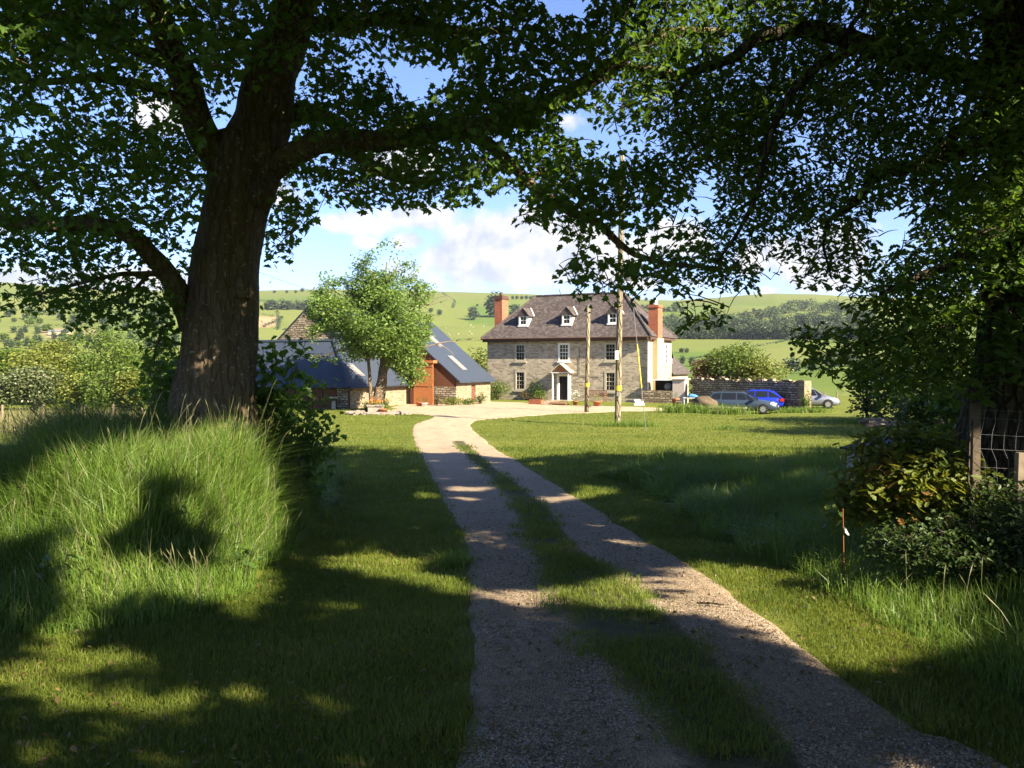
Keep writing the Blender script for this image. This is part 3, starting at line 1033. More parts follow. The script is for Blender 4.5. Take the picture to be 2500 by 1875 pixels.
# ---------------------------------------------------------------- the two great trees framing the view
DENS = {
    25: "200:8 620:9 1130:9 1300:5 1330:7 1440:0 1620:8 1680:5 2050:8 2110:2 2500:9",
    75: "150:9 600:9 860:9 960:6 1150:9 1270:6 1800:8 1850:6 2060:8 2110:1 2340:9 2380:5 2500:9",
    125: "60:8 300:8 420:7 700:9 780:8 850:6 900:4 980:3 1010:2 1140:8 1300:8 1740:8 1860:5 2040:8 2110:3 2330:9 2380:5 2500:9",
    175: "100:7 240:6 330:5 420:6 520:8 760:9 840:7 900:1 940:3 1110:0 1130:4 1440:8 1550:6 1640:8 1680:4 1830:7 1880:4 2500:8",
    225: "100:7 230:5 380:5 480:8 540:6 760:9 900:7 960:8 980:3 1040:0 1120:6 1340:9 1460:8 1560:5 1680:7 2150:9 2250:6 2500:9",
    275: "30:6 90:3 130:6 250:5 350:4 420:2 470:7 560:5 740:9 1340:9 1370:4 1440:1 1500:6 1640:8 1900:9 2000:7 2200:8 2260:5 2330:7 2370:3 2500:9",
    325: "20:5 90:1 300:8 640:8 740:7 860:8 880:7 930:2 1160:9 1260:5 1370:9 1440:0 1600:1 1650:6 1910:9 1990:3 2200:8 2260:5 2500:9",
    375: "640:8 780:5 1040:8 1240:7 1290:3 1420:9 1440:3 1470:4 1560:2 1640:5 1930:9 2010:3 2080:5 2380:8 2430:6 2500:9",
    425: "130:8 330:7 560:8 640:8 700:8 800:7 1000:7 1230:8 1260:7 1300:4 1680:9 1740:2 1960:8 2010:2 2070:4 2110:6 2160:4 2500:9",
    475: "130:8 210:3 330:7 480:7 700:9 790:2 860:5 1130:7 1180:4 1270:1 1300:5 1430:9 1690:7 1740:0 1950:8 2080:7 2250:6 2330:7 2500:9",
    525: "80:6 370:7 480:5 770:8 880:0 1262:0 1310:4 1400:7 1520:7 1600:5 1700:3 1740:1 1880:6 2000:7 2130:7 2200:1 2260:2 2500:9",
    575: "120:6 330:7 400:4 480:6 640:7 710:7 740:3 1370:0 1460:4 1530:1 1640:2 1720:6 1800:6 1880:7 1960:5 2120:5 2150:1 2230:0 2290:5 2500:9",
    625: "40:4 120:5 230:6 340:5 400:3 480:4 640:6 725:6 1395:0 1480:5 1510:2 1560:6 1600:2 1700:7 1820:7 1890:1 2000:4 2130:6 2170:2 2250:5 2500:9",
    675: "90:1 240:6 330:4 410:3 470:3 640:2 665:5 1365:0 1500:5 1680:7 1800:6 1850:6 1930:1 2120:4 2150:3 2200:6 2500:9",
    725: "20:3 230:7 260:5 440:6 480:7 650:2 1400:0 1430:2 1500:5 1530:4 1650:2 1680:4 1720:3 2060:0 2130:5 2500:9",
    775: "20:2 140:0 190:4 330:5 430:7 640:3 1660:0 1700:5 1780:5 1800:1 2080:0 2150:6 2500:9",
    825: "340:0 430:7 640:1 1930:0 2060:7 2500:8",
    875: "350:0 420:6 640:1 1960:0 2070:6 2380:8 2500:4",
    925: "360:0 420:3 2030:0 2100:4 2200:6 2360:8 2500:3",
    975: "2150:0 2250:3 2360:4 2500:1",
}
dys = sorted(DENS)
dgrid = np.zeros((len(dys), 250))
for i, yy in enumerate(dys):
    x0 = 0
    for it in DENS[yy].split():
        e, v = it.split(':')
        x1 = int(e) // 10
        dgrid[i, x0:x1] = int(v)
        x0 = x1


def dens(px, py):
    fy = np.clip((py - 25) / 50, 0, len(dys) - 1.001)
    i = fy.astype(int); t = fy - i
    c = np.clip(px / 10, 0, 249).astype(int)
    d = dgrid[i, c] * (1 - t) + dgrid[i + 1, c] * t
    d = np.where((px < -60) | (px > 2560), 7.0, d)
    return np.where(py > 990, 0, d)


TAU = np.array([0, .12, .3, .5, .8, 1.15, 1.5, 1.9, 2.5, 3.4])


def frame_clusters(side, drange, leaf, per):
    """cluster centres of the foliage in view, from the density of each patch of canopy"""
    out = []
    for yy in np.arange(-25, 990, 25.0):
        for xx in np.arange(-112.5, 2620, 25.0):
            d0 = float(dens(np.array([xx]), np.array([max(yy, 0)]))[0])
            if d0 < 0.4:
                continue
            bound = np.interp(yy, [0, 300, 500, 650, 800], [1500, 1560, 1700, 1690, 1600])
            s = 'L' if xx < bound else 'R'
            if s != side:
                continue
            tau = np.interp(d0, np.arange(10), TAU) * (1.0 if side == 'L' else 1.05)
            dm = drange(xx, yy)
            dd = rng.uniform(dm[0], dm[1])
            area = (leaf * F / dd) ** 2 * 0.45 * 0.55
            m = tau * 625 / (area * per)
            k = int(m) + (rng.random() < m - int(m))
            for _ in range(k):
                dd = rng.uniform(dm[0], dm[1])
                out.append(W(xx + rng.uniform(-14, 14), yy + rng.uniform(-14, 14), dd))
    return np.array(out)


def spray_leaves(C, per, sig, keep_frame=True):
    n = len(C)
    P = np.repeat(C, per, 0) + rng.normal(0, 1, (n * per, 3)) * np.array([sig, sig, sig * 0.6])
    if keep_frame:
        px, py, fw = project(P)
        dn = dens(px, py)
        keep = (fw < 0.5) | (py < -30) | (dn > 0.8 + rng.random(len(P)) * 1.4)
        P = P[keep]
    return P


def grow_twigs(mb, skel, C, r0=0.011, maxlen=6.0):
    """thin branches that tie every spray back to the nearest wood"""
    sk = [np.array(s) for s in skel]
    S = np.array(sk)
    d0 = np.array([np.min(np.linalg.norm(S - c, axis=1)) for c in C])
    order = np.argsort(d0)
    pts = np.zeros((len(S) + len(C) * 3, 3)); pts[:len(S)] = S
    m = len(S)
    for k in order:
        c = C[k]
        dd = np.linalg.norm(pts[:m] - c, axis=1)
        j_ = int(np.argmin(dd))
        L = dd[j_]
        if L < 0.06 or L > maxlen:
            continue
        a = pts[j_]
        mid = (a + c) / 2 + np.array([rng.normal(0, .07), rng.normal(0, .07), 0.10]) * min(L, 1.2)
        r = r0 * (0.55 + min(L, 2.5) * 0.55)
        q1 = a * 0.25 + mid * 0.5 + c * 0.25
        mb.tube([a, a * 0.5 + mid * 0.5, q1 * 0.5 + mid * 0.5, mid * 0.5 + c * 0.5, c], [r, r * 0.85, r * 0.7, r * 0.5, r * 0.3], 4, False)
        pts[m] = mid; pts[m + 1] = mid * 0.5 + c * 0.5; pts[m + 2] = c
        m += 3


def smooth_path(pts, n=8):
    return resample(np.array(pts, float), n)


def limb(mb, pts, r0, r1, sides=10, skel=None, n=6, lump=0.07):
    P = smooth_path(pts, n)
    rr = np.linspace(r0, r1, len(P))
    ph = rng.uniform(0, 6, 4)
    mb.tube(P, list(rr), sides, True, lambda k, j_, an: lump * math.sin(3 * an + ph[0] + k * 0.5) + lump * 0.8 * math.sin(k * 1.1 + ph[1]) * math.cos(an + ph[2]))
    if skel is not None:
        skel.extend([p for p in P])
    return P


def crown_points(c, r, n, seed_sh=0.55):
    """points clustered in the outer part of an ellipsoid"""
    d = rng.normal(0, 1, (n, 3)); d /= np.linalg.norm(d, axis=1, keepdims=True)
    rad_ = rng.uniform(seed_sh, 1.0, n) ** 0.6
    return np.array(c)[None] + d * rad_[:, None] * np.array(r)[None]


def out_of_frame(P):
    px, py, fw = project(P)
    return (fw < 0.3) | (py < -60) | (px < -120) | (px > 2620)


# --- left: old sycamore on the bank
sb = W(520, 1100, 12.5)
sx, sy = sb[0], 12.5
sz = float(gz(sx, sy)) - 0.15
syc = empty('sycamore_tree', (sx, sy, sz), 0, 'huge old sycamore with thick mottled trunk on the grassy bank left of the drive', 'tree')
O = np.array([sx, sy, sz])
tr_pts = [np.array([sx - 0.02, sy, sz]), W(521, 985, 12.5), W(528, 900, 12.5), W(540, 760, 12.5), W(556, 620, 12.5), W(575, 510, 12.5), W(602, 420, 12.5), W(620, 340, 12.5)]
trad = [0.66, 0.575, 0.545, 0.50, 0.46, 0.455, 0.50, 0.47]
P = smooth_path(tr_pts, 10)
rr = np.interp(np.arange(len(P)), np.arange(len(trad)) * 10, trad)


def bark_wob(k, j_, an):
    v = 0.035 * math.sin(5 * an + 0.25 * k) + 0.03 * math.sin(3 * an - 0.1 * k + 1) + 0.02 * math.sin(9 * an + 0.5 * math.sin(k * 0.4))
    v += 0.018 * math.sin(17 * an + 2 * math.sin(k * 0.21))
    fl = max(0, 1 - k / 14.0)
    return v + fl * 0.10 * (0.5 + 0.5 * math.sin(5 * an + 0.7))


tmb = MB()
tmb.tube(P - O, list(rr), 40, True, bark_wob)
# burrs
for (bx, by, br) in ((592, 700, 0.16), (530, 690, 0.13), (640, 470, 0.2), (505, 770, 0.1)):
    c = W(bx, by, 12.15) - O
    tmb.tube([c + np.array([0, .2, -br]), c + np.array([0, .05, -br * .4]), c + np.array([0, .03, br * .3]), c + np.array([0, .2, br])], [0.03, br, br * .9, 0.03], 12, True)
syc_skel = []
stem_b = limb(tmb, [W(612, 390, 12.5) - O, W(640, 290, 12.5) - O, W(668, 170, 12.4) - O, W(712, 40, 12.3) - O, W(750, -150, 12.2) - O, W(740, -500, 12.4) - O], 0.46, 0.2, 24, syc_skel, 8, 0.06)
tmb.build('trunk', M_BARK, syc, True)
br_mb = []
specs = [
    ([W(535, 400, 12.4), W(492, 320, 12.2), W(462, 230, 11.9), W(430, 140, 11.6), W(385, 40, 11.2), W(340, -120, 10.9)], 0.24, 0.14),
    ([W(470, 800, 12.4), W(445, 740, 12.3), W(412, 670, 12.1), W(362, 615, 11.9), W(300, 562, 11.6), W(215, 548, 11.3), W(90, 546, 11.0), W(-60, 530, 10.8)], 0.165, 0.08),
    ([W(640, 430, 12.5), W(700, 385, 12.3), W(770, 352, 12.1), W(870, 343, 11.8), W(960, 342, 11.5), W(1110, 313, 11.2), W(1235, 298, 11.0), W(1345, 246, 10.8), W(1425, 208, 10.7), W(1500, 159, 10.6), W(1545, 122, 10.5), W(1645, 78, 10.4), W(1780, 80, 10.3)], 0.19, 0.05),
    ([W(1110, 318, 11.2), W(1190, 350, 11.1), W(1254, 405, 11.0), W(1310, 465, 10.9), W(1400, 520, 10.8), W(1460, 545, 10.7), W(1510, 592, 10.6), W(1550, 622, 10.5), W(1640, 645, 10.4), W(1760, 655, 10.3)], 0.09, 0.02),
    ([W(840, 350, 11.9), W(900, 400, 11.8), W(975, 436, 11.7), W(1060, 440, 11.6)], 0.11, 0.04),
    ([W(650, 320, 12.6), W(740, 270, 12.9), W(800, 290, 13.0), W(840, 320, 13.0)], 0.16, 0.07),
    ([W(405, 668, 12.1), W(360, 668, 12.0), W(290, 670, 11.8), W(200, 690, 11.6), W(90, 720, 11.4)], 0.05, 0.015),
    ([W(360, 672, 12.0), W(330, 705, 11.9), W(300, 720, 11.9), W(220, 745, 11.8)], 0.03, 0.01),
    ([W(440, 150, 11.6), W(350, 130, 11.0), W(250, 50, 10.5), W(120, 40, 10.0), W(-30, 60, 9.6)], 0.12, 0.05),
    ([W(470, 260, 11.9), W(380, 215, 11.4), W(250, 190, 11.0), W(120, 200, 10.5), W(-40, 190, 10.2)], 0.08, 0.03),
    ([W(700, 60, 12.3), W(820, 60, 11.9), W(960, 40, 11.5), W(1120, 80, 11.2), W(1250, 70, 10.8)], 0.13, 0.04),
    ([W(1500, 160, 10.6), W(1600, 170, 10.3), W(1660, 185, 10.1)], 0.06, 0.03),
    ([W(150, 520, 11.1), W(118, 480, 11.0), W(60, 430, 10.8), W(-20, 420, 10.7)], 0.05, 0.02),
    ([W(425, 790, 12.3), W(400, 800, 12.1), W(380, 850, 12.0), W(375, 900, 12.0)], 0.03, 0.01),
]
for pts, r0, r1 in specs:
    b = MB()
    limb(b, [p - O for p in pts], r0, r1, 14, syc_skel)
    b.build('branch', M_BARK, syc, True)


def syc_depth(xx, yy):
    if xx > 1100:
        return (9.2, 12.0)
    if xx > 640:
        return (9.8, 13.8)
    if yy < 330:
        return (8.2, 12.6)
    if yy > 560:
        return (11.0, 12.9) if xx < 330 else (11.6, 13.6)
    return (9.2, 13.4)


LEAF_S = 0.092
C_in = frame_clusters('L', syc_depth, LEAF_S, 10)
# keep the trunk readable: nothing much in front of it
px, py, fw = project(C_in)
tc_ = np.interp(py, [0, 170, 340, 420, 510, 620, 760, 985], [712, 668, 620, 600, 575, 556, 540, 521])
tw_ = np.interp(py, [0, 340, 420, 1000], [80, 95, 95, 105])
front = (np.abs(px - tc_) < tw_) & (fw < 13.2)
keep = ~front | (rng.random(len(px)) < np.where(py < 160, 0.25, 0.0))
# nor in front of the great limb rising to the left
lx = np.interp(py, [0, 40, 140, 230, 320, 400], [370, 385, 430, 462, 492, 535])
keep &= ~((np.abs(px - lx) < 42) & (fw < 12.2) & (py < 420) & (rng.random(len(px)) < .85))
ly = np.interp(px, [660, 735, 870, 960, 1110], [400, 362, 348, 345, 318])
keep &= ~((np.abs(py - ly) < 38) & (px > 680) & (px < 980) & (fw < 12.1) & (rng.random(len(px)) < .9))
C_in = C_in[keep]
P_in = spray_leaves(C_in, 10, 0.15)
px, py, fw = project(P_in)
tc_ = np.interp(py, [0, 170, 340, 420, 510, 620, 760, 985], [712, 668, 620, 600, 575, 556, 540, 521])
front = (np.abs(px - tc_) < np.interp(py, [0, 340, 420, 1000], [62, 80, 82, 95])) & (fw < 13.0) & (py > 230)
P_in = P_in[~front]
tw = MB()
grow_twigs(tw, syc_skel, C_in - O)
tw.build('twigs', M_BARK, syc, False, uv=False)
# the crown above the view
C_up = crown_points((-4.2, 11.5, 10.2), (8.6, 7.5, 5.6), 4200, 0.25)
C_up = C_up[out_of_frame(C_up) & (C_up[:, 2] > 3.2)]
P_up = spray_leaves(C_up, 13, 0.5, False)
P_up = P_up[out_of_frame(P_up)]
P_up = P_up[sun_ok(P_up)]
sizes = np.concatenate((rng.uniform(0.055, 0.13, len(P_in)), rng.uniform(0.17, 0.26, len(P_up))))
leaves('crown', np.concatenate((P_in, P_up)) - O, sizes, SYC_T, M_SYC, syc, 0.45, 0.55)

# --- right: oak behind the fence, its trunk at the edge of the picture
ox, oy = 5.32, 9.1
oz = float(gz(ox, oy)) - 0.15
oak = empty('oak_tree', (ox, oy, oz), 0, 'broad oak with dark trunk behind the wire fence at the right edge', 'tree')
O2 = np.array([ox, oy, oz])
omb = MB()
P = smooth_path([np.array([ox + .02, oy, oz]), W(2496, 1010, oy), W(2510, 850, oy), W(2520, 650, oy), W(2525, 400, oy), W(2520, 150, oy), W(2510, -100, oy), W(2480, -700, oy)], 10)
rr = np.interp(np.arange(len(P)), np.arange(8) * 10, [0.80, 0.58, 0.50, 0.44, 0.42, 0.44, 0.42, 0.2])
omb.tube(P - O2, list(rr), 40, True, bark_wob)
omb.build('trunk', M_OBARK, oak, True)
oak_skel = [p - O2 for p in P[20:]]
specs = [
    ([W(2500, 160, 9.1), W(2380, 180, 8.9), W(2250, 150, 8.7), W(2115, 112, 8.5), W(2050, 88, 8.5), W(1990, 72, 8.5), W(1900, 80, 8.5), W(1845, 95, 8.5), W(1790, 140, 8.5), W(1700, 172, 8.5), W(1640, 190, 8.5), W(1560, 165, 8.6)], 0.13, 0.022),
    ([W(2510, 330, 9.0), W(2380, 360, 8.7), W(2250, 400, 8.5), W(2140, 430, 8.4), W(2080, 500, 8.4), W(2020, 540, 8.4)], 0.095, 0.02),
    ([W(2500, 640, 9.0), W(2400, 740, 8.6), W(2300, 800, 8.4), W(2180, 830, 8.3), W(2090, 845, 8.2)], 0.09, 0.010),
    ([W(2120, 112, 8.5), W(2010, 150, 8.3), W(1930, 230, 8.1), W(1880, 330, 8.0), W(1850, 470, 8.0), W(1800, 570, 8.0), W(1750, 640, 8.0)], 0.05, 0.012),
    ([W(2515, 480, 9.0), W(2420, 560, 8.4), W(2330, 640, 8.1), W(2230, 680, 8.0), W(2150, 720, 7.9)], 0.09, 0.02),
    ([W(2250, 400, 8.5), W(2330, 330, 8.4), W(2400, 280, 8.5)], 0.06, 0.05),
    ([W(2020, 540, 8.4), W(2010, 600, 8.3), W(2030, 680, 8.3)], 0.02, 0.008),
    ([W(1700, 172, 8.5), W(1650, 240, 8.4), W(1660, 300, 8.4), W(1700, 360, 8.3)], 0.028, 0.01),
    ([W(2110, 105, 8.5), W(2075, 70, 8.4), W(2110, 20, 8.3), W(2125, -60, 8.3)], 0.03, 0.02),
]
for pts, r0, r1 in specs:
    b = MB()
    limb(b, [p - O2 for p in pts], r0, r1, 14, oak_skel)
    b.build('branch', M_OBARK, oak, True)


def oak_depth(xx, yy):
    if yy > 700:
        return (7.4, 9.6)
    return (7.9, 11.8) if xx < 2050 else (7.2, 10.4)


OAK_S = 0.088
C_in = frame_clusters('R', oak_depth, OAK_S * 0.78, 9)
px, py, fw = project(C_in)
front = ((px > 2375) & (py > 690) & (fw < 9.6)) | ((px > 2425) & (py < 150) & (fw < 9.2))
C_in = C_in[~front | (rng.random(len(px)) < 0.03)]
P_in = spray_leaves(C_in, 9, 0.115)
tw = MB()
grow_twigs(tw, oak_skel, C_in - O2, 0.009)
tw.build('twigs', M_OBARK, oak, False, uv=False)
C_up = crown_points((7.0, 8.0, 10.3), (9.5, 10.0, 6.3), 7500, 0.2)
C_up = C_up[out_of_frame(C_up) & (C_up[:, 2] > 3.0)]
P_up = spray_leaves(C_up, 20, 0.5, False)
P_up = P_up[out_of_frame(P_up)]
P_up = P_up[sun_ok(P_up)]
sizes = np.concatenate((rng.uniform(0.055, 0.12, len(P_in)), rng.uniform(0.22, 0.33, len(P_up))))
leaves('crown', np.concatenate((P_in, P_up)) - O2, sizes, OAK_T, M_OAK, oak, 0.3, 0.65)


# --- two neighbours of the same row, out of view to the right, whose shade lies over the drive and lawn
def shade_tree(x, y, c, r, n, label, gaps=True):
    z = float(gz(x, y)) - 0.1
    e = empty('oak_tree', (x, y, z), 0, label, 'tree', 'oaks along the right side of the drive')
    o_ = np.array([x, y, z])
    mb = MB()
    sk = []
    limb(mb, [(0, 0, 0), (0.1, 0, 2.5), (0.0, 0.2, 5), (c[0] - x, c[1] - y, c[2] - z + 2)], 0.55, 0.15, 16, sk)
    for k in range(7):
        a_ = k * 0.9
        limb(mb, [(0, 0.1, 3.5 + k * 0.5), (1.8 * math.cos(a_), 1.8 * math.sin(a_), 5 + k * .5), (4.5 * math.cos(a_), 4.5 * math.sin(a_), 6.5 + k * .6)], 0.18, 0.05, 8, sk)
    mb.build('trunk', M_OBARK, e, True)
    C = crown_points(c, r, n, 0.25)
    C = C[(C[:, 2] > z + 2.2) & out_of_frame(C)]
    P = spray_leaves(C, 20, 0.5, False)
    P = P[out_of_frame(P)]
    if gaps:
        P = P[sun_ok(P)]
    leaves('crown', P - o_, rng.uniform(0.24, 0.36, len(P)), OAK_T, M_OAK, e, 0.3, 0.7)


shade_tree(8.5, -6.0, (8.5, -5.5, 9.6), (9.5, 8.5, 7.0), 5500, 'spreading oak beside the drive, just behind the viewpoint')
shade_tree(28.5, 29.0, (28.5, 29.0, 6.5), (6.0, 6.0, 4.2), 900, 'oak casting long shadows over the far lawn, beyond the right edge', False)
shade_tree(31.0, 39.0, (31.0, 39.0, 6.0), (4.0, 5.0, 3.8), 500, 'smaller oak by the far right lawn, beyond the right edge', False)
shade_tree(17.0, 8.0, (17.0, 8.0, 8.4), (7.5, 8.0, 6.0), 2800, 'spreading oak on the right of the lawn, beyond the edge of the view')

# ---------------------------------------------------------------- the farmhouse
HA = R(-27.4)
HX, HY, HZ = -2.24, 78.0, -1.5
house = empty('stone_farmhouse', (HX, HY, HZ), HA, 'two-storey stone farmhouse with slate hipped roof, three dormers and brick chimneys', 'house')
HL, HD, HE = 15.2, 6.6, 5.48


def wall_open(mb, p0, du, L, H, opens, depth, nrm):
    """a wall face with rectangular openings (a0,a1,z0,z1) and their reveals"""
    p0 = np.array(p0, float); du = np.array(du, float); nrm = np.array(nrm, float)

    def pt(a, z, d=0):
        return tuple(p0 + du * a + np.array([0, 0, z]) - nrm * d)
    xs = sorted({0, L, *[o[0] for o in opens], *[o[1] for o in opens]})
    zs = sorted({0, H, *[o[2] for o in opens], *[o[3] for o in opens]})
    for xa, xb in zip(xs, xs[1:]):
        for za, zb in zip(zs, zs[1:]):
            cx, cz = (xa + xb) / 2, (za + zb) / 2
            if any(o[0] < cx < o[1] and o[2] < cz < o[3] for o in opens):
                continue
            mb.poly([pt(xa, za), pt(xb, za), pt(xb, zb), pt(xa, zb)])
    for a0, a1, z0, z1 in opens:
        mb.poly([pt(a0, z0), pt(a0, z0, depth), pt(a0, z1, depth), pt(a0, z1)])
        mb.poly([pt(a1, z0), pt(a1, z1), pt(a1, z1, depth), pt(a1, z0, depth)])
        mb.poly([pt(a0, z1), pt(a0, z1, depth), pt(a1, z1, depth), pt(a1, z1)])
        mb.poly([pt(a0, z0), pt(a1, z0), pt(a1, z0, depth), pt(a0, z0, depth)])


upw = [(3.35, 3.45, 5.03), (7.6, 3.45, 5.03), (11.9, 3.45, 5.03)]
low = [(3.35, .86, 2.62), (11.9, .86, 2.62)]
WW = 1.10
opens = [(c - WW / 2, c + WW / 2, a, b) for c, a, b in upw + low] + [(6.95, 8.25, 0.08, 2.32)]
mb = MB()
wall_open(mb, (0, 0, 0), (1, 0, 0), HL, HE, opens, 0.16, (0, -1, 0))
mb.poly([(0, HD, 0), (0, 0, 0), (0, 0, HE), (0, HD, HE)])
mb.poly([(HL, HD, 0), (0, HD, 0), (0, HD, HE), (HL, HD, HE)])
mb.build('stone_wall', M_STONE, house)
mb = MB()
wall_open(mb, (HL, 0, 0), (0, 1, 0), HD, HE, [(4.55, 5.45, 3.2, 5.0)], 0.12, (1, 0, 0))
mb.box(HL + .004, HL + .45, 1.2, 2.9, 0, HE - .1)
tag(mb.build('rendered_gable_wall', M_RENDER, house), 'cream rendered end wall')


def sash(parent, p0, du, nrm, w, h, nx, nz, frame_mat, name='window', fw=0.11, surround=None, depth=0.05):
    """a window: box frame, glazing bars, pane behind, sill in front. p0 is the lower left corner of the opening"""
    p0 = np.array(p0, float); du = np.array(du, float); nrm = np.array(nrm, float)

    def bx(mb, a0, a1, z0, z1, d0, d1):
        pts = []
        for z in (z0, z1):
            for a, d in ((a0, d0), (a1, d0), (a1, d1), (a0, d1)):
                pts.append(p0 + du * a + np.array([0, 0, z]) + nrm * d)
        mb.hexa(pts)
    m = MB()
    bx(m, 0, fw, 0, h, -depth, 0.02); bx(m, w - fw, w, 0, h, -depth, 0.02)
    bx(m, fw, w - fw, h - fw, h, -depth, 0.02); bx(m, fw, w - fw, 0, fw * .8, -depth, 0.02)
    iw, ih = w - 2 * fw, h - fw * 1.8
    for k in range(1, nx):
        x = fw + iw * k / nx
        bx(m, x - .014, x + .014, fw * .8, h - fw, -depth - .02, -depth + .012)
    for k in range(1, nz):
        z = fw * .8 + ih * k / nz
        t = .032 if k == nz // 2 else .014
        bx(m, fw, w - fw, z - t, z + t, -depth - .018, -depth + .016)
    o = m.build(name, frame_mat, parent)
    g = MB()
    g.poly([p0 + du * a + np.array([0, 0, z]) - nrm * (depth + .012) for a, z in ((fw, fw * .8), (w - fw, fw * .8), (w - fw, h - fw), (fw, h - fw))])
    g.build('pane', M_GLASS, o)
    s = MB()
    bx(s, -.08, w + .08, -.13, -.004, -.03, 0.09)
    s.build('sill', surround or frame_mat, o)
    return o


for k, (c, a, b) in enumerate(upw + low):
    sash(house, (c - WW / 2, 0, a), (1, 0, 0), (0, -1, 0), WW, b - a, 3, 4, M_WHITE if k == 1 else M_OFFW, fw=0.17, surround=M_OFFW if k != 1 else M_WHITE)
sash(house, (HL, 4.55, 3.2), (0, 1, 0), (1, 0, 0), 0.9, 1.8, 3, 4, M_WHITE, fw=0.12)

# roof: four hips, ridge in the middle
ov = 0.42
ze, zr = HE + 0.02, 9.45
hip = 3.35
mid = HD / 2
e = [(-ov, -ov, ze), (HL + ov, -ov, ze), (HL + ov, HD + ov, ze), (-ov, HD + ov, ze)]
r0, r1 = (hip, mid, zr), (HL - hip, mid, zr)
mb = MB()
nseg = 14


def lerp(a, b, t):
    return tuple(a[i] + (b[i] - a[i]) * t for i in range(3))


def sag_plane(mb, a, b, c, d, nx_=16, ny_=6):
    """quad a-b (eave) to d-c (ridge), gently uneven like old slates"""
    g = []
    for iy in range(ny_ + 1):
        row = []
        for ix in range(nx_ + 1):
            p = lerp(lerp(a, b, ix / nx_), lerp(d, c, ix / nx_), iy / ny_)
            inner = 0 < ix < nx_ and 0 < iy < ny_
            row.append((p[0], p[1], p[2] + (random.uniform(-.025, .02) if inner else 0)))
        g.append(row)
    for iy in range(ny_):
        for ix in range(nx_):
            q = [g[iy][ix], g[iy][ix + 1], g[iy + 1][ix + 1], g[iy + 1][ix]]
            if len({q[2], q[3]}) == 1:
                q = q[:3]
            mb.poly(q)


sag_plane(mb, e[0], e[1], r1, r0)
sag_plane(mb, e[1], e[2], r1, r1, 8, 6)
sag_plane(mb, e[2], e[3], r0, r1)
sag_plane(mb, e[3], e[0], r0, r0, 8, 6)
mb.poly([(x, y, z - .012) for x, y, z in e][::-1])
roof = mb.build('slate_roof', M_SLATE, house)
mb = MB()
for a, b in ((r0, r1), (e[0], r0), (e[3], r0), (e[1], r1), (e[2], r1)):
    mb.tube([(a[0], a[1], a[2] + .03), (b[0], b[1], b[2] + .03)], 0.10, 6)
mb.build('ridge_tiles', M_SLATE, roof)
mb = MB()
mb.box(-ov + .08, HL + ov - .08, -ov + .10, -0.004, HE - .30, HE)
mb.box(HL + .004, HL + ov - .08, 0, HD, HE - .22, HE - .003)
mb.build('fascia_board', M_FASCIA, house)
mb = MB()
mb.tube([(-ov, -ov - .05, HE - .03), (HL + ov, -ov - .05, HE - .03)], .06, 8)
mb.build('gutter', M_FASCIA, house)
mb = MB()
mb.tube([(HL + .05, -.08, 0.1), (HL + .05, -.08, HE - .35), (HL + .1, -ov, HE - .05)], .06, 8)
mb.build('downpipe', M_WHITE, house)

# dormers
sl = (zr - ze) / (mid + ov)
for k, c in enumerate((3.36, 7.6, 11.88)):
    y0 = 0.62
    zb = ze + (y0 + ov) * sl
    w, h = 0.50, 0.98
    d = MB()
    zt = zb + h
    yb = y0 + h / sl
    d.poly([(c - w, y0, zb - .05), (c - w, y0, zt), (c - w, yb, zt)])
    d.poly([(c + w, y0, zb - .05), (c + w, yb, zt), (c + w, y0, zt)])
    d.poly([(c - w, y0, zb), (c + w, y0, zb), (c + w, y0, zt), (c - w, y0, zt)])
    dm = d.build('dormer', M_OFFW if k else M_WHITE, house)
    rf = MB()
    za = zt + .66
    ya = y0 + (za - zb) / sl
    yo = y0 - .16
    ww = w + .20
    zl = zt - .12
    yl = y0 + (zl - zb) / sl
    for s in (-1, 1):
        rf.poly([(c + s * ww, yo, zl), (c, yo, za), (c, ya, za), (c + s * ww, yl, zl)])
        rf.poly([(c + s * ww, yo, zl - .06), (c, yo, za - .06), (c, yo, za), (c + s * ww, yo, zl)])
        rf.poly([(c + s * (ww - .01), yo + .004, zl - .06), (c, yo + .004, za - .06), (c, ya, za - .06), (c + s * (ww - .01), yl, zl - .06)])
    rf.poly([(c - ww + .03, yo + .05, zl), (c + ww - .03, yo + .05, zl), (c, yo + .05, za - .03)])
    rf.build('dormer_roof', M_SLATE, dm)
    bg = MB()
    bg.bar((c + ww, yl - .05, zl + .05), (c, ya - .05, za + .05), .07, .05)
    bg.build('flashing', M_WHITE, dm)
    sash(dm, (c - .42, y0 - .07, zb + .06), (1, 0, 0), (0, -1, 0), .84, h - .08, 2, 2, M_WHITE, fw=0.13, depth=0.05)

# chimneys
ch = MB()
ch.box(-.72, .08, 2.7, 3.9, 3.0, 9.25)
co = ch.build('chimney', M_BRICK, house)
ch = MB()
ch.box(-.78, .14, 2.64, 3.96, 9.253, 9.50); ch.box(-.72, .08, 2.70, 3.90, 9.503, 9.62)
ch.lathe([(.13, 9.6), (.16, 9.7), (.13, 9.9), (.14, 9.95)], 10, (-.32, 3.3, 0))
ch.build('chimney_cap', M_FASCIA, co)
ch = MB()
ch.box(HL - .42, HL + .42, 1.35, 2.55, HE - .3, 7.95)
co = ch.build('chimney', M_BRICK, house)
ch = MB()
ch.box(HL - .48, HL + .48, 1.29, 2.61, 7.953, 8.10); ch.box(HL - .42, HL + .42, 1.35, 2.55, 8.103, 8.2)
ch.build('chimney_cap', M_BRICK, co)
ch = MB()
ch.lathe([(.17, 8.2), (.19, 8.5), (.17, 8.8), (.2, 8.83)], 10, (HL, 1.95, 0))
ch.build('chimney_pot', M_WHITE, co)

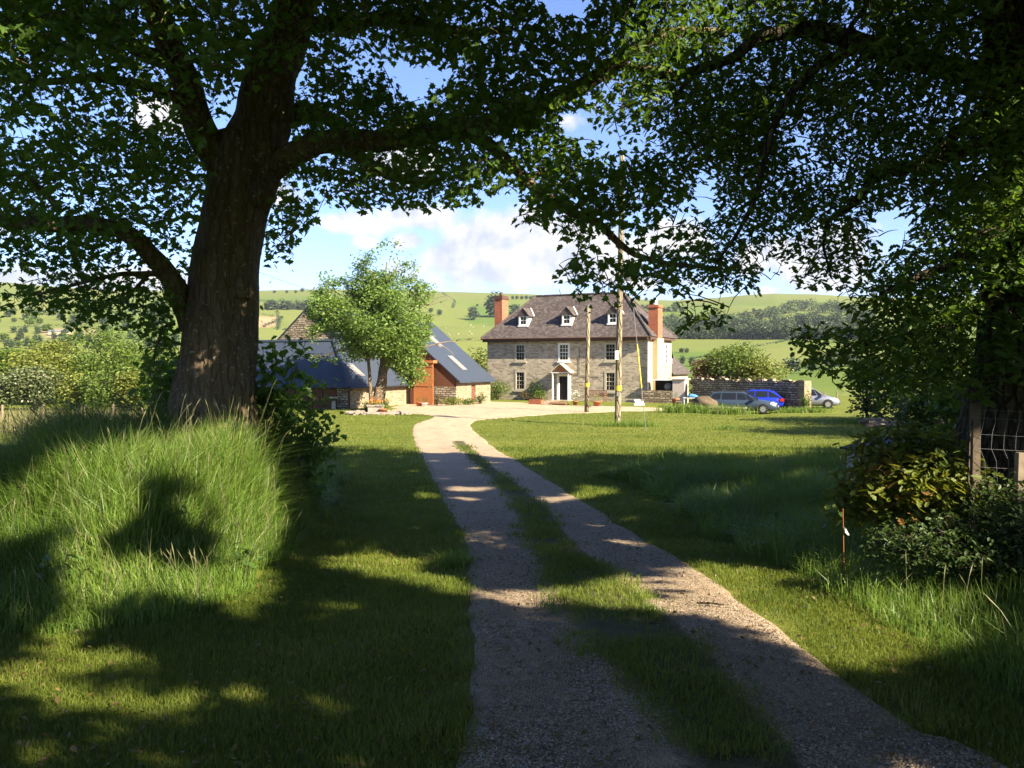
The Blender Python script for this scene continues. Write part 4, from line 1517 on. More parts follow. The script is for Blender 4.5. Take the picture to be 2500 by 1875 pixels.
# front door and hood
d = MB()
d.box(6.95, 7.13, -.05, .13, .08, 2.32); d.box(8.07, 8.25, -.05, .13, .08, 2.32); d.box(7.13, 8.07, -.05, .13, 2.14, 2.32)
fo = d.build('door', M_WHITE, house)
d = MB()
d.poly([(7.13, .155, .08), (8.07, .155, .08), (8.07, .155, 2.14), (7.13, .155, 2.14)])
tag(d.build('doorway_shade_sheet', M_SHADE_LID, fo), 'near-black sheet standing for the shade in the open doorway')  # flat dark sheet painted as the shade inside the doorway
d = MB()
d.box(6.7, 8.5, -1.1, -.004, -.25, .07)
d.build('doorstep', M_FLAG, house)
d = MB()
d.box(6.72, 8.48, -.79, -.70, 2.41, 2.50)
for s in (6.80, 8.27):
    d.bar((s + .065, -.7, 2.46), (s + .065, -.003, 2.46), .1)
ph = d.build('porch', M_WHITE, house)
for s in (6.80, 8.27):
    d = MB(); d.box(s + .02, s + .11, -.78, -.69, .073, 2.408); d.build('post', M_WHITE, ph)
d = MB()
for s in (-1, 1):
    d.hexa([(7.6 + s * .97, -.9, 2.42), (7.6 + s * .97, -.003, 2.42), (7.6, -.003, 3.20), (7.6, -.9, 3.20),
            (7.6 + s * .97, -.9, 2.50), (7.6 + s * .97, -.003, 2.50), (7.6, -.003, 3.28), (7.6, -.9, 3.28)])
d.build('porch_roof', M_OFFW, ph)
d = MB()
d.poly([(7.15, -.74, 2.505), (8.05, -.74, 2.505), (7.6, -.74, 3.12)])
tag(d.build('tympanum', M_WOODO, ph), 'orange-brown timber panel')
# cables on the front wall
d = MB()
d.tube([(9.05, -.03, 4.6), (9.05, -.03, 2.3), (8.6, -.03, 2.28)], .018, 5)
d.tube([(9.05, -.03, 2.2), (9.9, -.03, 2.15), (10.9, -.03, 2.12)], .015, 5)
d.build('wall_cable', M_BLACKP, house)

# rear wing with its own dormer
wing = MB()
y0, y1 = HD + .005, 12.2
wx0, wx1, wh = 10.2, HL - .1, 2.35
wall_open(wing, (wx1, y0, 0), (0, 1, 0), y1 - y0, wh, [(1.4, 2.2, .55, 1.75), (3.0, 3.9, 0.05, 2.05)], .12, (1, 0, 0))
wing.poly([(wx1, y1, 0), (wx0, y1, 0), (wx0, y1, wh), (wx1, y1, wh)])
wing.poly([(wx1, y1, wh), (wx0, y1, wh), ((wx0 + wx1) / 2, y1, wh + 2.4)])
wg = wing.build('rear_wing', M_RENDER, house)
d = MB()
xm = (wx0 + wx1) / 2
d.hexa([(wx1 + .3, y0 + .0, wh - .12), (wx1 + .3, y1 + .25, wh - .12), (xm, y1 + .25, wh + 2.4), (xm, y0, wh + 2.4),
        (wx1 + .3, y0 + .0, wh - .02), (wx1 + .3, y1 + .25, wh - .02), (xm, y1 + .25, wh + 2.5), (xm, y0, wh + 2.5)])
d.hexa([(wx0 - .3, y1 + .25, wh - .12), (wx0 - .3, y0, wh - .12), (xm, y0, wh + 2.4), (xm, y1 + .25, wh + 2.4),
        (wx0 - .3, y1 + .25, wh - .02), (wx0 - .3, y0, wh - .02), (xm, y0, wh + 2.5), (xm, y1 + .25, wh + 2.5)])
d.build('wing_roof', M_SLATE, wg)
sash(house, (wx1, y0 + 1.4, .55), (0, 1, 0), (1, 0, 0), .8, 1.2, 2, 2, M_WHITE)
d = MB()
d.box(wx1 - .1, wx1 - .04, y0 + 3.0, y0 + 3.9, .05, 2.05)
d.build('back_door', M_WHITE, house)
d = MB()
dx = wx1 - .75
d.poly([(dx, y0 + 1.6, 2.5), (dx, y0 + 2.8, 2.5), (dx, y0 + 2.8, 3.85), (dx, y0 + 2.2, 4.5), (dx, y0 + 1.6, 3.85)])
d.poly([(dx, y0 + 1.6, 2.5), (dx, y0 + 1.6, 3.85), (xm, y0 + 1.6, 3.85), (xm, y0 + 1.6, 2.5)])
d.poly([(dx, y0 + 2.8, 2.5), (xm, y0 + 2.8, 2.5), (xm, y0 + 2.8, 3.85), (dx, y0 + 2.8, 3.85)])
wd = d.build('dormer', M_SLATE, house)
d = MB()
for s in (-1, 1):
    d.hexa([(dx + .15, y0 + 2.2 + s * .8, 3.72), (xm, y0 + 2.2 + s * .8, 3.72), (xm, y0 + 2.2, 4.6), (dx + .15, y0 + 2.2, 4.6),
            (dx + .15, y0 + 2.2 + s * .8, 3.78), (xm, y0 + 2.2 + s * .8, 3.78), (xm, y0 + 2.2, 4.66), (dx + .15, y0 + 2.2, 4.66)])
d.build('dormer_roof', M_SLATE, wd)
sash(wd, (dx + .07, y0 + 1.75, 2.62), (0, 1, 0), (1, 0, 0), .9, 1.15, 2, 2, M_WHITE, depth=.05)

# lean-to log store against the end wall
lean = empty('lean_to_store', (HX + math.cos(HA) * (HL + .5), HY + math.sin(HA) * (HL + .5), -1.5), HA, 'white lean-to store with stone front wall beside the house end', 'lean-to')
d = MB(); d.box(-.9, 1.7, -.55, -.25, 0, 1.05); d.build('stone_wall', M_RUBBLE, lean)
d = MB(); d.box(1.75, 2.75, -.5, .6, 0, 1.95); d.box(1.70, 2.85, -.6, .9, 1.953, 2.03); d.build('end_panel', M_PANEL, lean)
d = MB(); d.box(-.1, 1.75, -.45, .6, 1.86, 1.94); d.build('flat_roof', M_WHITE, lean)
d = MB(); d.box(-.05, 1.74, .6, .65, 0, 1.857); d.build('back_panel', M_SHADE_LID, lean)
tk = MB(); tk.lathe([(.05, 0), (.27, .08), (.33, .3), (.27, .52), (.05, .6)], 14)
q = tag(tk.build('storage_drum', M_LEAD, None, True), 'round grey drum sitting inside the white lean-to', 'drum')
q.location = (lean.location.x + math.cos(HA) * 1.25 + math.sin(HA) * .0, lean.location.y + math.sin(HA) * 1.25, -.45)


# ---------------------------------------------------------------- the barns on the left
def ground_at(px, py, d):
    w_ = W(px, py, d)
    return w_[0], d


GD = np.array([.40, .917]); HDv = np.array([-.917, .40])
BA = math.atan2(GD[1], GD[0])     # local x runs away along the building, local y to its left

# low shed with the long limewashed wall
sc = W(849, 943, 60.0)
shed = empty('low_shed', (sc[0], sc[1], -1.5), BA, 'low stone shed with blue sheet roof and pale limewashed side wall', 'barn')
SE = 0.12 + 1.5
SLn, SWd = 11.8, 12.0
m = MB()
wall_open(m, (0, 0, -.4), (1, 0, 0), SLn, SE + .4, [(2.3, 3.2, .1, 1.75)], .2, (0, -1, 0))
m.build('limewashed_wall', M_SHEDSTONE, shed)
m = MB(); m.box(2.3, 3.2, .12, .17, -.3, 1.35); m.build('door', M_WOODD, shed)
m = MB()
m.box(-.03, .0, .0, .9, -.4, SE)
m.build('stone_pier', M_RUBBLE, shed)
m = MB()
m.poly([(SLn, 0, -.4), (SLn, 8, -.4), (SLn, 8, SE), (SLn, 0, SE)])
m.build('far_wall', M_RUBBLE, shed)
m = MB(); m.box(.08, .16, .9, SWd, -.4, SE - .02); m.poly([(.16, SWd, -.4), (8, SWd, -.4), (8, SWd, SE), (4, SWd, SE + 3.2), (.16, SWd, SE)])
for k in range(14):
    z = -.4 + k * .145
    m.box(.055, .082, .9, SWd, z, z + .12)
for k in range(9):
    m.box(0.0, .054, .95 + k * 1.2, 1.05 + k * 1.2, -.4, SE - .03)
m.build('boarded_end', M_WOODR, shed)
ap = (4.0, 4.0, SE + 3.35)
rb = (SLn + .3, 4.0, SE + 3.35)
m = MB()
o_ = .38
z_ = SE - .06
tp = SE + 3.35
m.poly([(-o_, SWd + .3, z_), (-o_, -o_, z_), ap, (4.0, SWd + .3, tp)])
m.poly([(-o_, -o_, z_), (SLn + .3, -o_, z_), rb, ap])
m.poly([(SLn + .3, 8 + o_, z_), (8 + o_, 8 + o_, z_), ap, rb])
m.poly([(8 + o_, SWd + .3, z_), (4.0, SWd + .3, tp), ap, (8 + o_, 8 + o_, z_)])
sr = m.build('sheet_roof', M_SHEET, shed)
m = MB()
m.tube([(-o_, -o_, z_ + .03), (ap[0], ap[1], ap[2] + .05)], .13, 6)
m.tube([(ap[0], ap[1], ap[2] + .03), (4.0, SWd + .3, ap[2] + .03)], .13, 6)
m.tube([(ap[0], ap[1], ap[2] + .03), (rb[0], rb[1], rb[2] + .03)], .13, 6)
m.build('ridge_capping', M_SHEET, sr)
m = MB()
m.tube([(-o_, -o_ - .04, z_ - .03), (SLn + .3, -o_ - .04, z_ - .03)], .06, 8)
m.tube([(.1, -.06, -.3), (.1, -.06, SE - .3), (.05, -o_, z_ - .05)], .055, 8)
m.build('gutter_pipe', M_BLACKP, shed)


def skylight(par, a, b, w, name='skylight'):
    """glazed strip lying 3 cm proud of a roof slope, from a to b"""
    a = Vector(a); b = Vector(b)
    m = MB()
    n_ = Vector((1, 0, 0)).cross(b - a).normalized()
    if n_.z < 0:
        n_ = -n_
    h = Vector((w / 2, 0, 0))
    m.hexa([p + s for p in (a, b) for s in (-h, h, h + n_ * .05, -h + n_ * .05)])
    o = m.build(name, M_LEAD, par)
    g = MB()
    d_ = (b - a) * .08
    h2 = h * .8
    g.poly([a + d_ - h2 + n_ * .056, a + d_ + h2 + n_ * .056, b - d_ + h2 + n_ * .056, b - d_ - h2 + n_ * .056])
    g.build('pane', M_SKYL, o)


def on_slope(x, t, x0y=-.38, z0=z_, yt=4.0, zt=SE + 3.35):
    return (x, x0y + (yt - x0y) * t, z0 + (zt - z0) * t + .02)


skylight(shed, on_slope(2.6, .22), on_slope(2.6, .48), .95)

# stone barn whose gable rises behind the shed
tb = W(754, 749, 68.0)
tall = empty('stone_barn', (tb[0], tb[1], -1.6), BA, 'tall stone barn, its gable rising above the blue shed roof', 'barn')
TH = tb[2] + 1.6
m = MB()
hw, el = 5.2, TH - 4.5
m.poly([(0, hw, 0), (0, -hw, 0), (0, -hw, el), (0, 0, TH), (0, hw, el)])
m.box(.1, 9.0, -hw + .02, hw - .02, 0, el - .02)
m.build('gable_wall', M_RUBBLE, tall)
m = MB()
for s in (-1, 1):
    m.hexa([(-.15, s * (hw + .35), el - .32), (9.2, s * (hw + .35), el - .32), (9.2, 0, TH - .02), (-.15, 0, TH - .02),
            (-.15, s * (hw + .35), el - .22), (9.2, s * (hw + .35), el - .22), (9.2, 0, TH + .08), (-.15, 0, TH + .08)])
m.build('sheet_roof', M_SHEET, tall)
m = MB()
m.poly([(-.004, -.25, TH - 2.7), (-.004, -.45, TH - 2.7), (-.004, -.45, TH - 1.9), (-.004, -.25, TH - 1.9)])
m.build('slit_shade_patch', M_SHADE_LID, tall)  # dark patch on the gable face, painted as the shade in a slit

# large barn with the blue catslide roof next to the house
bn = W(1114, 924, 66.0)
barn = empty('timber_barn', (bn[0], bn[1], -1.5), BA, 'barn with steep blue sheet roof and orange timber doors beside the house', 'barn')
BE = bn[2] + 1.5
BL, BR, BZ = 6.2, 5.6, 5.2 + 1.5
m = MB()
wall_open(m, (0, 0, -.2), (1, 0, 0), BL, BE + .2, [(2.6, 3.4, .1, 1.75)], .2, (0, -1, 0))
m.build('limewashed_wall', M_SHEDSTONE, barn)
m = MB(); m.box(2.6, 3.4, .1, .16, -.1, 1.55); m.build('door', M_WOODR, barn)
m = MB(); m.box(-.02, .25, .004, 2.0, -.2, 1.45); m.build('stone_plinth', M_RUBBLE, barn)
m = MB()
for k in range(30):
    z = 1.46 + k * .16
    y_lo = max(0, (z - BE) / (BZ - BE) * BR)
    if y_lo >= BR:
        break
    m.box(.0, .06, y_lo + .05, BR * 2 - y_lo - .05, z, z + .145)
m.box(.07, .12, 2.0, BR * 1.6, -.2, 1.5)
m.build('gable_boarding', M_WOODR, barn)
m = MB()
m.hexa([(-.12, -.4, BE - .35), (BL + .25, -.4, BE - .35), (BL + .25, BR, BZ - .05), (-.12, BR, BZ - .05),
        (-.12, -.4, BE - .23), (BL + .25, -.4, BE - .23), (BL + .25, BR, BZ + .07), (-.12, BR, BZ + .07)])
m.hexa([(BL + .25, 2 * BR + .4, BE - .35), (-.12, 2 * BR + .4, BE - .35), (-.12, BR, BZ - .05), (BL + .25, BR, BZ - .05),
        (BL + .25, 2 * BR + .4, BE - .23), (-.12, 2 * BR + .4, BE - .23), (-.12, BR, BZ + .07), (BL + .25, BR, BZ + .07)])
m.poly([(BL, 0, 0), (BL, 2 * BR, 0), (BL, 2 * BR, BE), (BL, BR, BZ - .1), (BL, 0, BE)])
m.build('sheet_roof', M_SHEET, barn)


def bslope(x, t):
    return (x, -.4 + (BR + .4) * t, BE - .23 + (BZ + .07 - BE + .23) * t + .02)


skylight(barn, bslope(2.7, .17), bslope(2.7, .40), .85)
skylight(barn, bslope(3.0, .55), bslope(3.0, .75), .85)
# open door leaf
dl_ = MB()
for k in range(9):
    dl_.box(-.62, -.56, 1.70 + k * .19, 1.70 + k * .19 + .182, -.15, 3.25)
dleaf = dl_.build('barn_door', M_WOODO, barn)
for z in (0.1, 1.5, 3.0):
    b = MB(); b.box(-.66, -.623, 1.72, 3.38, z, z + .14); b.build('ledge', M_WOODO, dleaf)
b = MB(); b.box(-.75, .0, 1.6, 4.9, 3.28, 3.5); b.build('door_rail', M_WOODO, barn)

# ---------------------------------------------------------------- garden wall, cars, poles
wa = W(1690, 985, 69.0); wb = W(1950, 985, 61.0)
wz = -1.75
gw = empty('garden_wall', (wa[0], wa[1], wz), math.atan2(wb[1] - wa[1], wb[0] - wa[0]), 'rough dry stone garden wall behind the parked cars', 'wall')
wl = math.hypot(wb[0] - wa[0], wb[1] - wa[1])
m = MB()
n_ = 40
top = [2.25 + .1 * math.sin(k * 1.3) + random.uniform(-.05, .06) - (.05 if k > 12 else 0) for k in range(n_ + 1)]
for k in range(n_):
    x0, x1 = wl * k / n_, wl * (k + 1) / n_
    m.poly([(x0, 0, 0), (x1, 0, 0), (x1, 0, top[k + 1]), (x0, 0, top[k])])
    m.poly([(x0, 0, top[k]), (x1, 0, top[k + 1]), (x1, .55, top[k + 1]), (x0, .55, top[k])])
    m.poly([(x1, .55, 0), (x0, .55, 0), (x0, .55, top[k]), (x1, .55, top[k + 1])])
m.build('stone_face', M_RUBBLE, gw)
m = MB(); m.box(wl + .003, wl + .5, -.06, .75, 0, 2.28); tag(m.build('end_pier', M_SHEDSTONE, gw), 'pale sunlit end of the wall')
m = MB()
for k in range(60):
    x = random.uniform(0, wl - .3)
    s = random.uniform(.08, .22)
    zt_ = np.interp(x, np.linspace(0, wl, n_ + 1), top)
    m.box(x, x + s * 1.6, random.uniform(0, .2), random.uniform(.3, .55), zt_ - .04, zt_ + s * .5)
m.build('loose_coping', M_RUBBLE, gw)
m = MB()
for k in range(9):
    x = wl * (k + random.uniform(.2, .8)) / 10
    m.bar((x, .45, 2.2), (x + random.uniform(-.06, .06), .45, random.uniform(2.5, 2.66)), .03)
m.bar((0, .45, 2.52), (wl * .75, .45, 2.46), .012)
m.build('top_fence', M_WOODD, gw)


def car(name, label, loc, rz, paint, L, H, est):
    e_ = empty(name, loc, rz, label, 'car')
    hl = L / 2
    st = [(-hl, .42, .80, .68), (-hl + .10, .26, .90, .80), (-hl + .55, .20, .95, .885), (-.6, .18, .95, .90), (.75, .18, .94, .895), (1.3, .18, .90, .885),
          (hl - .55, .20, .82, .85), (hl - .18, .24, .70, .76), (hl - .03, .32, .58, .62)]
    m = MB()
    rings = []
    for x, zb, zt_, w in st:
        prof = [(-w * .80, zb), (-w * .98, zb + .14), (-w, zb + (zt_ - zb) * .55), (-w * .955, zt_ - .05), (-w * .80, zt_), (0, zt_ + .025), (w * .80, zt_), (w * .955, zt_ - .05), (w, zb + (zt_ - zb) * .55), (w * .98, zb + .14), (w * .80, zb)]
        i = len(m.v)
        m.v.extend([(x, y, z) for y, z in prof])
        rings.append((i, len(prof)))
    for (a_, n__), (b_, _) in zip(rings, rings[1:]):
        for k in range(n__):
            m.f.append((a_ + k, a_ + (k + 1) % n__, b_ + (k + 1) % n__, b_ + k))
    m.f.append(tuple(range(rings[0][0], rings[0][0] + 11))[::-1])
    m.f.append(tuple(range(rings[-1][0], rings[-1][0] + 11)))
    body = m.build('body', paint, e_, True)
    zb = .93
    if est:
        bot = [-hl + .12, -1.35, -.30, .45, 1.12]
        topx = [-hl + .48, -1.30, -.30, .12, .22]
        tz = [H - .07, H - .005, H, H - .03, H - .07]
    else:
        bot = [-hl + .10, -1.05, -.10, .55, 1.15]
        topx = [-hl + .62, -1.05, -.15, .22, .30]
        tz = [H - .10, H - .01, H, H - .03, H - .07]
    m = MB()
    wb_, wt_ = .84, .60
    for s in (-1, 1):
        for k in range(4):
            m.poly([(bot[k], s * wb_, zb - .03), (bot[k + 1], s * wb_, zb - .03), (topx[k + 1], s * wt_, tz[k + 1]), (topx[k], s * wt_, tz[k])][::s])
    for k in range(4):
        m.poly([(topx[k], -wt_, tz[k]), (topx[k + 1], -wt_, tz[k + 1]), (topx[k + 1], 0, tz[k + 1] + .025), (topx[k], 0, tz[k] + .025)])
        m.poly([(topx[k], 0, tz[k] + .025), (topx[k + 1], 0, tz[k + 1] + .025), (topx[k + 1], wt_, tz[k + 1]), (topx[k], wt_, tz[k])])
    m.poly([(bot[0], wb_, zb - .03), (bot[0], -wb_, zb - .03), (topx[0], -wt_, tz[0]), (topx[0], wt_, tz[0])][::-1])
    m.poly([(bot[4], -wb_, zb - .03), (bot[4], wb_, zb - .03), (topx[4], wt_, tz[4]), (topx[4], -wt_, tz[4])][::-1])
    cab = m.build('cabin', paint, e_)
    # glass, a few millimetres proud of the cabin
    def side(k, s, f0=.08, f1=.86, g=.05):
        def q(t, f):
            xb = bot[k] + (bot[k + 1] - bot[k]) * t; xt = topx[k] + (topx[k + 1] - topx[k]) * t
            z1_ = tz[k] + (tz[k + 1] - tz[k]) * t
            return (xb + (xt - xb) * f, s * (wb_ + (wt_ - wb_) * f + .008), zb - .03 + (z1_ - zb + .03) * f)
        ta, tb_ = (.16 if k == 0 else g), (1 - g)
        if k == 3:
            return [q(.05, f0), q(.72, f0), q(.66, f1), q(.05, f1)]
        return [q(ta, f0), q(tb_, f0), q(tb_, f1), q(ta, f1)]
    for s in (-1, 1):
        for k in range(4):
            g = MB(); g.poly(side(k, s)[::s]); g.build('side_window', M_CGLASS, cab)
    def fr(i, d_):
        p = []
        for y, f in ((-1, .08), (1, .08), (1, .9), (-1, .9)):
            x = bot[i] + (topx[i] - bot[i]) * f
            z = zb - .03 + (tz[i] - zb + .03) * f
            w = wb_ + (wt_ - wb_) * f - .07
            p.append((x + d_, y * w, z + .008))
        return p
    g = MB(); g.poly(fr(4, .01)); g.build('windscreen', M_CGLASS, cab)
    g = MB(); g.poly(fr(0, -.01)); g.build('rear_window', M_CGLASS, cab)
    for wx in (-L * .285, L * .298):
        for s in (-1, 1):
            t = MB()
            i = 20
            ring = [(.20, -.10), (.30, -.11), (.325, -.08), (.325, .08), (.30, .11), (.20, .10)]
            pr = []
            for r_, yy in ring:
                b_ = len(t.v)
                for j_ in range(i):
                    a_ = 2 * math.pi * j_ / i
                    t.v.append((wx + r_ * math.cos(a_), s * .80 + yy, .325 + r_ * math.sin(a_)))
                pr.append(b_)
            for a_, b_ in zip(pr, pr[1:]):
                for j_ in range(i):
                    t.f.append((a_ + j_, a_ + (j_ + 1) % i, b_ + (j_ + 1) % i, b_ + j_))
            to = t.build('wheel', M_TYRE, e_, True)
            rm = MB()
            for k in range(10):
                a_ = 2 * math.pi * k / 10
                p = np.array([wx, s * .895, .325])
                rm.bar(p + np.array([.04 * math.cos(a_), 0, .04 * math.sin(a_)]), p + np.array([.205 * math.cos(a_), 0, .205 * math.sin(a_)]), .03, .05)
            rm.build('rim', M_ALLOY, to)
            ar = MB()
            c_ = len(ar.v)
            for j_ in range(17):
                a_ = math.pi * j_ / 16
                ar.v.append((wx + .37 * math.cos(a_), s * .905, .325 + .37 * math.sin(a_)))
                ar.v.append((wx + .30 * math.cos(a_), s * .905, .325 + .30 * math.sin(a_)))
            for j_ in range(16):
                ar.f.append((2 * j_, 2 * j_ + 1, 2 * j_ + 3, 2 * j_ + 2))
            ar.build('wheel_arch', M_BLACKP, e_)
    for s in (-1, 1):
        h = MB(); h.hexa([(hl - .50, s * .80, .62), (hl - .10, s * .62, .58), (hl - .10, s * .45, .60), (hl - .35, s * .55, .66), (hl - .50, s * .86, .72), (hl - .10, s * .70, .66), (hl - .10, s * .50, .68), (hl - .40, s * .60, .80)])
        h.build('headlight', M_LAMPG, e_)
        h = MB(); h.box(-hl - .012, -hl + .28, min(s * .58, s * .885), max(s * .58, s * .885), .66, .86); h.build('tail_light', M_RED, e_)
        h = MB(); h.box(.78, .95, min(s * .90, s * 1.08), max(s * .90, s * 1.08), .93, 1.07); h.build('wing_mirror', paint, e_)
    h = MB(); h.box(hl - .06, hl + .012, -.52, .52, .30, .42); h.build('grille', M_BLACKP, e_)
    h = MB(); h.box(hl + .013, hl + .02, -.26, .26, .44, .55); h.build('number_plate', M_PLATE, e_)
    h = MB(); h.box(-hl - .014, -hl - .008, -.26, .26, .62, .73); h.build('number_plate', M_PLATE, e_)
    if est:
        h = MB()
        for s in (-1, 1):
            h.bar((-1.9, s * .56, H + .03), (.05, s * .56, H + .03), .03)
        h.build('roof_rail', M_BLACKP, e_)
    return e_


def at(px, d):
    x = (px - 1250) / F * d
    return (x, d, float(gz(x, d)) + .01)


car('estate_car', 'slate grey estate car parked nose right in front of the stone wall', at(1812, 58.5), R(-19), M_CARG, 4.75, 1.46, True)
car('hatchback', 'bright blue hatchback half hidden behind the grey estate', at(1838, 62.2), R(166), M_CARB, 4.25, 1.46, False)
car('hatchback', 'silver hatchback emerging from behind the right end of the wall', at(1976, 63.5), R(-16), M_CARS, 4.2, 1.5, False)

# poles
pb = G(1508, 1040); pt = W(1519, 380, pb[1])
pole = empty('utility_pole', (pb[0], pb[1], pb[2] - .2), 0, 'tall timber utility pole with white box, yellow band and stay wire', 'pole', 'timber utility poles')
o_ = np.array([pb[0], pb[1], pb[2] - .2])
m = MB()
Pp = smooth_path([pb - np.array([0, 0, .2]), pb * .7 + pt * .3, pb * .35 + pt * .65, pt], 8)
m.tube(Pp - o_, list(np.linspace(.165, .125, len(Pp))), 16, True, lambda k, j_, a: .03 * math.sin(3 * a + k * .3))
m.build('shaft', M_POLE, pole, True)


def onpole(py):
    t = (1040 - py) / (1040 - 380)
    return pb + (pt - pb) * t - o_


m = MB(); c = onpole(947); m.tube([c - np.array([0, 0, .13]), c + np.array([0, 0, .13])], .168, 16); m.build('yellow_band', M_YEL, pole)
m = MB(); c = onpole(866); m.box(c[0] - .22, c[0] - .04, c[1] - .3, c[1] - .12, c[2] - .22, c[2] + .22); m.build('junction_box', M_WHITE, pole)
m = MB(); c = onpole(962); m.box(c[0] - .1, c[0] + .06, c[1] - .21, c[1] - .19, c[2] - .1, c[2] + .1); m.build('plate', M_STEEL, pole)
m = MB(); c = onpole(648); m.box(c[0] + .1, c[0] + .75, c[1] - .2, c[1] + .1, c[2] - .05, c[2] + .03)
for k in range(3):
    m.lathe([(.06, 0), (.1, .08), (.06, .16), (.1, .24), (.05, .34)], 8, (c[0] + .2 + k * .24, c[1] - .05, c[2]))
m.lathe([(.2, -.75), (.23, -.6), (.23, -.12), (.2, -.05)], 12, (c[0] + .42, c[1] - .05, c[2]))
m.build('transformer', M_STEEL, pole)
gb = G(1577, 1053)
st_ = W(1527, 560, pb[1])
m = MB(); m.tube([st_ - o_, gb - o_], .016, 5); m.build('stay_wire', M_STEEL, pole)
ya, yb_ = (gb + (st_ - gb) * .20 - o_), (gb + (st_ - gb) * .41 - o_)
m = MB(); m.tube([ya, yb_], .035, 8); m.build('stay_guard', M_YEL, pole)

pb2 = G(1432, 1007); pt2 = W(1437, 748, pb2[1])
pole2 = empty('utility_pole', (pb2[0], pb2[1], pb2[2] - .2), 0, 'shorter plain timber pole with yellow band, left of the tall one', 'pole', 'timber utility poles')
o2 = np.array([pb2[0], pb2[1], pb2[2] - .2])
m = MB(); m.tube([pb2 - o2, (pb2 + pt2) / 2 - o2, pt2 - o2], [.145, .13, .12], 14); m.build('shaft', M_POLE, pole2, True)
c = pb2 + (pt2 - pb2) * .26 - o2
m = MB(); m.tube([c - np.array([0, 0, .13]), c + np.array([0, 0, .13])], .15, 14); m.build('yellow_band', M_YEL, pole2)
c = pt2 - o2
m = MB(); m.lathe([(.135, 0), (.13, .04), (.05, .09)], 12, tuple(c)); m.build('pole_cap', M_LEAD, pole2)


def sagline(name, a, b, sag, r, label):
    P = [a + (b - a) * t + np.array([0, 0, -sag * 4 * t * (1 - t)]) for t in np.linspace(0, 1, 14)]
    m = MB(); m.tube(P, r, 4)
    return tag(m.build(name, M_BLACKP, None, uv=False), label, 'wire', 'overhead wires')


sagline('overhead_wire', W(150, 470, 30), W(800, 722, 75), .2, .013, 'thin wire slanting down across the sky left of the sycamore trunk')
sagline('overhead_wire', pt * .98 + np.array([.3, 0, 0]) * 1, W(1574, 640, pb[1] + 6), .0, .012, 'thin wire dropping from the top of the tall pole')

# ---------------------------------------------------------------- things in front of the house


def hpt(s, t, z=0):
    """house-local point to world, z above ground"""
    x = HX + s * math.cos(HA) - t * math.sin(HA)
    y = HY + s * math.sin(HA) + t * math.cos(HA)
    return np.array([x, y, float(gz(x, y)) + z])


p = hpt(10.9, -.75)
bench = empty('garden_bench', tuple(p), HA, 'brown slatted timber bench against the house front', 'bench')
m = MB()
for k in range(4):
    m.box(-.9, .9, -.28 + k * .13, -.18 + k * .13, .42, .45)
m.build('seat', M_BENCH, bench)
m = MB()
m.box(-.9, .9, .25, .29, .88, .96); m.box(-.9, .9, .25, .29, .50, .56)
for k in range(14):
    m.box(-.86 + k * .13, -.81 + k * .13, .255, .285, .56, .88)
m.build('backrest', M_BENCH, bench)
for sx_ in (-.88, .82):
    for sy_ in (-.28, .25):
        m = MB(); m.box(sx_, sx_ + .06, sy_, sy_ + .06, 0, .62 if sy_ < 0 else .96); m.build('leg', M_BENCH, bench)
    m = MB(); m.box(sx_ - .01, sx_ + .07, -.30, .24, .62, .66); m.build('armrest', M_BENCH, bench)


def pot(name, label, p, r, h, mat, fol_mat, fol_r, n, tmpl=OVA_T, ls=.09, group=None, flower=None):
    e_ = empty(name, tuple(p), 0, label, 'plant pot', group)
    m = MB(); m.lathe([(r * .7, 0), (r * .95, h * .85), (r * 1.08, h * .86), (r * 1.08, h), (r * .85, h * .96)], 14)
    m.build('pot', mat, e_, True)
    P = rng.normal(0, 1, (n, 3)) * np.array([fol_r * .5, fol_r * .5, fol_r * .5]) + np.array([0, 0, h + fol_r * .75])
    P[:, 2] = np.maximum(P[:, 2], h * .95)
    leaves('foliage', P, rng.uniform(.6, 1.2, n) * ls, tmpl, fol_mat, e_, .1, .9)
    if flower is not None:
        fm, nf = flower
        Q = rng.normal(0, 1, (nf, 3)) * np.array([fol_r * .5, fol_r * .5, fol_r * .35]) + np.array([0, 0, h + fol_r * 1.1])
        leaves('flowers', Q, rng.uniform(.07, .12, nf), OVA_T, fm, e_, 0, 1.2)
    return e_


pot('potted_plant', 'terracotta pot with tall pale flowers right of the front door', at(1405, 66.0), .22, .3, M_TERRA, M_HEDGE, .5, 160, flower=(M_WHF, 70))
pot('potted_plant', 'larger terracotta pot on a slab in front of the bench', at(1458, 63.0), .30, .42, M_TERRA, M_HEDGE, .4, 140)
m = MB(); m.box(-.5, .5, -.4, .4, 0, .07); q = tag(m.build('stone_slab', M_FLAG), 'flat stone slab under the larger terracotta pot', 'slab'); q.location = at(1458, 62.9)
m = MB()
for k in range(5):
    m.tube([(-.75 + random.uniform(0, .1), -.2 + k * .09, .08 + .06 * (k % 2)), (.7 + random.uniform(-.1, .1), -.2 + k * .09, .08 + .06 * (k % 2))], .07, 8)
q = tag(m.build('log_pile', M_BENCH), 'small brown pile of logs lying on the grass by the doorstep', 'logs'); q.location = at(1364, 66.5); q.rotation_euler = (0, 0, HA)
pl = empty('brick_planter', at(1309, 67.5), HA, 'low brick planter with dry plants left of the porch', 'planter')
m = MB(); m.box(-.55, .55, -.25, .25, 0, .38); m.build('box', M_BRICK, pl)
leaves('foliage', rng.normal(0, 1, (130, 3)) * np.array([.45, .2, .1]) + np.array([0, 0, .48]), rng.uniform(.08, .16, 130), OVA_T, M_BRONZE, pl, .1, .8)
m = MB(); m.box(-.4, .4, -.25, .25, 0, .16); m.box(-.3, .34, -.22, .2, .163, .32); m.box(-.38, .1, -.2, .15, .323, .44)
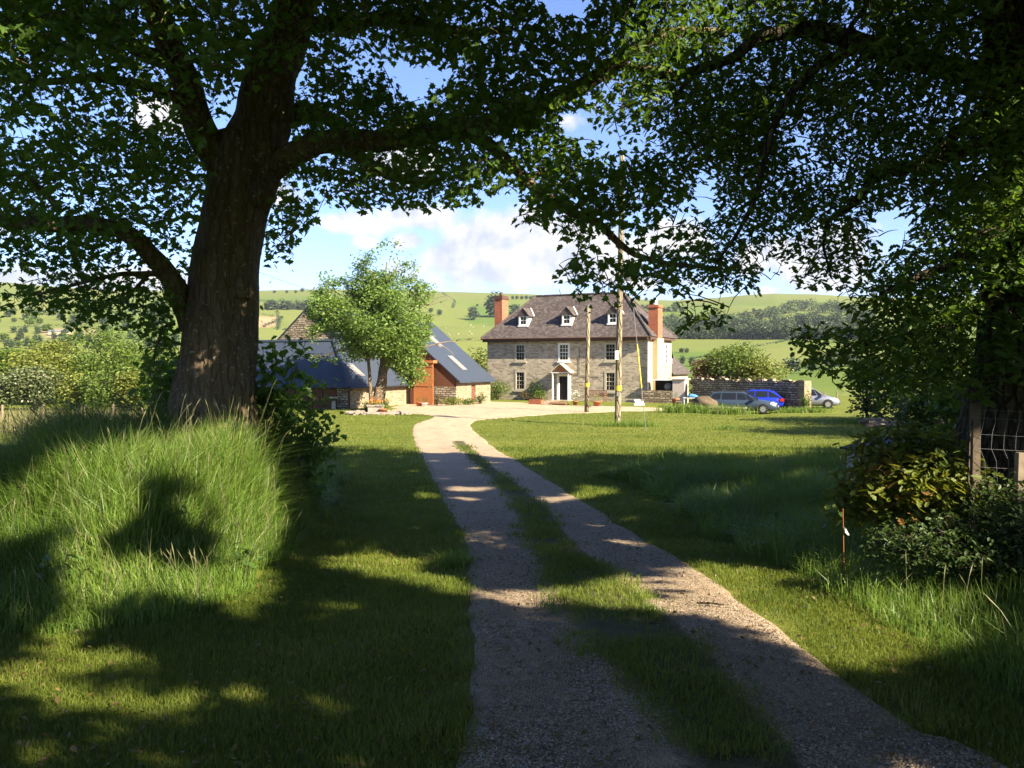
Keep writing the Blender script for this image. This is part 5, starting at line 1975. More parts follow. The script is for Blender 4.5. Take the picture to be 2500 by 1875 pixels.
q = tag(m.build('white_blocks', M_WHITE), 'small stack of white blocks by the house corner', 'blocks'); q.location = at(1560, 66.0)


def bush(name, label, c, r, n, ls, mat, cat='shrub', group=None, tmpl=OVA_T, stems=7, tint=None, lumps=9):
    """c: ground point under the bush; r: half sizes (x, y, height)"""
    e_ = empty(name, tuple(c), 0, label, cat, group)
    L = []
    cl = []
    for k in range(lumps):
        a_ = rng.uniform(0, 6.28); q_ = rng.uniform(.1, .62)
        zc = rng.uniform(.28, .72)
        cl.append((math.cos(a_) * q_ * r[0], math.sin(a_) * q_ * r[1], zc * r[2], rng.uniform(.34, .5)))
    cl.append((0, 0, .62 * r[2], .5))
    per = n // len(cl)
    for cx, cy_, cz, s in cl:
        d = rng.normal(0, 1, (per, 3)); d /= np.linalg.norm(d, axis=1, keepdims=True)
        rad_ = rng.uniform(.45, 1.08, per)[:, None] ** .6
        L.append(np.array([cx, cy_, cz]) + d * rad_ * np.array([r[0] * s, r[1] * s, r[2] * s * .8]) * (1 + .25 * rng.normal(0, 1, (per, 1)) * .5))
    P = np.concatenate(L)
    P = P[P[:, 2] > .02]
    m = MB()
    for k in range(stems):
        a_ = rng.uniform(0, 6.28)
        q_ = rng.uniform(.2, .6)
        top_ = (math.cos(a_) * r[0] * q_, math.sin(a_) * r[1] * q_, r[2] * rng.uniform(.55, .9))
        rr_ = .012 + .010 * r[2]
        m.tube([(math.cos(a_) * r[0] * .06, math.sin(a_) * r[1] * .06, -.05), (top_[0] * .45, top_[1] * .45, top_[2] * .5), top_], [rr_, rr_ * .7, rr_ * .25], 5)
    m.build('stems', M_OBARK, e_, uv=False)
    leaves('foliage', P, rng.uniform(.7, 1.3, len(P)) * ls, tmpl, mat, e_, .15, .9, tint if tint is None else tint(P))
    return e_


bush('clipped_bush', 'rounded dark green bush at the left corner of the house', hpt(1.6, -1.1), (1.5, 1.0, 1.75), 1500, .14, M_HEDGE)
bush('shrub', 'dark climbing shrub against the house wall left of the porch', hpt(5.2, -.7), (1.05, .6, 2.0), 900, .13, M_DARKL)
bush('shrub', 'low green leafy shrub at the foot of the porch', hpt(6.0, -1.2), (.9, .5, .95), 500, .12, M_HEDGE)
bush('flowering_shrub', 'low bronze shrub between the lower window and the porch', hpt(4.5, -1.1), (.7, .5, .95), 350, .11, M_BRONZE)
bush('shrub', 'yellow-green border plants in front of the barn plinth', at(1105, 65.2), (1.3, .5, .65), 600, .12, M_HEDGE_Y)
bush('shrub', 'low leafy border plant beside the barn side door', at(1145, 66.0), (.9, .5, .6), 400, .12, M_HEDGE)
bush('shrub', 'green clump between the barn and the house corner', at(1172, 67.5), (.6, .5, .95), 350, .12, M_BRAM)
bush('shrub', 'dark red-leaved plant by the open barn door', at(1066, 65.2), (.35, .3, .95), 120, .14, M_BRONZE)
bush('small_tree', 'light green bushy tree between the barn roof and the house', at(1168, 88.0), (2.6, 2.0, 5.0), 1500, .28, M_HEDGE_Y, 'tree')
pot('potted_plant', 'terracotta pot beside the shed end by the barn door', at(1023, 64.4), .25, .34, M_TERRA, M_HEDGE, .25, 70)
pot('potted_plant', 'white pot of dark greenery beside the barn door', at(1036, 64.2), .25, .26, M_WHITE, M_DARKL, .35, 110)

# terrace table and chairs, pots, boulder
tb_ = at(1688, 64.0)
table = empty('garden_table', tb_, R(-20), 'garden table with blue and white cloth on the terrace by the wall', 'table')
m = MB(); m.box(-.55, .55, -.4, .4, .70, .74); m.build('tabletop', M_WHITE, table)
for sx_ in (-.5, .45):
    for sy_ in (-.36, .31):
        m = MB(); m.box(sx_, sx_ + .05, sy_, sy_ + .05, 0, .70); m.build('leg', M_WHITE, table)
m = MB()
for k in range(5):
    m.tube([(-.42 + .02 * k, -.25 + .11 * k, .05 + .05 * (k % 2)), (-.1, -.22 + .1 * k, .12 + .04 * ((k + 1) % 3)), (.2, -.25 + .11 * k, .08 + .06 * (k % 2)), (.4, -.2 + .1 * k, .03)], [.05, .09, .08, .04], 7)
q = tag(m.build('cloth_bundle', M_BLUEC, None, True), 'crumpled blue cloth lying on the terrace table', 'cloth'); q.location = (tb_[0] + .1, tb_[1] - .05, tb_[2] + .742)


def chair(p, rz, label):
    e_ = empty('garden_chair', p, rz, label, 'chair', 'chairs round the terrace table')
    m = MB(); m.box(-.22, .22, -.22, .22, .42, .46); m.build('seat', M_WOODD, e_)
    m = MB()
    for k in range(4):
        m.box(-.22, .22, .19, .22, .52 + k * .1, .59 + k * .1)
    m.build('backrest', M_WOODD, e_)
    for sx_ in (-.22, .18):
        for sy_ in (-.22, .18):
            m = MB(); m.box(sx_, sx_ + .04, sy_, sy_ + .04, 0, .42 if sy_ < 0 else .92); m.build('leg', M_WOODD, e_)


chair((tb_[0] - .95, tb_[1] - .1, tb_[2]), R(80), 'dark timber chair at the left side of the terrace table')
chair((tb_[0] + .9, tb_[1] + .1, tb_[2]), R(-100), 'pale timber chair at the right side of the terrace table')
pot('potted_plant', 'tall orange pots with spiky plant by the white lean-to', at(1650, 64.5), .28, .62, M_TERRA, M_HEDGE, .35, 100)

bc = at(1722, 58.2)
m = MB()
nb = 22
rings = []
for i in range(nb):
    v = math.pi * (i + .5) / nb
    rings.append(len(m.v))
    for j_ in range(30):
        a_ = 2 * math.pi * j_ / 30
        x, y, z = math.sin(v) * math.cos(a_), math.sin(v) * math.sin(a_), math.cos(v)
        n__ = .10 * math.sin(3 * x + 2 * y + 1) + .07 * math.sin(5 * z + 4 * x) + .05 * math.sin(9 * y + 7 * z) + .03 * math.sin(17 * x + 11 * z)
        m.v.append((x * .95 * (1 + n__), y * .8 * (1 + n__), .42 + z * .66 * (1 + n__) - .12 * x))
for a_, b_ in zip(rings, rings[1:]):
    for j_ in range(30):
        m.f.append((a_ + j_, b_ + j_, b_ + (j_ + 1) % 30, a_ + (j_ + 1) % 30))
m.f.append(tuple(rings[0] + k for k in range(30)))
bo = tag(m.build('boulder', M_ROCK, None, True), 'large brown-grey boulder at the left end of the grey car', 'boulder')
bo.location = bc
m = MB(); m.box(-1.2, 1.1, -.2, .2, 0, .42); m.box(-1.25, 1.15, -.24, .24, .423, .5)
q = tag(m.build('low_stone_wall', M_RUBBLE), 'low stone kerb wall in front of the grey estate car', 'wall'); q.location = at(1780, 56.3); q.rotation_euler = (0, 0, R(-12))
m = MB(); m.box(-1.4, 1.2, -.4, .3, 0, .25)
q = tag(m.build('terrace_edge', M_FLAG), 'low stone terrace edge below the garden table', 'terrace'); q.location = at(1680, 61.5)
bush('ivy_clump', 'ivy clump on the pale end of the garden wall', at(1972, 60.2), (.55, .45, 1.45), 420, .13, M_HEDGE)

# willow-like tree in the courtyard with its stone ring and pots
wc = at(915, 57.0)
wil = empty('willow_tree', wc, 0, 'light green loose-leaved tree with two stems in front of the barns', 'tree')
O3 = np.array(wc)
wsk = []


def wp(px, py, dy=0):
    return W(px, py, 57.0 + dy) - O3


m = MB()
limb(m, [wp(915, 1003), wp(924, 960), wp(933, 920), wp(936, 880), wp(930, 830), wp(945, 760), wp(940, 700), wp(944, 640)], .38, .03, 16, wsk)
limb(m, [wp(930, 990, .2), wp(938, 940, .4), wp(942, 905, .3), wp(965, 860, .4), wp(985, 800, .5), wp(1010, 730, 0)], .2, .04, 12, wsk)
m.build('trunk', M_WBARK, wil, True)
m = MB()
limb(m, [wp(907, 998, -.5), wp(903, 930, -.5), wp(898, 860, -.5), wp(890, 790, -.4), wp(882, 720, -.2), wp(886, 670, 0)], .14, .02, 10, wsk)
m.build('slender_stem', M_WBARK, wil, True)
m = MB()
for pts in ([(930, 850, 0), (870, 800, -.8), (820, 770, -1.2), (775, 760, -1.4)], [(936, 870, 0), (1000, 830, -.8), (1040, 800, -1)], [(932, 820, 0), (860, 740, .8), (800, 700, 1)],
            [(940, 780, 0), (1000, 720, .6), (1045, 690, .5)], [(900, 880, -.5), (850, 850, -.9), (790, 870, -1), (740, 865, -1.1)], [(945, 870, .3), (990, 900, -.3), (1020, 915, -.5)],
            [(942, 720, 0), (900, 660, -.3), (860, 640, -.4)], [(943, 690, 0), (965, 660, .2), (972, 645, .2)]):
    limb(m, [wp(*q) for q in pts], .09, .02, 6, wsk, 4)
m.build('branch', M_WBARK, wil, True)
m = MB()
for pts in ([(1010, 735, 0), (1045, 745, 0), (1075, 738, 0), (1100, 757, 0)], [(1075, 738, 0), (1095, 730, 0), (1110, 740, .1)], [(1030, 850, -.8), (1065, 840, -.8), (1090, 850, -.8), (1110, 868, -.8)],
            [(1020, 728, 0), (1015, 755, 0), (1018, 765, 0)], [(1065, 840, -.8), (1100, 833, -.7), (1125, 840, -.7)], [(1045, 745, 0), (1070, 725, 0), (1100, 722, 0)]):
    limb(m, [wp(*q) for q in pts], .05, .012, 5, None, 4)
tag(m.build('bare_branches', M_WOODD, wil, True), 'bare pale dead branches')
blobs = [(900, 800, 0, 95, 75, 1.0), (820, 760, 0, 70, 70, 1.0), (980, 790, 0, 75, 80, 1.0), (900, 730, .5, 90, 55, 1.0), (970, 850, -.5, 70, 50, .9), (850, 850, -.5, 60, 45, .8),
         (1000, 895, -.5, 40, 38, .8), (960, 700, 0, 75, 40, .8), (1030, 720, 0, 45, 35, .45), (930, 650, 0, 60, 45, .7), (955, 615, 0, 36, 36, .8), (870, 660, 0, 50, 40, .5), (780, 790, -.5, 40, 50, .6),
         (800, 700, 0, 45, 40, .6), (1020, 800, 0, 35, 60, .9), (760, 860, -.8, 40, 25, .4), (1000, 655, 0, 22, 35, .3), (950, 780, -2, 90, 80, .7), (880, 780, 2, 90, 80, .6), (1020, 925, -.4, 35, 20, .5)]
WP_ = []
for (bx, by, dy_, rx_, ry_, w_) in blobs:
    n = int(rx_ * ry_ * 1.0 * w_)
    cpt = W(bx, by, 57 + dy_)
    k_ = 57 / F
    d = rng.normal(0, 1, (n, 3)); d /= np.linalg.norm(d, axis=1, keepdims=True)
    rad_ = rng.uniform(.15, 1.08, n)[:, None] ** .55
    WP_.append(cpt + d * rad_ * np.array([rx_ * k_, (rx_ + ry_) * .5 * k_, ry_ * k_]))
WP_ = np.concatenate(WP_)
fl_ = fbm(WP_[:, 0] * 1.1 + WP_[:, 1] * .7, WP_[:, 2] * 1.1, 71, 3)
WP_ = WP_[fl_ > .40 + .12 * rng.random(len(WP_))]
WP_ = WP_ + rng.normal(0, .09, WP_.shape)
cl_i = rng.choice(len(WP_), 320, replace=False)
m = MB(); grow_twigs(m, wsk, WP_[cl_i] - O3, .012); m.build('twigs', M_WBARK, wil, uv=False)
leaves('crown', WP_ - O3, rng.uniform(.13, .25, len(WP_)), OVA_T, M_WIL, wil, .3, .8)

ring = MB()
for k in range(46):
    a_ = 2 * math.pi * k / 46 + random.uniform(-.05, .05)
    for lay in range(2):
        rx_, ry_ = 1.85 + random.uniform(-.12, .1), 1.2 + random.uniform(-.1, .1)
        s = random.uniform(.10, .2)
        x, y = rx_ * math.cos(a_), ry_ * math.sin(a_) - .9
        ring.box(x - s, x + s, y - s * .7, y + s * .7, lay * .11 - .04, lay * .11 + random.uniform(.05, .10))
rg = tag(ring.build('stone_ring', M_FLAG), 'low ring of flat stones around the foot of the courtyard tree', 'stone ring'); rg.location = at(930, 55.0)
tro = empty('stone_trough', at(917, 53.6), 0, 'pale stone trough of orange flowers under the courtyard tree', 'trough')
m = MB(); m.box(-.45, .45, -.28, .28, 0, .48); m.box(-.52, .52, -.34, .34, .483, .58); m.build('box', M_FLAG, tro)
leaves('foliage', rng.normal(0, 1, (140, 3)) * np.array([.28, .2, .1]) + np.array([0, 0, .68]), rng.uniform(.08, .14, 140), OVA_T, M_HEDGE, tro, 0, .9)
leaves('flowers', rng.normal(0, 1, (110, 3)) * np.array([.28, .2, .08]) + np.array([0, 0, .80]), rng.uniform(.07, .12, 110), OVA_T, M_ORF, tro, 0, 1.2)
pot('potted_plant', 'small round terracotta pot on the stone ring', at(935, 53.2), .22, .34, M_TERRA, M_HEDGE, .28, 60)
bush('shrub', 'grey-green leafy plant beside the stone trough', at(897, 53.8), (.45, .4, .8), 220, .11, M_BRAM)
bush('shrub', 'tall green plant to the right of the stone trough', at(942, 54.4), (.3, .3, 1.1), 160, .11, M_HEDGE)
# small timber stool by the shed end
stl = empty('mounting_block', at(814, 60.0), R(20), 'small pale T-shaped stone stand by the shed end', 'stand')
m = MB(); m.hexa([(-.14, -.1, 0), (.14, -.1, 0), (.14, .1, 0), (-.14, .1, 0), (-.10, -.1, .75), (.10, -.1, .75), (.10, .1, .75), (-.10, .1, .75)]); m.build('post', M_OFFW, stl)
m = MB(); m.box(-.28, .28, -.18, .18, .753, .86); m.build('cap', M_OFFW, stl)

# ---------------------------------------------------------------- trees and hedges around the garden


def crown_tree(name, label, p, h, w, n, ls, mat, group=None, trunk_h=.25, bark=M_OBARK, lumps=14, cat='tree', tmpl=DIA_T, tr=None):
    e_ = empty(name, tuple(p), rng.uniform(0, 6.28), label, cat, group)
    m = MB()
    r_ = tr or h * .022
    m.tube([(0, 0, -.2), (.02 * h, 0, h * .3), (0, .01 * h, h * .75)], [r_, r_ * .75, r_ * .2], 8)
    for k in range(5):
        a_ = k * 1.3
        m.tube([(0, 0, h * (.22 + .06 * k)), (w * .18 * math.cos(a_), w * .18 * math.sin(a_), h * (.42 + .05 * k)), (w * .36 * math.cos(a_), w * .36 * math.sin(a_), h * (.55 + .05 * k))], [r_ * .5, r_ * .35, r_ * .1], 5)
    m.build('trunk', bark, e_, uv=False)
    P = []
    for k in range(lumps):
        a_ = rng.uniform(0, 6.28)
        v = rng.uniform(0, 1)
        env = math.sin(math.pi * (.12 + .80 * v)) ** .7
        q_ = rng.uniform(.25, .72) * env
        c = np.array([math.cos(a_) * q_ * w / 2, math.sin(a_) * q_ * w / 2, h * (trunk_h + (1 - trunk_h) * (.10 + .76 * v))])
        s = rng.uniform(.20, .32)
        k_n = n // lumps
        d = rng.normal(0, 1, (k_n, 3)); d /= np.linalg.norm(d, axis=1, keepdims=True)
        rad_ = rng.uniform(.35, 1.1, k_n)[:, None] ** .6
        P.append(c + d * rad_ * np.array([w * s, w * s, h * s * .52]))
    P = np.concatenate(P)
    leaves('crown', P, rng.uniform(.7, 1.3, len(P)) * ls, tmpl, mat, e_, .15, .9)
    return e_


hed = [  # px, depth, height, width, material, label
    (22, 72, 4.6, 5.0, M_HEDGE, 'bright green bushy tree at the left edge beyond the paddock'),
    (95, 66, 4.3, 5.4, M_HEDGE_Y, 'yellow-green tree in the hedge, second from the left edge'),
    (140, 76, 5.6, 5.6, M_HEDGE_Y, 'tall yellowish tree behind the white-blossomed hawthorn'),
    (250, 70, 6.6, 7.0, M_HEDGE, 'tallest green tree in the paddock hedge left of the sycamore'),
    (330, 74, 5.0, 5.4, M_HEDGE, 'green tree showing just left of the sycamore trunk'),
    (395, 66, 4.6, 5.0, M_HEDGE, 'green bushy tree behind the hanging sycamore shoots'),
    (660, 84, 3.4, 4.6, M_HEDGE, 'green bush seen right of the sycamore trunk beyond the shed'),
]
for px_, d_, h_, w_, mt, lb in hed:
    x = (px_ - 1250) / F * d_
    crown_tree('hedge_tree', lb, (x, d_, float(gz(x, d_))), h_, w_, 6500, .24, mt, 'trees of the paddock hedge', .06, lumps=34, tmpl=OVA_T)
for px_, d_, r_, n, mt, lb in [(85, 58, (2.3, 1.5, 2.9), 3600, M_MAY, 'hawthorn bush white with blossom in the paddock hedge'), (-20, 58, (2.2, 1.5, 2.6), 3000, M_MAY, 'half-seen blossoming hawthorn at the left edge'),
                               (185, 58, (2.0, 1.5, 2.6), 3000, M_HEDGE_Y, 'olive-green bush right of the white hawthorn'), (250, 57, (2.0, 1.5, 2.8), 3000, M_HEDGE, 'green hedge bush in front of the tallest hedge tree'),
                               (320, 57, (2.0, 1.5, 2.7), 3000, M_HEDGE_Y, 'yellow-green hedge bush nearest the sycamore trunk'), (395, 57, (1.8, 1.5, 2.4), 1200, M_HEDGE, 'green hedge bush hidden behind the sycamore foot')]:
    x = (px_ - 1250) / F * d_
    bush('hedge_bush', lb, (x, d_, float(gz(x, d_))), r_, n, .2, mt, 'bush', 'bushes of the paddock hedge')

# bushes rising behind the garden wall
for px_, d_, h_, w_, mt, lb in [(1800, 71, 5.2, 5.6, M_HEDGE, 'large bright green bush behind the middle of the garden wall'), (1865, 69, 4.0, 4.4, M_HEDGE_Y, 'yellow-green bush behind the right part of the garden wall'),
                                (1760, 74, 4.6, 4.0, M_HEDGE, 'green bush peeping over the garden wall left of the largest'), (1722, 72, 3.7, 3.0, M_BRONZE, 'bronze-brown bush over the left end of the garden wall')]:
    x = (px_ - 1250) / F * d_
    crown_tree('garden_bush', lb, (x, d_, float(gz(x, d_))), h_, w_, 5200, .21, mt, 'bushes behind the garden wall', .05, lumps=28, tmpl=OVA_T)

# dark thicket on the right, between the cars and the oak
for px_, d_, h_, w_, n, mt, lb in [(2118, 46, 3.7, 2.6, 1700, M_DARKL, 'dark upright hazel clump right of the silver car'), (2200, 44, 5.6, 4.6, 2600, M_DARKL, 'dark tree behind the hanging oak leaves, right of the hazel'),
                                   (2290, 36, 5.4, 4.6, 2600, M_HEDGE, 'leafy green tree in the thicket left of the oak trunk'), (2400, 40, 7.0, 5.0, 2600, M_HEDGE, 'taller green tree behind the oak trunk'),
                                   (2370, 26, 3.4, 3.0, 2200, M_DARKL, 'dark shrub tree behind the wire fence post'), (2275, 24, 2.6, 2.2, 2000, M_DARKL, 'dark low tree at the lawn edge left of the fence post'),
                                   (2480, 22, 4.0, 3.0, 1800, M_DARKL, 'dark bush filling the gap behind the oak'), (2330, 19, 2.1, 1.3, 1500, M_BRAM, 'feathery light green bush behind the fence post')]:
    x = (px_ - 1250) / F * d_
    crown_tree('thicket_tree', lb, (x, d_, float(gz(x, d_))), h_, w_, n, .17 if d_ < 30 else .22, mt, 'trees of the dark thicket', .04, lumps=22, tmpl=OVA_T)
m = MB()
for k in range(7):
    m.tube([(-1.4 + random.uniform(-.3, .3), k * .16 - .4, .1 + .12 * (k % 3)), (1.3 + random.uniform(-.3, .3), k * .16 - .4, .1 + .12 * (k % 3))], .09, 8)
q = tag(m.build('log_pile', M_WOODD), 'weathered logs stacked at the far lawn edge in the thicket shade', 'logs'); q.location = at(2185, 43)
# far fence posts by the silver car, and the posts of the paddock fence on the left
for px_, d_ in ((2014, 66), (2044, 66)):
    x, y, z = at(px_, d_)
    m = MB(); m.box(-.05, .05, -.05, .05, -.1, 1.0); m.bar((-.0, 0, 1.0), (0, 0, 1.03), .11)
    q = tag(m.build('fence_post', M_WOODD), 'small pale fence post ' + ('just right of the silver car' if px_ < 2030 else 'farther right of the silver car, by the hedge'), 'post', 'posts of the far field fence'); q.location = (x, y, z)
for k, px_ in enumerate((4, 104, 206, 276, 346)):
    x, y, z = at(px_, 40)
    m = MB(); m.tube([(0, 0, -.1), (random.uniform(-.03, .03), 0, 1.22)], [.06, .055], 8); m.box(-.02, .02, -.065, -.058, .9, .95)
    q = tag(m.build('fence_post', M_WOODD), ['grey paddock post at the very left edge', 'leaning grey paddock post below the white hawthorn', 'grey paddock post right of the hawthorn', 'grey paddock post among the tan grass', 'brown paddock post nearest the sycamore trunk'][k], 'post', 'posts of the paddock fence')
    q.location = (x, y, z)

# ---------------------------------------------------------------- distant country: trees one by one, the wood as one mass


def far_proto(h, w, n, ls, mat):
    e_ = empty('field_tree', (0, 0, -500), 0)
    m = MB(); m.tube([(0, 0, -.5), (0, 0, h * .5)], [h * .03, h * .015], 6); m.build('trunk', M_OBARK, e_, uv=False)
    P = []
    for k in range(10):
        a_ = rng.uniform(0, 6.28); v = rng.uniform(0, 1); q_ = rng.uniform(.1, .55) * math.sin(math.pi * (.15 + .75 * v))
        c = np.array([math.cos(a_) * q_ * w / 2, math.sin(a_) * q_ * w / 2, h * (.22 + .6 * v)])
        d = rng.normal(0, 1, (n // 10, 3)); d /= np.linalg.norm(d, axis=1, keepdims=True)
        P.append(c + d * rng.uniform(.4, 1.05, (n // 10, 1)) ** .6 * np.array([w * .26, w * .26, h * .20]))
    leaves('crown', np.concatenate(P), rng.uniform(.7, 1.3, (n // 10) * 10) * ls, DIA_T, mat, e_, .15, .9)
    return e_


protos = [far_proto(9, 10, 500, 1.4, M_FAR), far_proto(7, 7, 420, 1.2, M_FAR), far_proto(11, 8, 500, 1.4, M_FAR), far_proto(6, 8, 420, 1.2, M_HEDGE)]
used = [False] * 4
cnt = 0


def put_far(px_, py_, hpx, k, label, group):
    """py_: foot of the tree in the photograph, hpx: its height there"""
    global cnt
    g = G(px_, py_)
    if used[k]:
        o = copy_tree(protos[k])
    else:
        o = protos[k]; used[k] = True
    h = hpx / F * g[1]
    s = h / (9, 7, 11, 6)[k]
    o.location = (g[0], g[1], g[2])
    o.scale = (s * rng.uniform(.9, 1.2),) * 2 + (s,)
    o.rotation_euler = (0, 0, rng.uniform(0, 6.28))
    tag(o, label, 'tree', group)
    cnt += 1


for px_ in (670, 700, 722, 760, 776):
    put_far(px_, 716, 8 if px_ < 760 else 9, (cnt) % 2, 'tiny round tree on the skyline above the stone gable', 'skyline trees over the barns')
put_far(739, 713, 11, 1, 'lone rounder tree standing highest on the skyline left of the willow', 'skyline trees over the barns')
put_far(1155, 782, 34, 0, 'broad dark field tree on the hillside between willow and chimney', 'trees on the green hillside')
put_far(1073, 770, 16, 1, 'small dark tree on the hillside just right of the willow', 'trees on the green hillside')
put_far(1052, 764, 12, 3, 'smaller bush tree on the hillside touching the willow', 'trees on the green hillside')
put_far(1193, 750, 10, 1, 'small hillside tree left of the brick chimney', 'trees on the green hillside')
put_far(1165, 748, 7, 1, 'tiny hillside tree above the broad dark one', 'trees on the green hillside')
put_far(1208, 775, 68, 2, 'tall slim conifer-like tree beside the left chimney', 'trees on the green hillside')
put_far(1258, 775, 34, 0, 'dark tree half hidden by the left hip of the house roof', 'trees on the green hillside')
for px_ in (1252, 1262, 1275, 1285, 1295, 1304):
    put_far(px_, 731, 10, cnt % 2, 'small tree in the skyline row behind the house roof', 'row of trees behind the house roof')
for px_, hh in ((1560, 10), (1577, 10), (1590, 6)):
    put_far(px_, 735, hh, 1, 'tiny skyline tree above the right chimney', 'skyline trees over the right chimney')
for px_ in (1555, 1568, 1581, 1594):
    put_far(px_, 757, 14, 0, 'dark tree of the short hill hedge left of the right chimney', 'upper hill copse')
for px_ in (1618, 1632, 1648, 1664):
    put_far(px_, 762, 14, 0, 'dark tree of the short hill hedge right of the right chimney', 'upper hill copse')
put_far(1650, 760, 24, 3, 'pale green tree over the hill copse', 'upper hill copse')
put_far(1840, 762, 10, 1, 'lone small tree on the bare hill face above the wood', 'trees above the wood')
for px_, py_, hh, lb in ((1665, 862, 14, 'small round tree in the field right of the house, left of a pair'), (1676, 862, 14, 'second of the two small round trees in the field right of the house'), (1818, 845, 10, 'small lone tree in the field above the garden bush')):
    put_far(px_, py_, hh, 1, lb, 'field trees right of the house')
for px_, py_, hh, lb in ((1665, 890, 26, 'grey-green tree just above the wing roof'), (1690, 895, 24, 'grey-green tree between the wing roof and bronze bush'), (1930, 912, 44, 'rounded tree at the knoll foot behind the garden wall end'), (1985, 908, 48, 'dark rounded tree on the knoll edge'),
                         (2030, 900, 50, 'dark rounded tree on the knoll under the oak leaves'), (2070, 895, 52, 'rightmost dark tree on the knoll')):
    put_far(px_, py_, hh, cnt % 3, lb, 'trees of the valley on the right')
for px_ in range(650, 780, 13):
    put_far(px_, 757 - (px_ % 3), 20 + (px_ % 5) * 2, cnt % 3, 'dark tree of the belt below the skyline left of the willow', 'tree belt over the barns')
for k in range(120):
    px_ = rng.uniform(-60, 430); py_ = rng.choice([752, 766, 778, 792, 812, 832, 850]) + rng.uniform(-5, 5)
    put_far(px_, py_, rng.uniform(9, 22) * (1 + (py_ - 750) / 160), cnt % 4, 'one of the scattered valley trees beyond the left hedge', 'scattered valley trees on the left')
put_far(1800, 800, 30, 3, 'pale green tree standing out of the dark wood', 'trees above the wood')


# hedgerows: a line of low bushes each
def hedgerow(pts, hpx, label):
    Q = [G(a, b) for a, b in pts]
    P = []
    for a, b in zip(Q, Q[1:]):
        L = np.linalg.norm(b - a)
        n = int(L * 2.2) + 8
        t = rng.random(n)[:, None]
        p = a + (b - a) * t
        hgt = hpx / F * p[:, 1:2]
        gap = fbm(p[:, 0] / 9, p[:, 1] / 9, 81, 2)[:, None]
        p = p + np.concatenate((rng.normal(0, .9, (n, 2)), np.abs(rng.normal(.45, .35, (n, 1))) * hgt * (.5 + gap)), 1)
        P.append(p)
    P = np.concatenate(P)
    o = leaves('hedge', P, rng.uniform(.9, 1.7, len(P)), DIA_T, M_FAR, None, .1, .9)
    tag(o, label, 'hedge', 'hedgerows between the far fields')


hedgerow([(1100, 834), (1140, 832), (1190, 831)], 7, 'hedgerow crossing the field between the barn and the house')
hedgerow([(1150, 853), (1192, 855)], 4, 'low hedge line just above the barn roof by the house')
hedgerow([(640, 770), (690, 776), (640, 800)], 5, 'hedge round the brown ploughed field')
hedgerow([(676, 760), (680, 778), (678, 806)], 6, 'hedge running downhill right of the brown field')
hedgerow([(1640, 772), (1750, 776), (1830, 771), (1930, 771), (2000, 773)], 4, 'thin hedge line below the bare hill face')
hedgerow([(1840, 848), (1900, 836), (1960, 822)], 4, 'hedge slanting up the field above the garden wall')
hedgerow([(40, 800), (160, 796), (300, 800)], 5, 'hedge across the valley fields on the left')
hedgerow([(60, 762), (260, 764), (420, 760)], 4, 'upper valley hedge on the left')
hedgerow([(1080, 716), (1110, 735), (1105, 752)], 2, 'thin gully line running down the green hill')
hedgerow([(560, 738), (640, 735), (700, 738), (770, 733)], 4, 'thin hedge high on the hill left of the willow')
hedgerow([(690, 806), (740, 800), (800, 798)], 5, 'hedge at the foot of the field behind the stone gable')
hedgerow([(1640, 880), (1720, 872), (1800, 870)], 4, 'low hedge in the field behind the garden bushes')
hedgerow([(0, 838), (120, 834), (240, 838), (420, 836)], 6, 'lowest valley hedge behind the left hedge trees')
hedgerow([(200, 764), (190, 782), (176, 800)], 5, 'hedge running down the valley slope on the left')
# the wood on the right hillside
P = []
T_ = []
for row, (yb_, n, h0) in enumerate([(800, 24, 30), (812, 30, 34), (828, 40, 36)]):
    for k in range(n):
        px_ = 1600 + (2140 - 1600) * (k + rng.uniform(-.4, .4)) / n
        lift = np.interp(px_, [1600, 1800, 1860, 1960, 2060, 2140], [0, 6, 22, 42, 34, 20]) if row == 0 else np.interp(px_, [1600, 1850, 1950, 2140], [0, 2, 16, 16]) if row == 1 else 0
        g = G(px_, yb_ - lift)
        hgt = h0 * rng.uniform(.8, 1.2) / F * g[1]
        wd = hgt * rng.uniform(.8, 1.15)
        m_ = 560
        d = rng.normal(0, 1, (m_, 3)); d /= np.linalg.norm(d, axis=1, keepdims=True)
        cs = rng.normal(0, .25, (6, 3))
        pp = g + np.array([0, 0, hgt * .46]) + (d * rng.uniform(.6, 1.05, (m_, 1)) * .48 + cs[rng.integers(0, 6, m_)] * .6) * np.array([wd, wd, hgt * .9])
        P.append(pp)
        T_.append(np.clip(rng.uniform(.15, .85) + rng.normal(0, .12, m_), 0, .95))
o = leaves('woodland', np.concatenate(P), rng.uniform(1.2, 2.2, sum(len(p) for p in P)), DIA_T, M_FAR, None, .1, .9, np.concatenate(T_))
tag(o, 'dark broadleaf wood spread across the right hillside', 'wood', kind='stuff')
# far low farm building on the left
fb = G(155, 818)
fb_e = empty('farm_shed', tuple(fb), R(15), 'low pale farm shed far off in the left valley', 'shed')
s_ = fb[1] / F
m = MB(); m.box(-26 * s_, 26 * s_, -8, 0, 0, 7 * s_); m.build('wall', M_RENDER, fb_e)
m = MB(); m.hexa([(-27 * s_, -8.5, 7 * s_), (27 * s_, -8.5, 7 * s_), (27 * s_, -4, 11 * s_), (-27 * s_, -4, 11 * s_), (-27 * s_, -8.5, 7.5 * s_), (27 * s_, -8.5, 7.5 * s_), (27 * s_, -4, 11.5 * s_), (-27 * s_, -4, 11.5 * s_)]); m.build('roof', M_LEAD, fb_e)
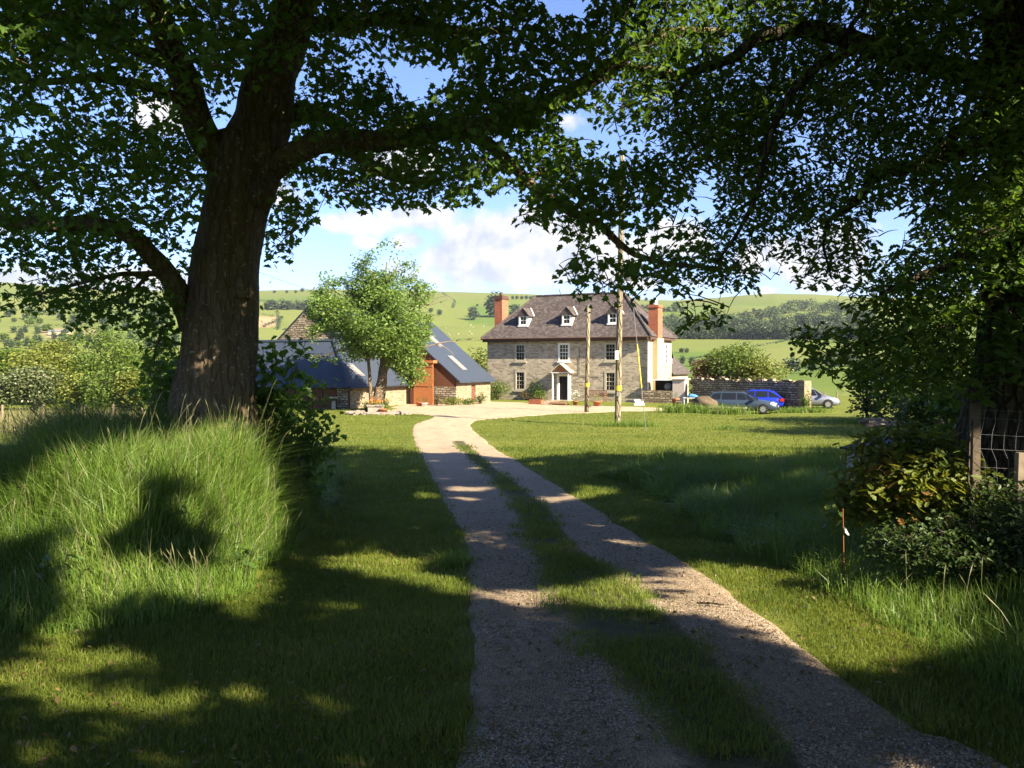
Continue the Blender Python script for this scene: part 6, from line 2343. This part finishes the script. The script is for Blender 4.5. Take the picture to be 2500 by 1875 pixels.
# ewes grazing on the hill
for k in range(16):
    g = G(rng.uniform(1085, 1190), rng.uniform(792, 822))
    e_ = empty('sheep', tuple(g), rng.uniform(0, 6.28), 'tiny white sheep grazing on the hill left of the house', 'sheep', 'sheep on the hill')
    m = MB()
    m.tube([(-.55, 0, .62), (-.45, 0, .66), (0, 0, .68), (.4, 0, .66), (.55, 0, .70), (.72, 0, .66), (.86, 0, .52), (.95, 0, .42)], [.12, .30, .34, .30, .2, .13, .12, .06], 10)
    for lx in (-.35, .32):
        for ly in (-.14, .14):
            m.tube([(lx, ly, .5), (lx + .02, ly, .25), (lx, ly, 0)], [.07, .05, .04], 6)
    m.build('body', M_OFFW, e_, True, uv=False)
    e_.scale = (.75, .75, .75)

# ---------------------------------------------------------------- near plants: shoots, saplings, brambles, fence
# dark suckers at the foot of the sycamore, right and left of the trunk
def sucker(px_, py_top, px_base, d_, w_, n, label, ls=.13):
    x0 = (px_base - 1250) / F * d_
    zb = float(gz(x0, d_))
    e_ = empty('sycamore_shoots', (x0, d_, zb), 0, label, 'shrub')
    o_ = np.array([x0, d_, zb])
    C, sk = [], []
    m = MB()
    topz = W(px_, py_top, d_)
    H_ = topz[2] - zb
    for k in range(16):
        a_ = rng.uniform(0, 6.28); q_ = rng.uniform(.1, 1)
        tx = topz[0] - x0 + math.cos(a_) * w_ * q_ * .55
        ty = math.sin(a_) * .6 * q_
        tz_ = H_ * (1 - .5 * q_ * rng.random()) * rng.uniform(.55, 1.0)
        P_ = limb(m, [(rng.normal(0, .1), rng.normal(0, .1), -.05), (tx * .4, ty * .4, tz_ * .5), (tx, ty, tz_)], .018, .005, 5, sk, 4, 0)
        for t in np.linspace(.15, 1, 9):
            C.append(P_[int(t * (len(P_) - 1))] + rng.normal(0, .12, 3))
    m.build('stems', M_BARK, e_, uv=False)
    C = np.array(C)
    P_ = np.repeat(C, n // len(C), 0) + rng.normal(0, .13, (len(C) * (n // len(C)), 3))
    P_ = P_[P_[:, 2] > .05]
    leaves('foliage', P_, rng.uniform(.7, 1.25, len(P_)) * ls, SYC_T, M_SYC, e_, .55, .5)


sucker(655, 800, 640, 13.1, 1.2, 2000, 'dark leafy sycamore shoots at the right foot of the big trunk')
sucker(745, 890, 720, 13.4, .9, 900, 'lower sycamore shoots leaning toward the shed, right of the trunk', .12)
sucker(415, 790, 430, 12.9, .6, 900, 'leafy shoots hanging at the left side of the big trunk')

# oak sapling with yellow and bronze leaves by the fence
def spread_shrub(name, label, px_, d_, blobs_, n, ls, tmpl, mat, tint=None):
    x0 = (px_ - 1250) / F * d_
    zb = float(gz(x0, d_))
    o_ = np.array([x0, d_, zb])
    e_ = empty(name, tuple(o_), 0, label, 'shrub')
    P, C = [], []
    tot = sum(b[2] * b[3] for b in blobs_)
    for (bx, by, rx_, ry_, dd) in blobs_:
        c = W(bx, by, d_ + dd)
        k_ = (d_ + dd) / F
        m_ = int(n * rx_ * ry_ / tot / 7)
        d = rng.normal(0, 1, (m_, 3)); d /= np.linalg.norm(d, axis=1, keepdims=True)
        cc = c + d * rng.uniform(.2, 1, (m_, 1)) ** .6 * np.array([rx_ * k_, (rx_ + ry_) * .45 * k_, ry_ * k_])
        C.append(cc)
    C = np.concatenate(C)
    C = C[C[:, 2] > gz(C[:, 0], C[:, 1]) + .04]
    P = np.repeat(C, 7, 0) + rng.normal(0, .065, (len(C) * 7, 3))
    P = P[P[:, 2] > gz(P[:, 0], P[:, 1]) + .02]
    m = MB()
    sk = [np.array([0, 0, 0.0])]
    grow_twigs(m, sk, C - o_, .010, 9)
    m.build('stems', M_OBARK, e_, uv=False)
    leaves('foliage', P - o_, rng.uniform(.7, 1.25, len(P)) * ls, tmpl, mat, e_, .2, .55, None if tint is None else tint(P))


def oak_tint(P):
    t = rng.beta(2, 3, len(P))
    h = fbm(P[:, 0] * 2.2, P[:, 2] * 2.2, 91, 2)
    return np.clip(t + (h - .45) * .9, 0, 1)


spread_shrub('oak_sapling', 'spreading young oak with yellow and bronze leaf tips in front of the fence', 2250, 8.6,
             [(2180, 1085, 110, 40, .3), (2280, 1090, 90, 40, .2), (2230, 1140, 140, 60, 0), (2290, 1190, 100, 55, -.2), (2170, 1180, 110, 55, .1), (2360, 1180, 60, 50, -.1), (2110, 1235, 90, 50, .2), (2105, 1150, 40, 35, .2), (2075, 1210, 50, 50, .4), (2250, 1260, 120, 50, 0)],
             3800, .105, OAK_T, M_OAKS, oak_tint)
spread_shrub('bramble_patch', 'tangled brambles below the wire fence at the right edge', 2420, 7.6,
             [(2450, 1220, 90, 50, .4), (2400, 1290, 140, 60, .2), (2300, 1340, 140, 60, 0), (2440, 1370, 120, 70, 0), (2500, 1300, 80, 80, 0), (2200, 1330, 90, 50, .2)],
             5200, .052, OVA_T, M_DARKL)
spread_shrub('climbing_shoot', 'leafy climber beside the oak trunk above the fence', 2440, 8.0,
             [(2440, 870, 70, 60, .1), (2470, 780, 60, 60, 0), (2380, 930, 50, 50, .3)], 260, .12, OVA_T, M_BRAM)

# wire fence
fd = 8.25
p0 = W(2379, 1130, fd)
fz = float(gz(p0[0], fd))
fence = empty('wire_fence', (p0[0], fd, fz), 0, 'wire netting fence on timber posts in front of the oak trunk', 'fence')
fo_ = np.array([p0[0], fd, fz])
zt_ = W(2379, 985, fd)[2] - fz
m = MB(); m.hexa([(-.038, -.04, -.1), (.038, -.04, -.1), (.038, .04, -.1), (-.038, .04, -.1), (-.036, -.04, zt_), (.036, -.04, zt_ + .02), (.036, .04, zt_ + .02), (-.036, .04, zt_)]); m.build('post', M_SHADEPOST, fence)
p1 = W(2484, 1105, fd - .15) - fo_
m = MB(); m.bar((p1[0], p1[1], -.1), (p1[0] + .03, p1[1], p1[2]), .07); m.build('post', M_WOODD, fence)
m = MB()
for py_ in (1000, 1020, 1060, 1095, 1140, 1180):
    a_ = W(2386, py_, fd - .06) - fo_; b_ = W(2600, py_ + 4, fd - .25) - fo_
    m.tube([a_, (a_ + b_) / 2 + np.array([0, 0, -.015]), b_], .0015, 4)
for k, px_ in enumerate((2400, 2428, 2458, 2487, 2516, 2545)):
    pts = [W(px_ + 4, 1000, fd - .1) - fo_, W(px_ + 2, 1030, fd - .1) - fo_, W(px_ - 6, 1060, fd - .13) - fo_, W(px_ - 8, 1095, fd - .15) - fo_, W(px_ + 4, 1125, fd - .12) - fo_, W(px_ + 7, 1180, fd - .1) - fo_]
    m.tube(pts, .0017, 4)
m.build('netting', M_STEEL, fence, uv=False)

# small white-sided box with a dark lid half hidden in the sapling
bx_ = W(2093, 1120, 11.0)
bz_ = float(gz(bx_[0], 11.0))
hive = empty('wooden_hutch', (bx_[0] + .22, 11.0, bz_), R(18), 'small white-sided box with a dark sloping lid half hidden in the oak sapling', 'box')
ht = W(2093, 1094, 11.0)[2] - bz_
m = MB(); m.box(-.22, .40, -.2, .25, ht - .46, ht - .03); m.build('box', M_HUTCH, hive)
m = MB(); m.box(-.16, -.10, -.14, -.08, 0, ht - .463); m.box(.28, .34, -.14, -.08, 0, ht - .463); m.box(-.16, -.10, .14, .2, 0, ht - .463); m.box(.28, .34, .14, .2, 0, ht - .463); m.build('stand', M_WOODD, hive)
m = MB(); m.hexa([(-.30, -.28, ht - .028), (.5, -.28, ht - .028), (.5, .3, ht - .028), (-.30, .3, ht - .028), (-.30, -.28, ht + .0), (.5, -.28, ht + .1), (.5, .3, ht + .1), (-.30, .3, ht + .0)]); m.build('lid', M_SHADE_LID, hive)

# marker cane with a scrap of white cloth
sb_ = W(2062, 1420, 8.3)
sx_, sz_ = sb_[0], float(gz(sb_[0], 8.3))
ctop = W(2058, 1242, 8.3)
cane = empty('marker_cane', (sx_, 8.3, sz_), 0, 'thin cane stuck in the long grass with a white rag on it', 'cane')
m = MB(); m.tube([(0, 0, -.05), (ctop[0] - sx_, 0, ctop[2] - sz_)], [.0042, .0035], 6); m.build('stick', M_WOODO, cane)
f0 = W(2060, 1285, 8.3) - np.array([sx_, 8.3, sz_])
m = MB()
pts = [(0, 0), (.012, -.012), (.03, -.05), (.052, -.085), (.03, -.08), (.006, -.055)]
for s in (0, 1):
    q_ = [(f0[0] + a_, f0[1] - .012 - .014 * s * math.sin(a_ * 80), f0[2] + b_) for a_, b_ in pts]
    m.poly(q_ if s else q_[::-1])
m.build('rag', M_WHITE, cane)

# ---------------------------------------------------------------- grass
TALL_L = GP([(-260, 1600), (0, 1570), (200, 1558), (380, 1535), (500, 1500), (600, 1440), (690, 1365), (760, 1300), (805, 1235), (840, 1180)]) + [(-4.6, 22.5), (-5.2, 17), (-6.4, 13.6), (-8.2, 12.0), (-8.8, 9.5), (-7.5, 6.5)]
TALL_R = GP([(1470, 1160), (1560, 1195), (1640, 1240), (1740, 1310), (1850, 1365), (1960, 1415), (2130, 1505), (2300, 1615), (2500, 1745), (2760, 1950)]) + [(5.5, 2.0), (9, 6), (9.5, 14), (8.0, 18), (5.0, 20.5)]

def scatter(n, y0, y1, x0f, x1f, power=1.0):
    """random ground points in view between two distances, denser near the viewer"""
    v = rng.random(n)
    y = (y0 ** (1 - power) + v * (y1 ** (1 - power) - y0 ** (1 - power))) ** (1 / (1 - power)) if abs(power - 1) > 1e-6 else y0 * (y1 / y0) ** v
    x = rng.uniform(x0f, x1f, n) * y
    return x, y


x, y = scatter(560000, 2.6, 30.0, -.68, .68, 1.02)
ind = inpoly(x, y, DRIVE_POLY)
tall = inpoly(x, y, TALL_L) | inpoly(x, y, TALL_R)
# frayed edges: grass leans into the gravel
jx = x + (fbm(x * 3, y * 3, 95, 2) - .5) * .40 + np.where(rng.random(len(x)) < .5, -1, 1) * np.abs(rng.normal(0, .10, len(x)))
inner = inpoly(jx, y, DRIVE_POLY)
strip = inpoly(x + (fbm(x * 2.5, y * 2.5, 97, 3) - .5) * .5 + rng.normal(0, .07, len(x)), y, STRIP)
sparse = fbm(x * 2.0, y * 2.0, 99, 3)
kp = (~inner & ~tall) | (strip & (rng.random(len(x)) < np.clip((sparse - .24) * 3.6, 0, 1) * np.interp(y, [3, 5.0, 6.5, 9], [.55, .62, .85, 1.0])))
x, y, strip = x[kp], y[kp], strip[kp]
z = gz(x, y)
lift = np.where(strip, .055, 0.0)
cl = fbm(x * 1.3, y * 1.3, 101, 3)
h = (.035 + .075 * np.clip(cl - .25, 0, 1)) * rng.uniform(.6, 1.4, len(x)) * np.where(strip, .95, 1.0) * np.interp(y, [3, 10, 30], [.9, 1.1, 1.7])
w = .0042 * np.interp(y, [3, 6, 12, 30], [.9, 1.3, 2.2, 4.6])
tint = np.clip(rng.beta(2, 3, len(x)) * .8 + (fbm(x * .9, y * .9, 103, 4) - .42) * 1.2, 0, 1)
go = blades('mown_grass', np.stack((x, y, z + lift), -1), h, w, M_GRASS, None, .55, tint)
tag(go, 'short mown grass of the verges and the strip between the wheel tracks', 'grass', kind='stuff')


def tall_grass(name, poly, n, hfun, label, bx, wid=.010):
    xs = rng.uniform(bx[0], bx[1], n); ys = rng.uniform(bx[2], bx[3], n)
    xx = xs + (fbm(xs * 1.5, ys * 1.5, 105, 2) - .5) * .5
    k = inpoly(xx, ys, poly)
    xs, ys = xs[k], ys[k]
    cl = fbm(xs * 1.1, ys * 1.1, 107, 3)
    fr_ = np.zeros(len(xs))
    for k in range(8):
        fr_ += inpoly(xs + rng.normal(0, .45, len(xs)), ys + rng.normal(0, .55, len(xs)), poly) / 8.0
    h = hfun(xs, ys) * (.30 + .70 * fr_ ** 1.3) * (.55 + .75 * cl) * rng.uniform(.55, 1.25, len(xs))
    P = np.stack((xs, ys, gz(xs, ys) - .02), -1)
    tint = np.clip(rng.beta(2, 3, len(xs)) * .85 + (cl - .5) * .8 + (rng.random(len(xs)) < .05) * .5, 0, 1)
    o = blades(name, P, h, wid * np.interp(ys, [4, 10, 25], [.7, 1.0, 2.0]) * rng.uniform(.6, 1.3, len(xs)), M_TALL, None, .50, tint, np.stack(((fbm(xs * .9, ys * .9, 131, 3) - .56) * .9, (fbm(xs * .9, ys * .9, 137, 3) - .5) * .8, np.zeros(len(xs))), -1), 1.5)
    tag(o, label, 'grass', kind='stuff')
    return P, h


xf, yf = scatter(230000, 28.0, 72.0, -.64, .64, 0.6)
kf = ~inpoly(xf + rng.normal(0, .12, len(xf)), yf, DRIVE_POLY) & (yf < 60 + xf * -.4)
xf, yf = xf[kf], yf[kf]
clf = fbm(xf * .9, yf * 1.6, 121, 3)
far_ = blades('lawn_grass', np.stack((xf, yf, gz(xf, yf)), -1), (.035 + .10 * np.clip(clf - .35, 0, 1)) * rng.uniform(.6, 1.5, len(xf)), .02 * yf / 40, M_GRASS, None, .6, np.clip(rng.beta(2, 2, len(xf)) * .8 + (clf - .45) * .8, 0, 1))
tag(far_, 'short grass of the sunny lawn in front of the house', 'grass', kind='stuff')
Pl, hl_ = tall_grass('tall_grass', TALL_L, 300000, lambda x, y: (.42 + .30 * sstep(.05, .7, mound(x, y)) + .05 * sstep(13, 20, y) + .34 * np.exp(-((x + 4.5) / 1.7) ** 2 - ((y - 11.3) / 1.3) ** 2)) * (.35 + 1.3 * fbm(x * .9, y * .9, 113, 3)), 'long seeding grass on the bank under the sycamore', (-9.4, -1.6, 5.2, 23))
Pr, hr_ = tall_grass('tall_grass', TALL_R, 210000, lambda x, y: (.40 + .14 * sstep(7, 12, y)) * (.7 + .6 * fbm(x * .9, y * .9, 115, 2)), 'long grass along the right verge below the brambles', (1.0, 9.6, 2.0, 21), .009)


def seeds(P, h, n, label):
    k = rng.choice(len(P), n, replace=False)
    P, h = P[k], h[k]
    hh = np.maximum(h * 1.3, .42)
    ld = rng.normal(0, .16, (n, 2)) + np.array([-.05, .02])
    tip = P + np.concatenate((ld * hh[:, None], hh[:, None]), 1)
    mid = P + np.concatenate((ld * hh[:, None] * .3, hh[:, None] * .55), 1)
    S = np.array([1.0, .15, 0]) / 1.011
    V, sz, lp, b = [], [], [], 0
    head = tip + np.concatenate((ld * .28, np.full((n, 1), .11)), 1) * rng.uniform(.6, 1.2, (n, 1))
    q = (tip + head) / 2
    wv = .0016
    V = np.stack((P - S * wv, P + S * wv, mid - S * wv, mid + S * wv, tip - S * wv, tip + S * wv, q - S * .005, q + S * .005, head, tip + np.array([0, .005, .02]), q + np.array([0, .006, 0])), 1)
    base = (np.arange(n) * 11)[:, None]
    lp = np.array([[0, 1, 3, 0, 3, 2, 2, 3, 5, 2, 5, 4, 4, 5, 7, 4, 7, 6, 6, 7, 8, 4, 10, 8]]) + base
    o = np_mesh('seed_heads', V.reshape(-1, 3), np.full(n * 8, 3), lp, M_SEED, None, False, np.repeat(rng.random(n), 8))
    tag(o, label, 'grass', kind='stuff')


seeds(Pl, hl_, 1500, 'pale seed heads standing above the long grass of the bank')
seeds(Pr, hr_, 320, 'pale seed heads standing above the right verge grass')

# tufts: lawn clumps, pole feet, car-side weeds, paddock hay
def tuft(name, label, pts, h, n, mat=M_TALL, r=.35, w=.02, lean=.5):
    P = []
    for (a_, b_, d_, wx) in pts:
        x = (a_ - 1250) / F * d_ if b_ is None else a_
        xs = x + rng.normal(0, 1, n) * r * wx; ys = d_ + rng.normal(0, 1, n) * r * .6
        P.append(np.stack((xs, ys, gz(xs, ys) - .02), -1))
    P = np.concatenate(P)
    o = blades(name, P, h * rng.uniform(.4, 1.15, len(P)), w * rng.uniform(.6, 1.3, len(P)), mat, None, lean)
    return tag(o, label, 'grass', kind='stuff')


tuft('grass_tuft', 'rough grass round the foot of the tall pole', [(1508, None, pb[1] - .3, 1.6), (1560, None, pb[1] - .6, 1.4)], .42, 500)
tuft('grass_tuft', 'rank grass clumps in front of the boulder and grey car', [(1655, None, 57.0, 1.6), (1690, None, 57.0, 1.8), (1750, None, 56.5, 1.6), (1785, None, 55.5, 1.6)], .75, 450, M_TALL, .4, .035)
tuft('grass_tuft', 'rough grass below the pale end of the garden wall', [(1910, None, 59, 2.0), (1950, None, 59, 2.0), (1985, None, 59, 1.5)], .5, 420, M_TALL, .4, .03)
tuft('grass_tuft', 'bright tussock on the shaded lawn edge left of the white box', [(2040, None, 22, 1.3)], .55, 900, M_TALL, .35, .014)
tuft('grass_tuft', 'small tussock on the crest of the shaded lawn', [(1632, None, 23.5, .8)], .42, 500, M_TALL, .3, .012)
tuft('grass_tuft', 'small pale tussocks scattered on the sunny lawn', [(1765, None, 41, 1.2), (2100, None, 45, 1.2), (2065, None, 47, 1.5)], .32, 260, M_TALL, .35, .02)
tuft('grass_tuft', 'bright grass tussock at the left edge of the drive', [(1108, None, 9.6, .5)], .20, 420, M_TALL, .16, .007)
tuft('grass_tuft', 'small weeds in the strip between the wheel tracks', [(1565, None, 7.6, .5), (1430, None, 9.3, .5), (1470, None, 8.3, .6), (1590, None, 7.0, .4)], .13, 260, M_TALL, .13, .007)
xs = rng.uniform(-30, -13, 26000); ys = rng.uniform(37.5, 46, 26000)
hay = blades('paddock_grass', np.stack((xs, ys, gz(xs, ys)), -1), rng.uniform(.35, .95, len(xs)) * (.6 + .7 * fbm(xs, ys, 111, 2)), .03, M_STRAW, None, .3, rng.random(len(xs)) * .9)
tag(hay, 'tan rough grass standing along the paddock fence', 'grass', kind='stuff')
for k, (wx_, wy_, lb) in enumerate([(420, 1330, 'broad-leaved dock plant low on the shaded bank'), (150, 1480, 'broad-leaved dock plant at the left foot of the bank'), (600, 1420, 'broad-leaved dock plant at the right foot of the bank'),
                                    (260, 1180, 'broad-leaved weed among the sunlit grass of the bank'), (1900, 1330, 'small dock plant in the right verge near the cane')]):
    g_ = G(wx_, wy_)
    e_ = empty('dock_plant', tuple(g_), 0, lb, 'weed', 'dock plants in the long grass')
    n_ = 26
    rr_ = np.abs(rng.normal(.10, .05, n_)); aa_ = rng.uniform(0, 6.28, n_)
    Pd = np.stack((rr_ * np.cos(aa_), rr_ * np.sin(aa_), rng.uniform(.05, .42, n_)), -1)
    m = MB()
    for q_ in Pd:
        m.tube([(0, 0, -.02), tuple(q_ * np.array([.5, .5, .6])), tuple(q_)], [.005, .004, .002], 4)
    m.build('stems', M_BRAM, e_, uv=False)
    leaves('foliage', Pd, rng.uniform(.07, .16, n_), OVA_T, M_BRAM, e_, .1, .5)
# cow parsley under the sycamore shoots
e_ = empty('cow_parsley', tuple(G(690, 1190)), 0, 'pale frothy cow parsley flowers below the sycamore shoots', 'plant')
gp = np.array(e_.location)
m = MB(); tops = []
for k in range(26):
    bx2 = rng.normal(0, .45); by2 = rng.normal(0, .5)
    zz = float(gz(gp[0] + bx2, gp[1] + by2)) - gp[2]
    t_ = np.array([bx2 + rng.normal(0, .08), by2, zz + rng.uniform(.65, 1.0)])
    m.tube([(bx2, by2, zz), tuple((np.array([bx2, by2, zz]) + t_) / 2), tuple(t_)], [.005, .004, .003], 4)
    tops.append(t_)
m.build('stems', M_BRAM, e_, uv=False)
tp = np.repeat(np.array(tops), 16, 0) + rng.normal(0, 1, (26 * 16, 3)) * np.array([.06, .06, .015])
leaves('flowers', tp, rng.uniform(.012, .024, len(tp)), OVA_T, M_SEED, e_, 0, .4, np.full(len(tp), .95))
xq, yq = scatter(2600, 2.8, 13, -.66, .66, 1.1)
lf_ = leaves('fallen_leaves', np.stack((xq, yq, gz(xq, yq) + .05 + .02 * rng.random(len(xq))), -1), rng.uniform(.02, .055, len(xq)), OVA_T, M_BRONZE, None, 0, .6)
tag(lf_, 'brown fallen leaves scattered over the near grass and drive', 'fallen leaves', kind='stuff')
# stones and a twig on the drive
x, y = scatter(42000, 2.8, 15, -.35, .68, 1.2)
k = inpoly(x - .2, y, DRIVE_POLY) & inpoly(x + .2, y, DRIVE_POLY) & ~inpoly(x, y, STRIP)
x, y = x[k], y[k]
s_ = rng.uniform(.004, .013, len(x)) * (1 + (rng.random(len(x)) < .04) * .9)
a_ = rng.uniform(0, 6.28, len(x))
zg = gz(x, y) + .034
oct_ = np.array([[1, 0, 0], [0, .8, 0], [-1, 0, 0], [0, -.8, 0], [.1, .1, .7], [0, 0, -.6]])
c_, s2 = np.cos(a_), np.sin(a_)
ox_ = oct_[None] * s_[:, None, None]
VV = np.stack((ox_[..., 0] * c_[:, None] - ox_[..., 1] * s2[:, None] + x[:, None], ox_[..., 0] * s2[:, None] + ox_[..., 1] * c_[:, None] + y[:, None], ox_[..., 2] + zg[:, None]), -1)
fc = np.array([[0, 1, 4], [1, 2, 4], [2, 3, 4], [3, 0, 4], [1, 0, 5], [2, 1, 5], [3, 2, 5], [0, 3, 5]]).ravel()
lp = fc[None] + (np.arange(len(x)) * 6)[:, None]
tag(np_mesh('loose_gravel', VV.reshape(-1, 3), np.full(len(x) * 8, 3), lp, M_GRAVEL), 'loose stones lying on the drive', 'gravel', kind='stuff')
tw_ = G(1738, 1490)
m = MB(); m.tube([(-.12, .04, .05), (-.02, 0, .06), (.10, -.03, .052)], [.008, .009, .005], 6); m.bar((0, 0, .06), (.03, .04, .065), .006)
q = tag(m.build('twig', M_OBARK, None, uv=False), 'short dark twig lying on the right wheel track', 'twig'); q.location = tuple(tw_)

# ---------------------------------------------------------------- the evening air
m, t, out = new_mat('evening_haze')
pv = t.n('ShaderNodeVolumePrincipled')
pv.inputs['Color'].default_value = (0.80, 0.88, 1.0, 1)
pv.inputs['Density'].default_value = 0.00008
pv.inputs['Anisotropy'].default_value = 0.2
t.l.new(pv.outputs[0], out.inputs[1])
m.cycles.homogeneous_volume = True
mb = MB(); mb.box(-2700, 2700, -2700, 2700, -30, 190)
tag(mb.build('haze', m, None, uv=False), 'thin evening haze over the valley', 'haze', kind='stuff')
